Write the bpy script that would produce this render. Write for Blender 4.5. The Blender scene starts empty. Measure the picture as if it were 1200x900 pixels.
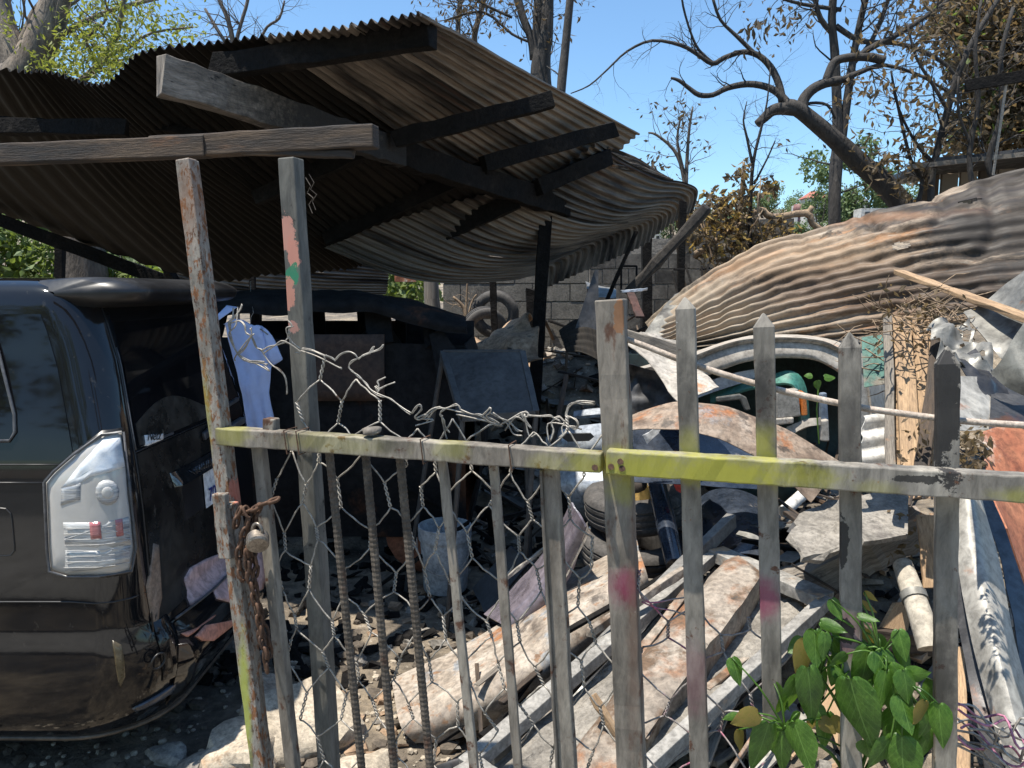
import bpy, bmesh, math, random
from math import radians, sin, cos, pi, sqrt
from mathutils import Vector, Matrix, noise as mnoise

# ------------------------------------------------------------------ camera, world, sun, exposure
scene = bpy.context.scene
COL = scene.collection
EYE, PITCH, FOC = Vector((0.0, 0.0, 1.85)), radians(7.0), 900.0
cam_data = bpy.data.cameras.new("camera")
cam_data.sensor_width = 36.0
cam_data.lens = 27.0
cam_data.clip_start, cam_data.clip_end = 0.05, 3000.0
cam = bpy.data.objects.new("camera", cam_data)
COL.objects.link(cam)
cam.location = EYE
cam.rotation_euler = (radians(90) - PITCH, 0, 0)
scene.camera = cam

SUN_EL = radians(73.0)
SUN_DIR = Vector((-0.86 * cos(SUN_EL), -0.40 * cos(SUN_EL), sin(SUN_EL))).normalized()   # towards the sun
world = bpy.data.worlds.new("World")
scene.world = world
world.use_nodes = True
wn = world.node_tree
wn.nodes.clear()
sky = wn.nodes.new("ShaderNodeTexSky")
sky.sky_type = 'NISHITA'
sky.sun_disc = False
sky.sun_elevation = SUN_EL
sky.sun_rotation = math.atan2(SUN_DIR.x, SUN_DIR.y)
sky.air_density, sky.dust_density, sky.ozone_density = 1.0, 0.7, 1.8
bg = wn.nodes.new("ShaderNodeBackground")
bg.inputs[1].default_value = 0.12
wo = wn.nodes.new("ShaderNodeOutputWorld")
tint = wn.nodes.new("ShaderNodeMix")
tint.data_type, tint.blend_type = 'RGBA', 'MULTIPLY'
tint.inputs[0].default_value = 1.0
tint.inputs[7].default_value = (0.74, 0.92, 1.0, 1)          # the clear, strongly blue sky of the photograph, the same in every direction
wn.links.new(sky.outputs[0], tint.inputs[6])
wn.links.new(tint.outputs[2], bg.inputs[0])
wn.links.new(bg.outputs[0], wo.inputs[0])
sun_data = bpy.data.lights.new("sun", 'SUN')
sun_data.energy = 4.8
sun_data.angle = radians(0.5)
sun_data.color = (1.0, 0.94, 0.84)
sun = bpy.data.objects.new("sun", sun_data)
COL.objects.link(sun)
sun.rotation_euler = SUN_DIR.to_track_quat('Z', 'Y').to_euler()
scene.view_settings.view_transform = 'Standard'
scene.view_settings.look = 'None'
scene.view_settings.exposure = 0.86
scene.view_settings.gamma = 1.0
scene.cycles.max_bounces = 8

RNG = random.Random(11)
rnd = RNG.uniform
Z = Vector((0, 0, 1))

# ------------------------------------------------------------------ measuring aids (reference pixels 1200x900 -> metres)
_c, _s = cos(PITCH), sin(PITCH)


def ray(px, py):
    u, v = (px - 600) / FOC, (450 - py) / FOC
    return Vector((u, _c + v * _s, v * _c - _s))


def P(px, py, d):
    r = ray(px, py)
    return EYE + r * (d / r.y)


def G(px, py, z=0.0):
    r = ray(px, py)
    return EYE + r * ((z - EYE.z) / r.z)


FA, FB = Vector((-0.68, 1.82, 0)), Vector((0.90, 1.33, 0))      # fence line on the ground
FT = (FB - FA).normalized()
FN = Vector((-FT.y, FT.x, 0))                                    # away from the street


def W(px, py, off=0.0):
    r = ray(px, py)
    return EYE + r * (((FA + FN * off - EYE).dot(FN)) / r.dot(FN))


def pxm(d):
    return d / FOC


# ------------------------------------------------------------------ materials
MATS = {}


def _noise(nt, vec, scale, detail=6, rough=0.6, dist=0.0, stretch=None):
    L = nt.links.new
    if stretch:
        mp = nt.nodes.new("ShaderNodeMapping")
        mp.inputs['Scale'].default_value = stretch
        L(vec, mp.inputs['Vector'])
        vec = mp.outputs[0]
    n = nt.nodes.new("ShaderNodeTexNoise")
    n.inputs['Scale'].default_value = scale
    n.inputs['Detail'].default_value = detail
    n.inputs['Roughness'].default_value = rough
    n.inputs['Distortion'].default_value = dist
    L(vec, n.inputs['Vector'])
    return n.outputs[0]


def _range(nt, val, lo, hi, a=0.0, b=1.0):
    m = nt.nodes.new("ShaderNodeMapRange")
    m.interpolation_type = 'SMOOTHSTEP'
    nt.links.new(val, m.inputs[0])
    for i, x in ((1, lo), (2, hi), (3, a), (4, b)):
        m.inputs[i].default_value = x
    return m.outputs[0]


def _math(nt, op, a, b):
    m = nt.nodes.new("ShaderNodeMath")
    m.operation = op
    for i, x in enumerate((a, b)):
        if isinstance(x, (int, float)):
            m.inputs[i].default_value = x
        else:
            nt.links.new(x, m.inputs[i])
    return m.outputs[0]


def M(name, cols, scale=6, detail=8, stretch=None, rough=(0.6, 0.85), metal=0.0, bump=0.3, bscale=30,
      layers=(), blobs=(), uv=False, spec=0.5, coat=0.0, dist=0.3, bdist=0.01, alpha=None, sss=None, bstretch=None, grain=0.45, gscale=6.0):
    """base colour from a noise ramp COLS; LAYERS = (rgb, scale, lo, hi, stretch, rough) noise-masked coats; BLOBS = (rgb, centre, radii, amount) sprayed marks"""
    if name in MATS:
        return MATS[name]
    m = bpy.data.materials.new(name)
    m.use_nodes = True
    nt = m.node_tree
    nt.nodes.clear()
    L = nt.links.new
    out = nt.nodes.new("ShaderNodeOutputMaterial")
    b = nt.nodes.new("ShaderNodeBsdfPrincipled")
    L(b.outputs[0], out.inputs[0])
    tc = nt.nodes.new("ShaderNodeTexCoord")
    vec = tc.outputs['UV'] if uv else tc.outputs['Object']
    oi = nt.nodes.new("ShaderNodeObjectInfo")
    off = nt.nodes.new("ShaderNodeVectorMath")
    off.operation = 'ADD'
    sc = nt.nodes.new("ShaderNodeVectorMath")
    sc.operation = 'SCALE'
    sc.inputs[0].default_value = (17.3, 9.1, 5.7)
    L(oi.outputs['Random'], sc.inputs['Scale'])
    L(vec, off.inputs[0])
    L(sc.outputs[0], off.inputs[1])
    vec = off.outputs[0]
    n1 = _noise(nt, vec, scale, detail, 0.62, dist, stretch)
    ramp = nt.nodes.new("ShaderNodeValToRGB")
    e = ramp.color_ramp.elements
    while len(e) < len(cols):
        e.new(0.5)
    for i, (p, c) in enumerate(cols):
        e[i].position = p
        e[i].color = (*c, 1)
    L(n1, ramp.inputs[0])
    col = ramp.outputs[0]
    rg = _range(nt, n1, 0.3, 0.7, rough[0], rough[1])

    def mix(col, rgb, mask):
        mx = nt.nodes.new("ShaderNodeMix")
        mx.data_type = 'RGBA'
        L(mask, mx.inputs[0])
        L(col, mx.inputs[6])
        mx.inputs[7].default_value = (*rgb, 1)
        return mx.outputs[2]
    for ly in layers:
        rgb, s, lo, hi = ly[:4]
        st = ly[4] if len(ly) > 4 else None
        rr = ly[5] if len(ly) > 5 else None
        mask = _range(nt, _noise(nt, vec, s, 8, 0.65, 0.2, st), lo, hi)
        col = mix(col, rgb, mask)
        if rr is not None:
            mr = nt.nodes.new("ShaderNodeMix")
            L(mask, mr.inputs[0])
            L(rg, mr.inputs[2])
            mr.inputs[3].default_value = rr
            rg = mr.outputs[0]
    if grain:
        gm = nt.nodes.new("ShaderNodeMix")
        gm.data_type = 'RGBA'
        gm.blend_type = 'MULTIPLY'
        gm.inputs[0].default_value = 1.0
        gv = _range(nt, _noise(nt, vec, scale * gscale, 7, 0.7, 0.4, stretch), 0.28, 0.68, 1 - grain * 1.1, 1 + grain * .25)
        L(col, gm.inputs[6])
        L(gv, gm.inputs[7])
        col = gm.outputs[2]
    if blobs:
        geo = nt.nodes.new("ShaderNodeNewGeometry")
        wn_ = _noise(nt, geo.outputs['Position'], 26, 8, 0.72)
        for rgb, ctr, rad, amt, *hard in blobs:
            sb = nt.nodes.new("ShaderNodeVectorMath")
            sb.operation = 'SUBTRACT'
            L(geo.outputs['Position'], sb.inputs[0])
            sb.inputs[1].default_value = ctr
            dv = nt.nodes.new("ShaderNodeVectorMath")
            dv.operation = 'DIVIDE'
            L(sb.outputs[0], dv.inputs[0])
            dv.inputs[1].default_value = rad
            ln = nt.nodes.new("ShaderNodeVectorMath")
            ln.operation = 'LENGTH'
            L(dv.outputs[0], ln.inputs[0])
            dd = _math(nt, 'ADD', ln.outputs['Value'], _math(nt, 'MULTIPLY', _math(nt, 'SUBTRACT', wn_, 0.5), 3.2 if hard else 1.5))
            col = mix(col, rgb, _range(nt, dd, 1.0 if hard else 1.15, 0.93 if hard else 0.25, 0.0, amt))
    L(col, b.inputs['Base Color'])
    L(rg, b.inputs['Roughness'])
    b.inputs['Metallic'].default_value = metal
    b.inputs['Specular IOR Level'].default_value = spec
    b.inputs['Coat Weight'].default_value = coat
    b.inputs['Coat Roughness'].default_value = 0.05
    if bump:
        bp = nt.nodes.new("ShaderNodeBump")
        bp.inputs['Strength'].default_value = bump
        bp.inputs['Distance'].default_value = bdist
        L(_noise(nt, vec, bscale, 8, 0.65, 0.2, bstretch or stretch), bp.inputs['Height'])
        L(bp.outputs[0], b.inputs['Normal'])
    if sss:
        tr = nt.nodes.new("ShaderNodeBsdfTranslucent")
        tr.inputs[0].default_value = (*sss, 1)
        mxs = nt.nodes.new("ShaderNodeMixShader")
        mxs.inputs[0].default_value = 0.4
        L(b.outputs[0], mxs.inputs[1])
        L(tr.outputs[0], mxs.inputs[2])
        L(mxs.outputs[0], out.inputs[0])
    MATS[name] = m
    return m


def hexc(r, g, b):
    f = lambda x: (x / 255 / 12.92) if x < 10.3 else ((x / 255 + 0.055) / 1.055) ** 2.4
    return (f(r), f(g), f(b))


SOOT = (0.012, 0.011, 0.011)
RUST = (0.22, 0.085, 0.035)
RUSTD = (0.09, 0.04, 0.022)
ASH = (0.42, 0.38, 0.33)

YEL = (0.27, 0.26, 0.03)
MAG = (0.20, 0.03, 0.07)
_sp = lambda px, py, rx, rz, rgb, amt: (rgb, tuple(W(px, py)), (rx, 0.3, rz), amt)
fence_paint = M("fence_paint", [(0.30, (0.085, 0.075, 0.062)), (0.5, (0.225, 0.205, 0.175)), (0.7, (0.37, 0.34, 0.29))], scale=7, stretch=(1, 1, .28), rough=(.55, .8), bump=.35, bscale=60, bdist=.003,
                layers=[(RUSTD, 26, .60, .68, None, .9), (RUST, 44, .66, .72, None, .95), ((0.02, 0.018, 0.017), 7, .60, .72, (1, 1, .3), .8), ((0.45, 0.43, 0.40), 60, .70, .74)],
                blobs=[_sp(735, 545, .10, .055, YEL, .9), _sp(830, 550, .19, .045, YEL, .98), _sp(895, 522, .03, .05, YEL, .7), _sp(810, 520, .025, .04, YEL, .5), _sp(935, 556, .08, .035, YEL, .5),
                       _sp(1190, 578, .07, .02, YEL, .5), _sp(1015, 568, .05, .02, YEL, .3),
                       _sp(897, 705, .04, .055, MAG, .8), _sp(995, 750, .03, .06, MAG, .5), _sp(815, 800, .05, .10, MAG, .25), _sp(700, 860, .04, .05, MAG, .25),
                       (SOOT, tuple(W(1110, 480)), (.035, .3, .12), .95, 1), (SOOT, tuple(W(897, 465)), (.03, .3, .09), .85), (SOOT, tuple(W(803, 470)), (.03, .3, .09), .6), (SOOT, tuple(W(990, 640)), (.012, .3, .06), .95, 1), (SOOT, tuple(W(996, 745)), (.016, .3, .025), .95, 1), (SOOT, tuple(W(1000, 500)), (.03, .3, .08), .6), (SOOT, tuple(W(1108, 800)), (.035, .3, .15), .7), (SOOT, tuple(W(1060, 556)), (.035, .3, .008), .9, 1)])
gate_paint = M("gate_paint", [(0.30, (0.075, 0.063, 0.05)), (0.5, (0.195, 0.17, 0.14)), (0.7, (0.32, 0.29, 0.24))], scale=8, stretch=(1, 1, .28), rough=(.6, .85), bump=.4, bscale=70, bdist=.003,
               layers=[(RUSTD, 22, .56, .66, None, .9), (SOOT, 6, .60, .74, (1, 1, .3))],
               blobs=[_sp(400, 518, .18, .03, YEL, .28), _sp(275, 505, .06, .05, YEL, .5), _sp(530, 524, .05, .03, YEL, .38), _sp(690, 545, .07, .04, YEL, .7), _sp(640, 540, .05, .03, YEL, .3), (SOOT, tuple(W(460, 520)), (.04, .3, .03), .6)])
post_rust = M("post_rust", [(0.3, (0.13, 0.115, 0.095)), (0.55, (0.27, 0.245, 0.21)), (0.75, (0.40, 0.37, 0.33))], scale=12, stretch=(1, 1, .4), bump=.4, bscale=80, bdist=.003,
              layers=[((0.20, 0.085, 0.035), 70, .50, .60, (1, 1, .5), .95), (RUSTD, 110, .55, .63, (1, 1, .5), .95), ((0.10, 0.09, 0.075), 9, .56, .68, (1, 1, .3))],
              blobs=[(YEL, tuple(W(245, 500)), (.018, .3, .16), .5), ((0.20, 0.085, 0.035), tuple(W(225, 235)), (.04, .3, .13), .45), ((0.30, 0.33, 0.06), tuple(W(290, 820)), (.018, .3, .22), .85), ((0.45, 0.16, 0.11), tuple(W(280, 572)), (.018, .3, .04), .9, 1), ((0.10, 0.075, 0.05), tuple(W(315, 780)), (.035, .3, .25), .85)])
post_wood = M("post_paint_peeling", [(0.3, (0.055, 0.055, 0.05)), (0.5, (0.12, 0.115, 0.10)), (0.7, (0.19, 0.175, 0.15))], scale=8, stretch=(1, 1, .25), bump=.3, bscale=60, bdist=.003,
              layers=[((0.02, 0.018, 0.016), 14, .60, .68)],
              blobs=[((0.45, 0.22, 0.17), tuple(W(338, 275, .1)), (.02, .4, .05), .95, 1), ((0.45, 0.20, 0.15), tuple(W(346, 300, .1)), (.016, .4, .035), .95, 1), ((0.02, 0.17, 0.09), tuple(W(345, 322, .1)), (.02, .4, .022), .95, 1), ((0.42, 0.19, 0.14), tuple(W(340, 345, .1)), (.018, .4, .04), .95, 1), ((0.4, 0.2, 0.16), tuple(W(345, 383, .1)), (.02, .4, .018), .8, 1)])
galv = M("galvanised_wire", [(0.3, (0.20, 0.18, 0.155)), (0.6, (0.43, 0.395, 0.345))], scale=40, rough=(.4, .65), metal=.35, bump=.2, bscale=200, bdist=.001, layers=[((0.10, 0.06, 0.04), 14, .62, .72), (MAG, 3.1, .72, .76)])
chain_mat = M("rusty_chain", [(0.3, (0.045, 0.026, 0.018)), (0.7, (0.16, 0.085, 0.05))], scale=30, rough=(.55, .85), metal=.4, bump=.5, bscale=160, bdist=.002)
lock_mat = M("lock_steel", [(0.3, (0.16, 0.14, 0.12)), (0.7, (0.34, 0.29, 0.24))], scale=30, rough=(.3, .5), metal=.7, bump=.2, bscale=120, bdist=.001)
rebar_mat = M("rebar", [(0.3, (0.045, 0.036, 0.028)), (0.7, (0.15, 0.125, 0.10))], scale=20, rough=(.65, .9), metal=.2, bump=.5, bscale=120, bdist=.003, layers=[(RUSTD, 9, .55, .7)])

char_wood = M("charred_wood", [(0.3, (0.006, 0.006, 0.006)), (0.6, (0.018, 0.016, 0.015)), (0.8, (0.045, 0.038, 0.032))], scale=5, rough=(.75, .98), bump=.9, bscale=45, bdist=.012, spec=.12)
beam_wood = M("scorched_timber", [(0.34, (0.014, 0.010, 0.008)), (0.52, (0.06, 0.041, 0.028)), (0.76, (0.16, 0.11, 0.072))], scale=4.0, uv=True, stretch=(.8, 9, 1), rough=(.7, .9), bump=.6, bscale=30, bdist=.006, layers=[((0.24, 0.11, 0.045), 2.2, .60, .72, (.8, 5, 1)), (SOOT, 2.6, .52, .66, (1, 3, 1))])
grey_wood = M("weathered_timber", [(0.3, (0.10, 0.085, 0.07)), (0.55, (0.23, 0.20, 0.165)), (0.8, (0.35, 0.31, 0.255))], scale=6, uv=True, stretch=(.8, 9, 1), rough=(.75, .95), bump=.6, bscale=40, bdist=.005, layers=[((0.42, 0.20, 0.08), 4, .62, .72), ((0.05, 0.045, 0.04), 5, .62, .72)])
tan_wood = M("tan_timber", [(0.3, (0.22, 0.135, 0.07)), (0.55, (0.37, 0.245, 0.14)), (0.8, (0.47, 0.34, 0.215))], scale=5, uv=True, stretch=(.8, 9, 1), rough=(.65, .9), bump=.35, bscale=50, bdist=.003, layers=[((0.11, 0.08, 0.05), 7, .64, .72)])
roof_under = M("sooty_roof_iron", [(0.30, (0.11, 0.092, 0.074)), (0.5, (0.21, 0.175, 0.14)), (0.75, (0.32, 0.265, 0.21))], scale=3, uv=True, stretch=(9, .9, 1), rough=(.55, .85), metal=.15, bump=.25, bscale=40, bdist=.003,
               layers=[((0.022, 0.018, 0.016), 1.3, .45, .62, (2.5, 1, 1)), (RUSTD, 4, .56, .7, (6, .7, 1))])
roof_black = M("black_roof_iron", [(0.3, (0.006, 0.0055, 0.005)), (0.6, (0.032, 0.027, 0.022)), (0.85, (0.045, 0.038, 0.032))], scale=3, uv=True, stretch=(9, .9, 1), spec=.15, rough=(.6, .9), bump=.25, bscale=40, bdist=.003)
burnt_iron = M("burnt_roof_iron", [(0.30, (0.035, 0.026, 0.02)), (0.43, (0.12, 0.085, 0.058)), (0.56, (0.27, 0.21, 0.155)), (0.75, (0.44, 0.40, 0.335))], scale=5, uv=True, stretch=(3.5, 1.4, 1), rough=(.55, .85), metal=.1, bump=.3, bscale=30, bdist=.004,
               layers=[((0.23, 0.115, 0.05), 4.2, .52, .62, (2.6, 1, 1)), ((0.20, 0.21, 0.22), 5, .62, .70, (4, 1.2, 1)), ((0.022, 0.018, 0.015), 3.1, .47, .57, (2.4, 1.2, 1)), ((0.030, 0.022, 0.016), 1.9, .50, .58, (1.2, 1.4, 1)), (SOOT, 7, .60, .66, (1.4, 1.4, 1))],
               blobs=[((0.42, 0.345, 0.26), tuple(P(835, 370, 5.2)), (.7, 2, .30), .6), ((0.37, 0.26, 0.165), tuple(P(930, 300, 5.2)), (.8, 2, .22), .5), ((0.27, 0.14, 0.07), tuple(P(1010, 258, 5.4)), (.6, 2, .05), .5), ((0.17, 0.10, 0.055), tuple(P(1010, 340, 4.9)), (.8, 2, .25), .55), ((0.030, 0.022, 0.017), tuple(P(1090, 335, 4.7)), (1.0, 2, .20), .6), ((0.018, 0.015, 0.013), tuple(P(1125, 265, 4.8)), (.25, 2, .12), .8), ((0.015, 0.013, 0.012), tuple(P(1092, 246, 5.0)), (.12, 2, .05), .8)])
rust_sheet = M("rusty_panel", [(0.28, (0.13, 0.105, 0.085)), (0.5, (0.33, 0.275, 0.22)), (0.75, (0.46, 0.41, 0.35))], scale=6, dist=1.0, rough=(.6, .85), bump=.35, bscale=45, bdist=.004,
               layers=[((0.29, 0.125, 0.05), 5, .56, .68), ((0.10, 0.08, 0.065), 9, .56, .68), ((0.24, 0.25, 0.26), 4.2, .55, .64), ((0.24, 0.14, 0.08), 13, .58, .66), (SOOT, 16, .66, .74)])
rust_red = M("red_rust", [(0.3, (0.26, 0.075, 0.035)), (0.7, (0.46, 0.19, 0.10))], scale=7, rough=(.7, .9), bump=.3, bscale=50, bdist=.003, layers=[((0.62, 0.56, 0.46), 2.2, .60, .68), ((0.16, 0.05, 0.03), 9, .6, .72)])
pale_sheet = M("pale_sheet_metal", [(0.3, (0.27, 0.255, 0.225)), (0.6, (0.42, 0.40, 0.36)), (0.8, (0.50, 0.475, 0.43))], scale=4, rough=(.4, .65), metal=.2, bump=.2, bscale=25, bdist=.004, layers=[((0.36, 0.15, 0.07), 3.4, .60, .70), ((0.20, 0.19, 0.18), 6, .64, .72)])
grey_sheet = M("grey_sheet_metal", [(0.3, (0.12, 0.117, 0.105)), (0.6, (0.22, 0.212, 0.19)), (0.8, (0.31, 0.30, 0.275))], scale=4, rough=(.35, .6), metal=.3, bump=.2, bscale=25, bdist=.004, layers=[((0.06, 0.055, 0.05), 3.6, .58, .7), ((0.30, 0.16, 0.08), 5, .66, .72)])
dark_sheet = M("dark_sheet_metal", [(0.3, (0.02, 0.02, 0.022)), (0.6, (0.055, 0.055, 0.058)), (0.8, (0.13, 0.125, 0.12))], scale=5, rough=(.35, .7), metal=.3, bump=.25, bscale=40, bdist=.004, layers=[(RUSTD, 4, .58, .68)])
blue_black = M("blue_black_panel", [(0.3, (0.012, 0.018, 0.03)), (0.7, (0.05, 0.06, 0.08))], scale=5, rough=(.12, .35), coat=.5, bump=.1, bscale=20, bdist=.004, layers=[((0.22, 0.2, 0.18), 9, .62, .74)])
burnt_white = M("burnt_white_paint", [(0.3, (0.26, 0.225, 0.185)), (0.6, (0.44, 0.40, 0.345)), (0.8, (0.52, 0.48, 0.43))], scale=5, rough=(.6, .85), bump=.25, bscale=60, bdist=.003, layers=[((0.42, 0.22, 0.12), 5, .58, .68), ((0.20, 0.18, 0.16), 9, .62, .70), (SOOT, 3, .70, .74)])
silver = M("silver_car_paint", [(0.3, (0.34, 0.37, 0.41)), (0.7, (0.48, 0.51, 0.55))], scale=5, rough=(.25, .5), metal=.2, bump=.1, bscale=30, bdist=.003, coat=.3, layers=[((0.10, 0.10, 0.10), 8, .64, .74)])
teal_dull = M("dull_teal", [(0.3, (0.03, 0.10, 0.08)), (0.7, (0.09, 0.19, 0.155))], scale=9, rough=(.6, .8), layers=[((0.16, 0.14, 0.11), 7, .52, .66)])
green_paint = M("green_car_paint", [(0.3, (0.03, 0.13, 0.10)), (0.7, (0.08, 0.23, 0.18))], scale=6, rough=(.25, .5), coat=.4, bump=.08, bscale=40, bdist=.003, layers=[((0.30, 0.27, 0.22), 11, .62, .74)])
rubber = M("tyre_rubber", [(0.3, (0.035, 0.033, 0.031)), (0.7, (0.11, 0.10, 0.092))], scale=12, rough=(.7, .9), bump=.3, bscale=60, bdist=.003, layers=[((0.22, 0.20, 0.18), 5, .60, .74)])
concrete = M("concrete", [(0.3, (0.15, 0.135, 0.115)), (0.6, (0.28, 0.255, 0.22)), (0.8, (0.37, 0.34, 0.30))], scale=8, rough=(.85, .95), bump=.8, bscale=30, bdist=.012, layers=[((0.14, 0.125, 0.11), 4, .60, .70), ((0.42, 0.33, 0.24), 3, .62, .72)])
sooty_block = M("sooty_block", [(0.3, (0.055, 0.05, 0.044)), (0.7, (0.15, 0.138, 0.12))], scale=4, rough=(.85, .95), bump=.5, bscale=60, bdist=.006, layers=[((0.03, 0.028, 0.026), 1.3, .48, .66), ((0.22, 0.2, 0.17), 2, .62, .72)])
block_mat = M("concrete_block", [(0.3, (0.10, 0.092, 0.08)), (0.7, (0.20, 0.185, 0.16))], scale=9, rough=(.85, .95), bump=.5, bscale=60, bdist=.006, layers=[((0.07, 0.065, 0.06), 2.2, .56, .70)])
stone_mat = M("limestone", [(0.3, (0.30, 0.25, 0.185)), (0.6, (0.47, 0.40, 0.31)), (0.8, (0.58, 0.50, 0.40))], scale=9, rough=(.85, .95), bump=.7, bscale=22, bdist=.012, layers=[((0.34, 0.22, 0.13), 5, .60, .70), ((0.14, 0.125, 0.11), 14, .62, .70)])
ground_mat = M("burnt_ground", [(0.3, (0.06, 0.049, 0.038)), (0.5, (0.19, 0.155, 0.115)), (0.72, (0.44, 0.35, 0.24))], scale=2.2, rough=(.9, .98), bump=1.0, bscale=28, bdist=.03, layers=[((0.045, 0.040, 0.036), 1.3, .52, .66), ((0.36, 0.31, 0.25), 26, .60, .68)])
pale_bark = M("pale_bark", [(0.3, (0.12, 0.095, 0.075)), (0.6, (0.27, 0.225, 0.18)), (0.8, (0.38, 0.33, 0.275))], scale=4, stretch=(1, 1, .3), rough=(.85, .95), bump=.9, bscale=18, bdist=.03)
bark = M("bark", [(0.3, (0.055, 0.045, 0.036)), (0.6, (0.14, 0.115, 0.095)), (0.8, (0.24, 0.20, 0.165))], scale=5, stretch=(1, 1, .3), rough=(.85, .95), bump=.9, bscale=22, bdist=.03)
burnt_bark = M("burnt_bark", [(0.3, (0.018, 0.016, 0.015)), (0.6, (0.055, 0.048, 0.042)), (0.8, (0.12, 0.10, 0.085))], scale=4, stretch=(1, 1, .3), rough=(.8, .95), bump=.9, bscale=20, bdist=.03, layers=[((0.30, 0.15, 0.07), 1.2, .72, .78)])
twig_mat = M("dry_twig", [(0.3, (0.14, 0.095, 0.06)), (0.7, (0.36, 0.26, 0.17))], scale=9, rough=(.85, .95), bump=.2)
leaf_green = M("vine_leaf", [(0.3, (0.028, 0.085, 0.012)), (0.7, (0.11, 0.225, 0.032))], scale=4, rough=(.3, .45), bump=.25, bscale=50, bdist=.002, sss=(0.13, 0.26, 0.02), layers=[((0.14, 0.26, 0.06), 26, .60, .70)])


def add_veins(m, rgb):
    """paler midrib and side veins on a leaf blade (blade coordinates: x across, y along)"""
    nt = m.node_tree
    L = nt.links.new
    b = next(n for n in nt.nodes if n.type == 'BSDF_PRINCIPLED')
    src = b.inputs['Base Color'].links[0].from_socket
    tc = nt.nodes.new("ShaderNodeTexCoord")
    sx = nt.nodes.new("ShaderNodeSeparateXYZ")
    L(tc.outputs['Object'], sx.inputs[0])
    ax = _math(nt, 'ABSOLUTE', sx.outputs[0], 0)
    mid = _range(nt, ax, .004, .022, .8, 0)
    w = _math(nt, 'SINE', _math(nt, 'MULTIPLY', _math(nt, 'SUBTRACT', sx.outputs[1], _math(nt, 'MULTIPLY', ax, .9)), 42), 0)
    side = _math(nt, 'MULTIPLY', _range(nt, w, .93, 1.0, 0, .45), 1)
    mx = nt.nodes.new("ShaderNodeMix")
    mx.data_type = 'RGBA'
    L(_math(nt, 'MAXIMUM', mid, side), mx.inputs[0])
    L(src, mx.inputs[6])
    mx.inputs[7].default_value = (*rgb, 1)
    L(mx.outputs[2], b.inputs['Base Color'])


add_veins(leaf_green, (0.17, 0.30, 0.07))
leaf_yell = M("yellowing_leaf", [(0.3, (0.16, 0.15, 0.025)), (0.7, (0.30, 0.22, 0.06))], scale=14, rough=(.4, .6), bump=.25, bscale=50, bdist=.002, sss=(0.4, 0.3, 0.05), layers=[((0.28, 0.12, 0.05), 14, .56, .68)])
crown_green = M("tree_leaf", [(0.3, (0.06, 0.095, 0.018)), (0.55, (0.12, 0.165, 0.03)), (0.8, (0.22, 0.24, 0.05))], scale=2.5, rough=(.5, .7), bump=0, sss=(0.22, 0.30, 0.05))
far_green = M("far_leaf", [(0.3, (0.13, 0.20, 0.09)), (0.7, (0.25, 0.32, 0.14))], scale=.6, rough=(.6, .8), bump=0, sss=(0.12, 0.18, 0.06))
brown_leaf = M("scorched_leaf", [(0.3, (0.06, 0.045, 0.03)), (0.55, (0.145, 0.105, 0.06)), (0.8, (0.27, 0.205, 0.115))], scale=5, rough=(.6, .85), bump=0, sss=(0.22, 0.15, 0.065))
dark_leaf = M("scorched_dark_leaf", [(0.3, (0.035, 0.028, 0.02)), (0.7, (0.13, 0.095, 0.055))], scale=3, rough=(.6, .85), bump=0, sss=(0.15, 0.1, 0.04))
yellow_leaf = M("dry_yellow_leaf", [(0.3, (0.28, 0.17, 0.04)), (0.7, (0.46, 0.34, 0.11))], scale=5, rough=(.6, .8), bump=0, sss=(0.45, 0.3, 0.08))
van_paint = M("black_van_paint", [(0.3, (0.006, 0.006, 0.007)), (0.7, (0.010, 0.010, 0.011))], scale=5, rough=(.05, .09), coat=.35, spec=.35, bump=.03, bscale=3, bdist=.02, grain=0, layers=[((0.08, 0.072, 0.06), 34, .60, .90, None, .5), ((0.05, 0.043, 0.036), 3.1, .62, .95, None, .3)])
van_glass = M("dark_glass", [(0.3, (0.004, 0.004, 0.005)), (0.7, (0.008, 0.008, 0.009))], scale=5, rough=(.03, .06), bump=0, spec=.4, grain=0, layers=[((0.04, 0.037, 0.03), 24, .62, .9, None, .4)])
black_plastic = M("black_plastic", [(0.3, (0.008, 0.008, 0.009)), (0.7, (0.02, 0.02, 0.021))], scale=6, rough=(.3, .5), bump=.1, bscale=40, bdist=.002, layers=[((0.12, 0.105, 0.085), 12, .62, .8)])
grey_plastic = M("grey_plastic", [(0.3, (0.05, 0.05, 0.055)), (0.7, (0.11, 0.11, 0.115))], scale=6, rough=(.3, .5), bump=.1, bscale=40, bdist=.002)
chrome = M("chrome", [(0.3, (0.55, 0.57, 0.60)), (0.7, (0.75, 0.77, 0.80))], scale=6, rough=(.08, .2), metal=.95, bump=0)
lens_clear = M("clear_lens", [(0.3, (0.40, 0.385, 0.36)), (0.7, (0.46, 0.445, 0.42))], scale=12, rough=(.1, .2), bump=.06, bscale=30, bdist=.002, coat=.8, grain=0)
lens_ribbed = M("ribbed_lens", [(0.35, (0.26, 0.28, 0.31)), (0.65, (0.58, 0.57, 0.54))], scale=14, stretch=(.3, .3, 8), rough=(.08, .25), bump=.5, bscale=9, bdist=.006, coat=.8)
lens_red = M("red_lens", [(0.3, (0.36, 0.09, 0.10)), (0.7, (0.48, 0.20, 0.20))], scale=14, stretch=(.3, .3, 5), rough=(.1, .2), bump=.3, bscale=16, coat=.8)
lens_orange = M("orange_lens", [(0.3, (0.60, 0.16, 0.03)), (0.7, (0.70, 0.26, 0.07))], scale=14, rough=(.2, .4), bump=.2, bscale=30)
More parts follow.
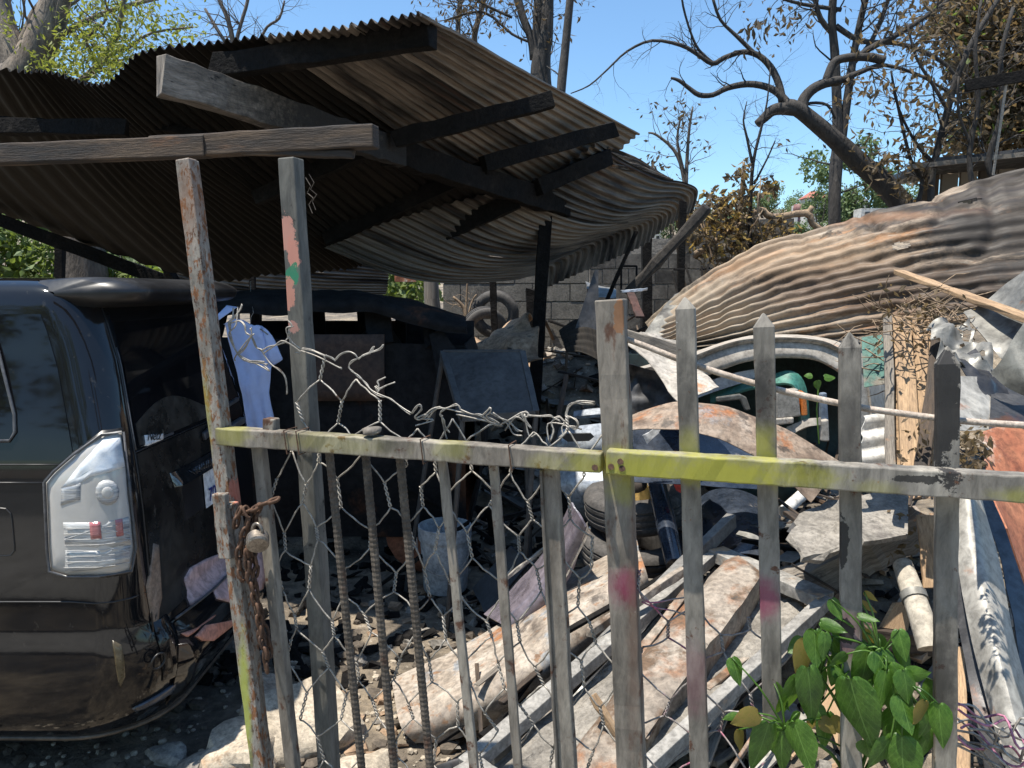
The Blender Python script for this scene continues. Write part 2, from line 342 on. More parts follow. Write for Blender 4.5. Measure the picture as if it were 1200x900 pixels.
primer_pink = M("exposed_primer", [(0.3, (0.46, 0.29, 0.27)), (0.7, (0.62, 0.43, 0.40))], scale=5, rough=(.5, .7), bump=.1)
primer_salmon = M("salmon_primer", [(0.3, (0.50, 0.20, 0.13)), (0.7, (0.62, 0.31, 0.23))], scale=8, rough=(.5, .7), bump=.1)
white_paint = M("white_sticker", [(0.3, (0.72, 0.72, 0.72)), (0.7, (0.82, 0.82, 0.82))], scale=5, rough=(.4, .5), bump=0)
ink = M("black_ink", [(0.3, (0.01, 0.01, 0.012)), (0.7, (0.02, 0.02, 0.022))], scale=5, rough=(.4, .5), bump=0)
blue_ink = M("blue_ink", [(0.3, (0.02, 0.03, 0.20)), (0.7, (0.03, 0.04, 0.26))], scale=5, rough=(.4, .5), bump=0)
shirt_mat = M("blue_cotton", [(0.3, (0.56, 0.62, 0.88)), (0.7, (0.62, 0.70, 0.98))], scale=5, rough=(.85, .95), bump=.15, bscale=12, bdist=.01, grain=.06)
bucket_mat = M("dirty_white_plastic", [(0.3, (0.30, 0.32, 0.34)), (0.7, (0.52, 0.54, 0.55))], scale=6, rough=(.4, .6), bump=.1, layers=[((0.16, 0.155, 0.15), 7, .58, .74)])
purple_trim = M("purple_grey_trim", [(0.3, (0.10, 0.085, 0.10)), (0.7, (0.22, 0.19, 0.215))], scale=4, rough=(.2, .4), coat=.3, bump=.1, bscale=20)
red_plastic = M("red_plastic", [(0.3, (0.55, 0.02, 0.02)), (0.7, (0.65, 0.04, 0.035))], scale=5, rough=(.4, .5), bump=0)
yellow_plastic = M("yellow_plastic", [(0.3, (0.60, 0.36, 0.09)), (0.7, (0.70, 0.46, 0.16))], scale=5, rough=(.5, .7), bump=.1)
pvc = M("white_pipe", [(0.3, (0.52, 0.50, 0.46)), (0.7, (0.68, 0.66, 0.62))], scale=5, rough=(.45, .6), bump=.05, layers=[((0.25, 0.21, 0.16), 7, .6, .72)])
paper_ash = M("burnt_paper", [(0.3, (0.16, 0.10, 0.06)), (0.55, (0.40, 0.27, 0.17)), (0.8, (0.60, 0.49, 0.38))], scale=5, rough=(.85, .95), bump=.7, bscale=18, bdist=.02, layers=[((0.06, 0.05, 0.045), 5, .56, .66)])
far_wall = M("far_house_wall", [(0.3, (0.48, 0.46, 0.42)), (0.7, (0.60, 0.58, 0.54))], scale=2, rough=(.8, .9), bump=.1)
far_roof = M("far_red_roof", [(0.3, (0.30, 0.10, 0.07)), (0.7, (0.42, 0.17, 0.12))], scale=2, rough=(.8, .9), bump=.2)
far_dark = M("far_window", [(0.3, (0.03, 0.03, 0.035)), (0.7, (0.05, 0.05, 0.055))], scale=2, rough=(.2, .3), bump=0)
far_red = M("far_red_tank", [(0.3, (0.20, 0.09, 0.08)), (0.7, (0.27, 0.14, 0.125))], scale=2, rough=(.6, .8), bump=0)
hill_mat = M("hillside", [(0.3, (0.045, 0.07, 0.025)), (0.6, (0.12, 0.13, 0.055)), (0.8, (0.24, 0.20, 0.12))], scale=.25, rough=(.9, .98), bump=.5, bscale=2, bdist=.3)


# ------------------------------------------------------------------ mesh building
class MB:
    def __init__(self):
        self.v, self.f, self.uv = [], [], {}

    def add(self, vs, fs):
        n = len(self.v)
        self.v += [Vector(x) for x in vs]
        self.f += [tuple(n + i for i in f) for f in fs]

    def box(self, c, half, R=None):
        R = R or Matrix.Identity(3)
        c = Vector(c)
        vs = [c + R @ Vector((sx * half[0], sy * half[1], sz * half[2])) for sx in (-1, 1) for sy in (-1, 1) for sz in (-1, 1)]
        self.add(vs, [(0, 1, 3, 2), (4, 6, 7, 5), (0, 4, 5, 1), (2, 3, 7, 6), (0, 2, 6, 4), (1, 5, 7, 3)])

    def beam(self, p0, p1, w, h, up=Z, seg=1, wob=0.0, w1=None, h1=None, rng=RNG, tip=0.0, jag=None):
        """a bar from p0 to p1, w wide (across) and h high (along up); wob roughens it; tip adds a pointed end"""
        p0, p1 = Vector(p0), Vector(p1)
        d = (p1 - p0).normalized()
        s = d.cross(up)
        if s.length < 1e-4:
            s = d.cross(Vector((0, 1, 0)))
        s.normalize()
        u = s.cross(d).normalized()
        w1, h1 = w1 or w, h1 or h
        rings = []
        jag = (.35 * min(w, h) if wob >= .002 else 0) if jag is None else jag
        for i in range(seg + 1):
            t = i / seg
            jg = jag if i in (0, seg) else 0
            c = p0.lerp(p1, t)
            ww, hh = (w + (w1 - w) * t) / 2, (h + (h1 - h) * t) / 2
            rings.append([c + s * (a * ww + rng.uniform(-wob, wob)) + u * (b * hh + rng.uniform(-wob, wob)) + d * rng.uniform(-jg, jg) for a, b in ((-1, -1), (1, -1), (1, 1), (-1, 1))])
        vs = [p for r in rings for p in r]
        fs = [(0, 1, 2, 3)]
        f0, ln = len(self.f), (p1 - p0).length
        self.uv[f0] = ((0, 0), (0, w), (h, w), (h, 0))
        for i in range(seg):
            for k in range(4):
                a, b = i * 4 + k, i * 4 + (k + 1) % 4
                va, vb = k * (w + h) / 2, (k + 1) * (w + h) / 2
                self.uv[f0 + len(fs)] = ((ln * i / seg, va), (ln * (i + 1) / seg, va), (ln * (i + 1) / seg, vb), (ln * i / seg, vb))
                fs.append((a, a + 4, b + 4, b))
        e = seg * 4
        if tip:
            vs.append(p1 + d * tip)
            fs += [(e + 1, e, e + 4), (e + 2, e + 1, e + 4), (e + 3, e + 2, e + 4), (e, e + 3, e + 4)]
        else:
            fs.append((e + 3, e + 2, e + 1, e))
        self.add(vs, fs)

    def tube(self, pts, r, n=6, cap=True, closed=False, sq=None):
        pts = [Vector(p) for p in pts]
        k = len(pts)
        if k < 2:
            return
        rs = r if isinstance(r, (list, tuple)) else [r] * k
        tang = []
        for i in range(k):
            a = pts[i - 1] if (i > 0 or closed) else pts[i]
            b = pts[(i + 1) % k] if (i < k - 1 or closed) else pts[i]
            t = b - a
            tang.append(t.normalized() if t.length > 1e-9 else Vector((0, 0, 1)))
        ref = Vector((0, 0, 1)) if abs(tang[0].z) < 0.9 else Vector((1, 0, 0))
        nrm = (ref - tang[0] * ref.dot(tang[0])).normalized()
        vs = []
        for i in range(k):
            nrm = nrm - tang[i] * nrm.dot(tang[i])
            if nrm.length < 1e-6:
                nrm = tang[i].orthogonal()
            nrm.normalize()
            bi = tang[i].cross(nrm)
            for j in range(n):
                a = 2 * pi * j / n
                vs.append(pts[i] + (nrm * cos(a) + bi * sin(a)) * rs[i])
        fs = []
        for i in range(k if closed else k - 1):
            i2 = (i + 1) % k
            la, lb = i * .05, (i + 1) * .05
            for j in range(n):
                j2 = (j + 1) % n
                ca, cb_ = 6.28 * rs[i] * j / n, 6.28 * rs[i] * (j + 1) / n
                self.uv[len(self.f) + len(fs)] = ((la, ca), (lb, ca), (lb, cb_), (la, cb_))
                fs.append((i * n + j, i2 * n + j, i2 * n + j2, i * n + j2))
        if cap and not closed:
            fs.append(tuple(range(n))[::-1] if False else tuple(range(n)))
            fs.append(tuple((k - 1) * n + j for j in reversed(range(n))))
        self.add(vs, fs)

    def sheet(self, fn, nu, nv, th=0.0, hole=None):
        """fn(u,v)->point over the unit square; th gives it thickness (a real back side and rim); u,v kept as UV"""
        g = [[Vector(fn(i / nu, j / nv)) for j in range(nv + 1)] for i in range(nu + 1)]
        base = len(self.v)
        idx = lambda i, j, l=0: base + l * (nu + 1) * (nv + 1) + i * (nv + 1) + j
        self.v += [g[i][j] for i in range(nu + 1) for j in range(nv + 1)]
        if th:
            for i in range(nu + 1):
                for j in range(nv + 1):
                    a = g[min(i + 1, nu)][j] - g[max(i - 1, 0)][j]
                    b = g[i][min(j + 1, nv)] - g[i][max(j - 1, 0)]
                    n = a.cross(b)
                    n = n.normalized() if n.length > 1e-12 else Z
                    self.v.append(g[i][j] - n * th)
        ok = lambda i, j: hole is None or not hole((i + .5) / nu, (j + .5) / nv)
        edge = {}
        for i in range(nu):
            for j in range(nv):
                if not ok(i, j):
                    continue
                q = (idx(i, j), idx(i + 1, j), idx(i + 1, j + 1), idx(i, j + 1))
                self.f.append(q)
                uvq = ((i / nu, j / nv), ((i + 1) / nu, j / nv), ((i + 1) / nu, (j + 1) / nv), (i / nu, (j + 1) / nv))
                self.uv[len(self.f) - 1] = uvq
                if th:
                    o = (nu + 1) * (nv + 1)
                    self.f.append(tuple(x + o for x in reversed(q)))
                    self.uv[len(self.f) - 1] = tuple(reversed(uvq))
                    for k in range(4):
                        a, b = q[k], q[(k + 1) % 4]
                        edge[(a, b)] = (uvq[k], uvq[(k + 1) % 4])
        if th:
            o = (nu + 1) * (nv + 1)
            for (a, b), (ua, ub) in edge.items():
                if (b, a) not in edge:
                    self.f.append((b, a, a + o, b + o))
                    self.uv[len(self.f) - 1] = (ub, ua, ua, ub)

    def lathe(self, prof, n=20, M4=None):
        M4 = M4 or Matrix.Identity(4)
        vs = [M4 @ Vector((r * cos(2 * pi * j / n), r * sin(2 * pi * j / n), z)) for r, z in prof for j in range(n)]
        fs = []
        for i in range(len(prof) - 1):
            for j in range(n):
                j2 = (j + 1) % n
                fs.append((i * n + j, i * n + j2, (i + 1) * n + j2, (i + 1) * n + j))
        self.add(vs, fs)

    def poly(self, pts, th, nrm):
        pts = [Vector(p) for p in pts]
        n = len(pts)
        nrm = Vector(nrm).normalized()
        self.add(pts + [p - nrm * th for p in pts], [tuple(range(n)), tuple(range(2 * n - 1, n - 1, -1))] + [((i + 1) % n, i, n + i, n + (i + 1) % n) for i in range(n)])

    def stone(self, c, r, rng=RNG, sub=2, rough=.35, flat=1.0):
        bm = bmesh.new()
        bmesh.ops.create_icosphere(bm, subdivisions=sub, radius=1)
        o = Vector((rng.uniform(-50, 50), rng.uniform(-50, 50), rng.uniform(-50, 50)))
        R = Matrix.Rotation(rng.uniform(0, 6.28), 3, 'Z') @ Matrix.Rotation(rng.uniform(-.5, .5), 3, 'X')
        sc = Vector((rng.uniform(.8, 1.25), rng.uniform(.7, 1.1), rng.uniform(.55, .9) * flat))
        vs = []
        for v in bm.verts:
            p = v.co.copy()
            k = 1 + rough * mnoise.noise(p * 1.1 + o) + rough * .45 * mnoise.noise(p * 2.9 + o)
            for ax in range(3):                      # flattened facets
                p[ax] = max(-.78, min(.78, p[ax]))
            vs.append(Vector(c) + R @ Vector((p.x * sc.x, p.y * sc.y, p.z * sc.z)) * r * k)
        bm.verts.index_update()
        self.add(vs, [tuple(v.index for v in f.verts) for f in bm.faces])
        bm.free()

    def build(self, name, mat, parent=None, smooth=False, base=None, bevel=0, auto=None):
        if parent is not None:
            base = parent.matrix_basis.translation if parent.parent is None else base_of(parent)
        elif base is None:
            xs = [p.x for p in self.v]; ys = [p.y for p in self.v]; zs = [p.z for p in self.v]
            base = Vector(((min(xs) + max(xs)) / 2, (min(ys) + max(ys)) / 2, min(zs)))
        me = bpy.data.meshes.new(name)
        me.from_pydata([p - base for p in self.v], [], self.f)
        if self.uv:
            ul = me.uv_layers.new(name="UVMap")
            for fi, q in self.uv.items():
                for k, li in enumerate(me.polygons[fi].loop_indices):
                    ul.data[li].uv = q[k]
        me.validate()
        if smooth:
            me.polygons.foreach_set("use_smooth", [True] * len(me.polygons))
        me.materials.append(mat)
        o = bpy.data.objects.new(name, me)
        COL.objects.link(o)
        if parent is None:
            o.location = base
        else:
            o.parent = parent
        if bevel:
            b = o.modifiers.new("edge", 'BEVEL')
            b.width, b.segments, b.limit_method, b.angle_limit = bevel, 2, 'ANGLE', radians(40)
        if smooth and auto:
            me.set_sharp_from_angle(angle=radians(auto))
        return o


def base_of(o):
    while o.parent is not None:
        o = o.parent
    return o.location.copy()


def tag(o, label=None, cat=None, group=None, kind=None):
    if label:
        o["label"] = label
    if cat:
        o["category"] = cat
    if group:
        o["group"] = group
    if kind:
        o["kind"] = kind
    return o


def thing(name, label, cat, loc, group=None):
    o = bpy.data.objects.new(name, None)
    o.empty_display_size = .1
    COL.objects.link(o)
    o.location = Vector(loc)
    return tag(o, label, cat, group)


def bil(c, u, v):
    return c[0].lerp(c[1], u).lerp(c[3].lerp(c[2], u), v)


def nz(p, s, o=0.0):
    return mnoise.noise(Vector(p) * s + Vector((o, o * 1.7, o * .3)))


def crumple_sheet(mb, c, nu=14, nv=10, amp=.02, freq=5, th=.003, bow=0.0, seed=0.0, corr=0, camp=.008, ragged=0.0, hole=None, along='u'):
    """panel through four corners; bow bends it, amp crumples it, corr = number of corrugations across"""
    c = [Vector(x) for x in c]
    n = ((c[1] - c[0]).cross(c[3] - c[0])).normalized()
    if n.z < 0:
        n = -n

    def fn(u, v):
        if ragged:
            u2 = u + (ragged * nz((v * 7, seed, 0), 1.3, seed) if u in (0, 1) else 0)
            v2 = v + (ragged * nz((u * 7, seed + 5, 0), 1.3, seed) if v in (0, 1) else 0)
        else:
            u2, v2 = u, v
        p = bil(c, u2, v2)
        k = amp * nz(p, freq, seed) + amp * .5 * nz(p, freq * 2.3, seed + 3)
        k += bow * 4 * (u * (1 - u) if along == 'u' else v * (1 - v))
        if corr:
            k += camp * sin(2 * pi * corr * (v if along == 'u' else u))
        return p + n * k
    mb.sheet(fn, nu, nv, th, hole)
    return mb


def item_sheet(name, label, cat, c, mat, group=None, smooth=True, **kw):
    mb = crumple_sheet(MB(), c, **kw)
    return tag(mb.build(name, mat, smooth=smooth, auto=50), label, cat, group)


def item_beam(name, label, cat, p0, p1, w, h, mat, group=None, up=Z, seg=8, wob=.003, bevel=.003, **kw):
    mb = MB()
    mb.beam(p0, p1, w, h, up, seg, wob, **kw)
    return tag(mb.build(name, mat, bevel=bevel), label, cat, group)


def proj(p):
    q = Vector(p) - EYE
    fy = q.y * _c - q.z * _s
    return 600 + FOC * q.x / fy, 450 - FOC * (q.y * _s + q.z * _c) / fy




def spot(px, py, marks):
    return next(name for lim, name in marks if px < lim)


def smoothstep(x, a, b):
    t = max(0.0, min(1.0, (x - a) / (b - a)))
    return t * t * (3 - 2 * t)


# ------------------------------------------------------------------ ground
def gz(x, y):
    z = 0.0
    z += 0.48 * smoothstep(x - 0.10 * (y - 2), 0.25, 1.5) * smoothstep(y, 1.75, 3.3) * (1 - 0.55 * smoothstep(y, 5.5, 9))
    z += 0.20 * smoothstep(x, -0.1, 0.7) * smoothstep(y, 2.2, 3.4) * (1 - smoothstep(y, 7, 10))
    z += 9.5 * smoothstep(y, 13, 95) + 3.0 * smoothstep(y, 60, 260)
    z += 1.05 * smoothstep(y, 6.0, 7.6) * smoothstep(x, -1.9, -0.7) + 1.0 * smoothstep(y, 6.8, 9) * (1 - smoothstep(x, -1.9, -0.7))
    if y < 14:
        q = smoothstep(y, 1.0, 1.9)
        z += q * 0.05 * mnoise.noise(Vector((x * .9, y * .9, 3))) + q * 0.025 * mnoise.noise(Vector((x * 3.1, y * 3.1, 7)))
    return z


def build_ground():
    mb = MB()
    ys = [-60, -30, -15, -8, -4, -2, -.5] + [0.5 + i * 0.12 for i in range(70)] + [9.2 + i * .5 for i in range(14)] + [17 + i * 4 for i in range(22)] + [115, 150, 200, 280, 400, 700]
    xs = sorted([s * x for s in (-1, 1) for x in (420, 250, 150, 90, 60, 40, 28, 20, 14, 10, 8, 6.5, 5.5, 4.8)] + [-4.2 + i * .12 for i in range(71)])
    mb.v = [Vector((x, y, gz(x, y))) for y in ys for x in xs]
    n = len(xs)
    mb.f = [(j * n + i, j * n + i + 1, (j + 1) * n + i + 1, (j + 1) * n + i) for j in range(len(ys) - 1) for i in range(n - 1)]
    o = mb.build("ground", ground_mat, smooth=True, base=Vector((0, 0, 0)))
    tag(o, kind="structure")
    return o


build_ground()
pv = MB()
for k in range(24):                                        # unseen concrete paving on the street side, added to bounce light onto the fence
    pv2 = MB()
    x = -14.4 + 1.2 * k
    pv2.box((x, -.2 - .31 * x * 0, .02), (.596, 1.15, .03))
    pv = pv2 if k == 0 else pv
    if k:
        n_ = len(pv.v)
        pv.v, pv.f = pv.v + pv2.v, pv.f + [tuple(n_ + i for i in f) for f in pv2.f]
tag(pv.build("bounce_pavement", M("pavement_concrete", [(0.3, (0.26, 0.24, 0.21)), (0.7, (0.40, 0.375, 0.335))], scale=3, rough=(.85, .95), bump=.4, bscale=40, bdist=.004), base=Vector((0, 0, 0))), kind="structure")
st = MB()
st.box((0, -5.2, -.035), (60, 3.8, .05))
tag(st.build("street", M("asphalt", [(0.3, (0.10, 0.097, 0.092)), (0.7, (0.17, 0.165, 0.155))], scale=4, rough=(.85, .95), bump=.5, bscale=80, bdist=.004), base=Vector((0, -5, 0))), kind="structure")
# far hillside under the trees
hb = MB()
hx = [-300 + 12 * i for i in range(51)]
hy = [150, 165, 185, 210, 240, 280, 340]
hh = [0, 3.0, 7.0, 10, 12, 12.5, 12]
hb.v = [Vector((x, y, 10.5 + h * (.75 + .5 * mnoise.noise(Vector((x * .012, y * .01, 1)))))) for y, h in zip(hy, hh) for x in hx]
hb.f = [(j * 51 + i, j * 51 + i + 1, (j + 1) * 51 + i + 1, (j + 1) * 51 + i) for j in range(6) for i in range(50)]
tag(hb.build("hills", hill_mat, smooth=True, base=Vector((0, 200, 8))), kind="structure")


# ------------------------------------------------------------------ leaves and trees
def leaf_cloud(mb, pts, size, rng, per=1, spread=.1, asp=.5, droop=0.0):
    for p in pts:
        for _ in range(per):
            c = Vector(p) + Vector((rng.gauss(0, spread), rng.gauss(0, spread), rng.gauss(0, spread)))
            d = Vector((rng.uniform(-1, 1), rng.uniform(-1, 1), rng.uniform(-1, 1) - droop)).normalized()
            s = d.orthogonal().normalized()
            s = (Matrix.Rotation(rng.uniform(0, 6.28), 3, d) @ s)
            L = size * rng.uniform(.6, 1.3)
            n = d.cross(s)
            b = len(mb.v)
            mb.v += [c, c + d * L * .5 + s * L * asp * .5 + n * L * .08, c + d * L, c + d * L * .5 - s * L * asp * .5 + n * L * .08]
            mb.f += [(b, b + 1, b + 2), (b, b + 2, b + 3)]


def twig_path(p, d, L, rng, n=6, wig=.25, up=0.0):
    pts, q, d = [Vector(p)], Vector(p), Vector(d).normalized()
    for i in range(n):
        d = (d + Vector((rng.gauss(0, wig), rng.gauss(0, wig), rng.gauss(0, wig) + up))).normalized()
        q = q + d * (L / n)
        pts.append(q.copy())
    return pts


def grow(mb, path, r0, r1, rng, depth, kids, klen, tips, n=6, wig=.22, up=.03, spread=.9, kr=.5):
    k = len(path)
    rs = [r0 + (r1 - r0) * i / (k - 1) for i in range(k)]
    mb.tube(path, rs, n if depth > 0 else 4)
    if depth == 0:
        tips += path[k // 3:]
        return
    for _ in range(kids):
        t = rng.uniform(.25, 1)
        i = min(k - 2, int(t * (k - 1)))
        p = path[i].lerp(path[i + 1], rng.random())
        d0 = (path[i + 1] - path[i]).normalized()
        side = d0.orthogonal().normalized()
        side = Matrix.Rotation(rng.uniform(0, 6.28), 3, d0) @ side
        d = d0 * (1 - spread * .45) + side * spread
        rr = rs[i] * kr * rng.uniform(.6, 1)
        grow(mb, twig_path(p, d, klen * rng.uniform(.55, 1.15), rng, 6, wig, up), rr, rr * .3, rng, depth - 1, kids, klen * .55, tips, max(4, n - 1), wig, up, spread, kr)


def px_path(pts, d, jit=.0, rng=RNG):
    """[(px,py,width)] at distance d (or per-point 4th value) -> points and radii"""
    out, rs = [], []
    for q in pts:
        dd = q[3] if len(q) > 3 else d
        out.append(P(q[0], q[1], dd))
        rs.append(q[2] * pxm(dd) / 2)
    return out, rs


def smooth_path(pts, rs, sub=3):
    op, orr = [], []
    k = len(pts)
    for i in range(k - 1):
        p0, p1, p2, p3 = pts[max(i - 1, 0)], pts[i], pts[i + 1], pts[min(i + 2, k - 1)]
        for s in range(sub):
            t = s / sub
            a = .5 * ((2 * p1) + (p2 - p0) * t + (2 * p0 - 5 * p1 + 4 * p2 - p3) * t * t + (3 * p1 - p0 - 3 * p2 + p3) * t ** 3)
            op.append(a)
            orr.append((rs[i] + (rs[i + 1] - rs[i]) * t) * (1 + .08 * mnoise.noise(a * 4)))
    op.append(pts[-1])
    orr.append(rs[-1])
    return op, orr


def rooted(pts, rs, x=None, y=None):
    """carry the lowest end of a trunk down to the ground"""
    p = pts[0]
    q = Vector((p.x + .1 * (p.x - pts[1].x), p.y, gz(p.x, p.y) - .3))
    return [q] + pts, [rs[0] * 1.25] + rs


def add_limb(mb, pxs, d, rng, tips, kids=0, klen=.5, depth=1, n=7, root=False, sub=3, up=.02, spread=.9):
    pts, rs = px_path(pxs, d)
    pts = [p + Vector((0, .25 * mnoise.noise(p * .6 + Vector((5, 1, 2))), 0)) for p in pts]
    pts, rs = smooth_path(pts, rs, sub)
    if root:
        pts, rs = rooted(pts, rs)
    mb.tube(pts, rs, n)
    for _ in range(int(kids * 2.2)):
        i = rng.randrange(max(1, len(pts) // 4), len(pts) - 1)
        d0 = (pts[i + 1] - pts[i]).normalized()
        side = Matrix.Rotation(rng.uniform(0, 6.28), 3, d0) @ d0.orthogonal().normalized()
        rr = max(rs[i] * .30, .003)
        grow(mb, twig_path(pts[i], d0 * .6 + side * spread, klen * rng.uniform(.5, 1.2), rng, 7, .2, up), min(rr, .015), min(rr, .015) * .3, rng, depth, 4, klen * .55, tips, 5)
    return pts


def tree(name, label, limbs, d, mat, seed, group=None):
    """limbs: (pixel path, kids, klen, depth, root)"""
    rng = random.Random(seed)
    mb, tips = MB(), []
    base = None
    for pxs, kids, klen, depth, root in limbs:
        pts = add_limb(mb, pxs, d, rng, tips, kids, klen, depth, root=root)
        if base is None:
            base = Vector((pts[0].x, pts[0].y, gz(pts[0].x, pts[0].y)))
    t = thing(name, label, "tree", base, group)
    mb.build("trunk", mat, t, smooth=True)
    return t, tips, rng


# leaning scorched tree
t, tips, rng = tree("leaning_tree", "thick scorched tree leaning to the left over the yard with bare crooked limbs", [
    ([(1082, 275, 29.2), (1040, 218, 24.9), (1008, 190, 23.2), (985, 170, 21.5), (955, 146, 18.9), (932, 128, 17.2), (918, 124, 14.6)], 0, .5, 1, True),
    ([(936, 130, 15.5), (918, 128, 14.6), (905, 130, 12.9), (896, 138, 11.2), (887, 146, 9.5)], 0, .5, 1, False),
    ([(922, 124, 11.2), (912, 110, 8.6), (898, 101, 7.7), (878, 97, 7.7), (855, 101, 6.9), (838, 109, 6.0), (822, 109, 6.0), (810, 101, 5.2), (798, 92, 4.3), (788, 89, 2.6)], 3, .35, 1, False),
    ([(916, 120, 9.5), (913, 98, 8.6), (905, 77, 7.7), (892, 62, 6.9), (874, 57, 6.0), (852, 64, 6.0), (838, 71, 6.0), (820, 60, 5.2), (800, 50, 4.3), (765, 46, 3.4), (735, 60, 2.6), (712, 82, 2.1), (690, 102, 1.7), (668, 112, 1.2)], 8, .45, 1, False),
    ([(888, 60, 5.2), (868, 38, 4.3), (848, 18, 3.4), (838, -8, 3.4)], 4, .5, 1, False),
    ([(838, 70, 4.3), (822, 55, 3.4), (812, 35, 2.6), (802, 5, 2.6), (798, -20, 1.7)], 3, .4, 1, False),
    ([(938, 132, 14.6), (940, 118, 12.9), (950, 106, 12.0), (966, 98, 11.2), (985, 95, 10.3)], 0, .4, 1, False),
    ([(966, 99, 9.5), (972, 84, 9.5), (980, 71, 9.5), (1000, 67, 9.5), (1018, 68, 10.3), (1034, 73, 10.3)], 0, .4, 1, False),
    ([(985, 95, 7.7), (1010, 84, 6.0), (1035, 78, 4.3), (1075, 92, 3.4), (1110, 112, 2.6), (1140, 108, 1.7)], 5, .5, 1, False),
    ([(1005, 66, 6.9), (1025, 54, 6.9), (1048, 43, 6.0), (1075, 26, 5.2), (1098, 10, 4.3), (1120, -10, 3.4)], 6, .6, 1, False),
    ([(935, 128, 4.3), (948, 122, 3.4), (968, 124, 3.4), (977, 140, 2.6)], 2, .3, 1, False),
], 9.0, burnt_bark, 21)
lf = MB()
leaf_cloud(lf, [P(x, y, 9.0) for x, y in [(1015, 178), (1025, 185), (1005, 172), (890, 35), (905, 28), (925, 22), (880, 42), (1020, 195), (1035, 192)]], .13, rng, 14, .11, .35, .5)
lf.build("scorched_leaves", dark_leaf, t)

t, tips, rng = tree("upright_tree", "tall slim scorched tree standing upright behind the leaning tree", [
    ([(976, 290, 15), (975, 262, 15), (976, 230, 14), (980, 195, 15), (984, 165, 12), (983, 110, 11), (980, 60, 10), (975, 20, 9), (978, -30, 8)], 3, .8, 1, True),
    ([(985, 182, 11), (992, 140, 10), (998, 90, 9), (1003, 55, 8), (1010, 10, 7), (1020, -30, 6)], 5, .9, 1, False),
    ([(978, 40, 7), (962, 22, 6), (955, 0, 5), (950, -25, 5)], 4, .7, 1, False),
    ([(1000, 75, 6), (1020, 50, 5), (1032, 20, 5), (1040, -10, 4)], 5, .8, 1, False),
    ([(980, 30, 7), (1010, 48, 6), (1050, 52, 5), (1085, 68, 5), (1110, 90, 4), (1122, 130, 2)], 5, .7, 1, False),
    ([(985, 12, 5), (940, 5, 4), (905, -5, 3)], 6, .8, 1, False),
], 11.0, burnt_bark, 22)
lf = MB()
leaf_cloud(lf, tips[::3], .10, rng, 1, .05, .35, .4)
lf.build("scorched_leaves", dark_leaf, t)

# burnt trees with dead brown foliage at the right
t, tips, rng = tree("brown_leaved_tree", "tree with thick dead brown foliage over the dark shack at the right edge", [
    ([(1180, 260, 16), (1168, 190, 14), (1160, 120, 13), (1165, 60, 11), (1160, 0, 10), (1165, -40, 8)], 9, 1.0, 1, True),
    ([(1163, 110, 9), (1190, 80, 8), (1225, 40, 7)], 7, .9, 1, False),
    ([(1162, 70, 8), (1130, 40, 7), (1112, 10, 6), (1100, -20, 5)], 7, .9, 1, False),
    ([(1166, 150, 8), (1195, 130, 6), (1230, 100, 5)], 6, .8, 1, False),
], 12.0, burnt_bark, 23)
lf = MB()
leaf_cloud(lf, tips[::2], .13, rng, 4, .16, .5, .4)
cl = []
for x, y, r in [(1185, 20, 40), (1150, 30, 35), (1195, 70, 40), (1175, 110, 35), (1200, 150, 30), (1130, 15, 25), (1180, 165, 25), (1135, 70, 18), (1120, 160, 15), (1150, 130, 15), (1210, 40, 40), (1215, 120, 40)]:
    for _ in range(int(r * 2.4)):
        a, q = rng.uniform(0, 6.28), r * sqrt(rng.random())
        cl.append(P(x + q * cos(a), y + q * sin(a), 12 + rng.uniform(-.8, .8)))
leaf_cloud(lf, cl, .12, rng, 15, .18, .5, .4)
lf.build("dead_foliage", brown_leaf, t)
lf = MB()
leaf_cloud(lf, cl[::3], .12, rng, 4, .2, .5, .3)
lf.build("green_foliage", crown_green, t)

t, tips, rng = tree("thin_burnt_tree", "thin black burnt tree rising in a slanting pole beside the dark shack", [
    ([(1092, 245, 8), (1096, 205, 8), (1106, 150, 8), (1118, 90, 7), (1135, 50, 6), (1160, 10, 5), (1180, -20, 4)], 6, .7, 1, True),
    ([(1110, 130, 5), (1090, 100, 4), (1070, 70, 3), (1060, 30, 2)], 6, .6, 1, False),
    ([(1098, 190, 5), (1080, 170, 4), (1060, 140, 3), (1045, 110, 2)], 7, .6, 1, False),
    ([(1075, 245, 5), (1085, 210, 5), (1072, 185, 4), (1050, 120, 3), (1040, 85, 2)], 6, .6, 1, False),
], 8.5, burnt_bark, 24)
lf = MB()
leaf_cloud(lf, tips[::2], .10, rng, 1, .06, .4, .5)
leaf_cloud(lf, [P(rng.gauss(1062, 14), rng.gauss(205, 16), 8.5 + rng.uniform(-.3, .3)) for _ in range(70)], .12, rng, 1, .06, .5, .5)
lf.build("dead_foliage", brown_leaf, t)

t, tips, rng = tree("twiggy_burnt_tree", "twiggy burnt tree with three black stems behind the slanting black pole", [
    ([(1143, 230, 6), (1140, 180, 6), (1146, 120, 5), (1140, 60, 4), (1150, 0, 3)], 6, .6, 1, True),
    ([(1170, 215, 7), (1160, 190, 7), (1172, 130, 6), (1168, 70, 5), (1185, 10, 4)], 6, .6, 1, False),
    ([(1142, 170, 4), (1125, 130, 3), (1122, 90, 2)], 5, .5, 1, False),
], 8.2, burnt_bark, 25)

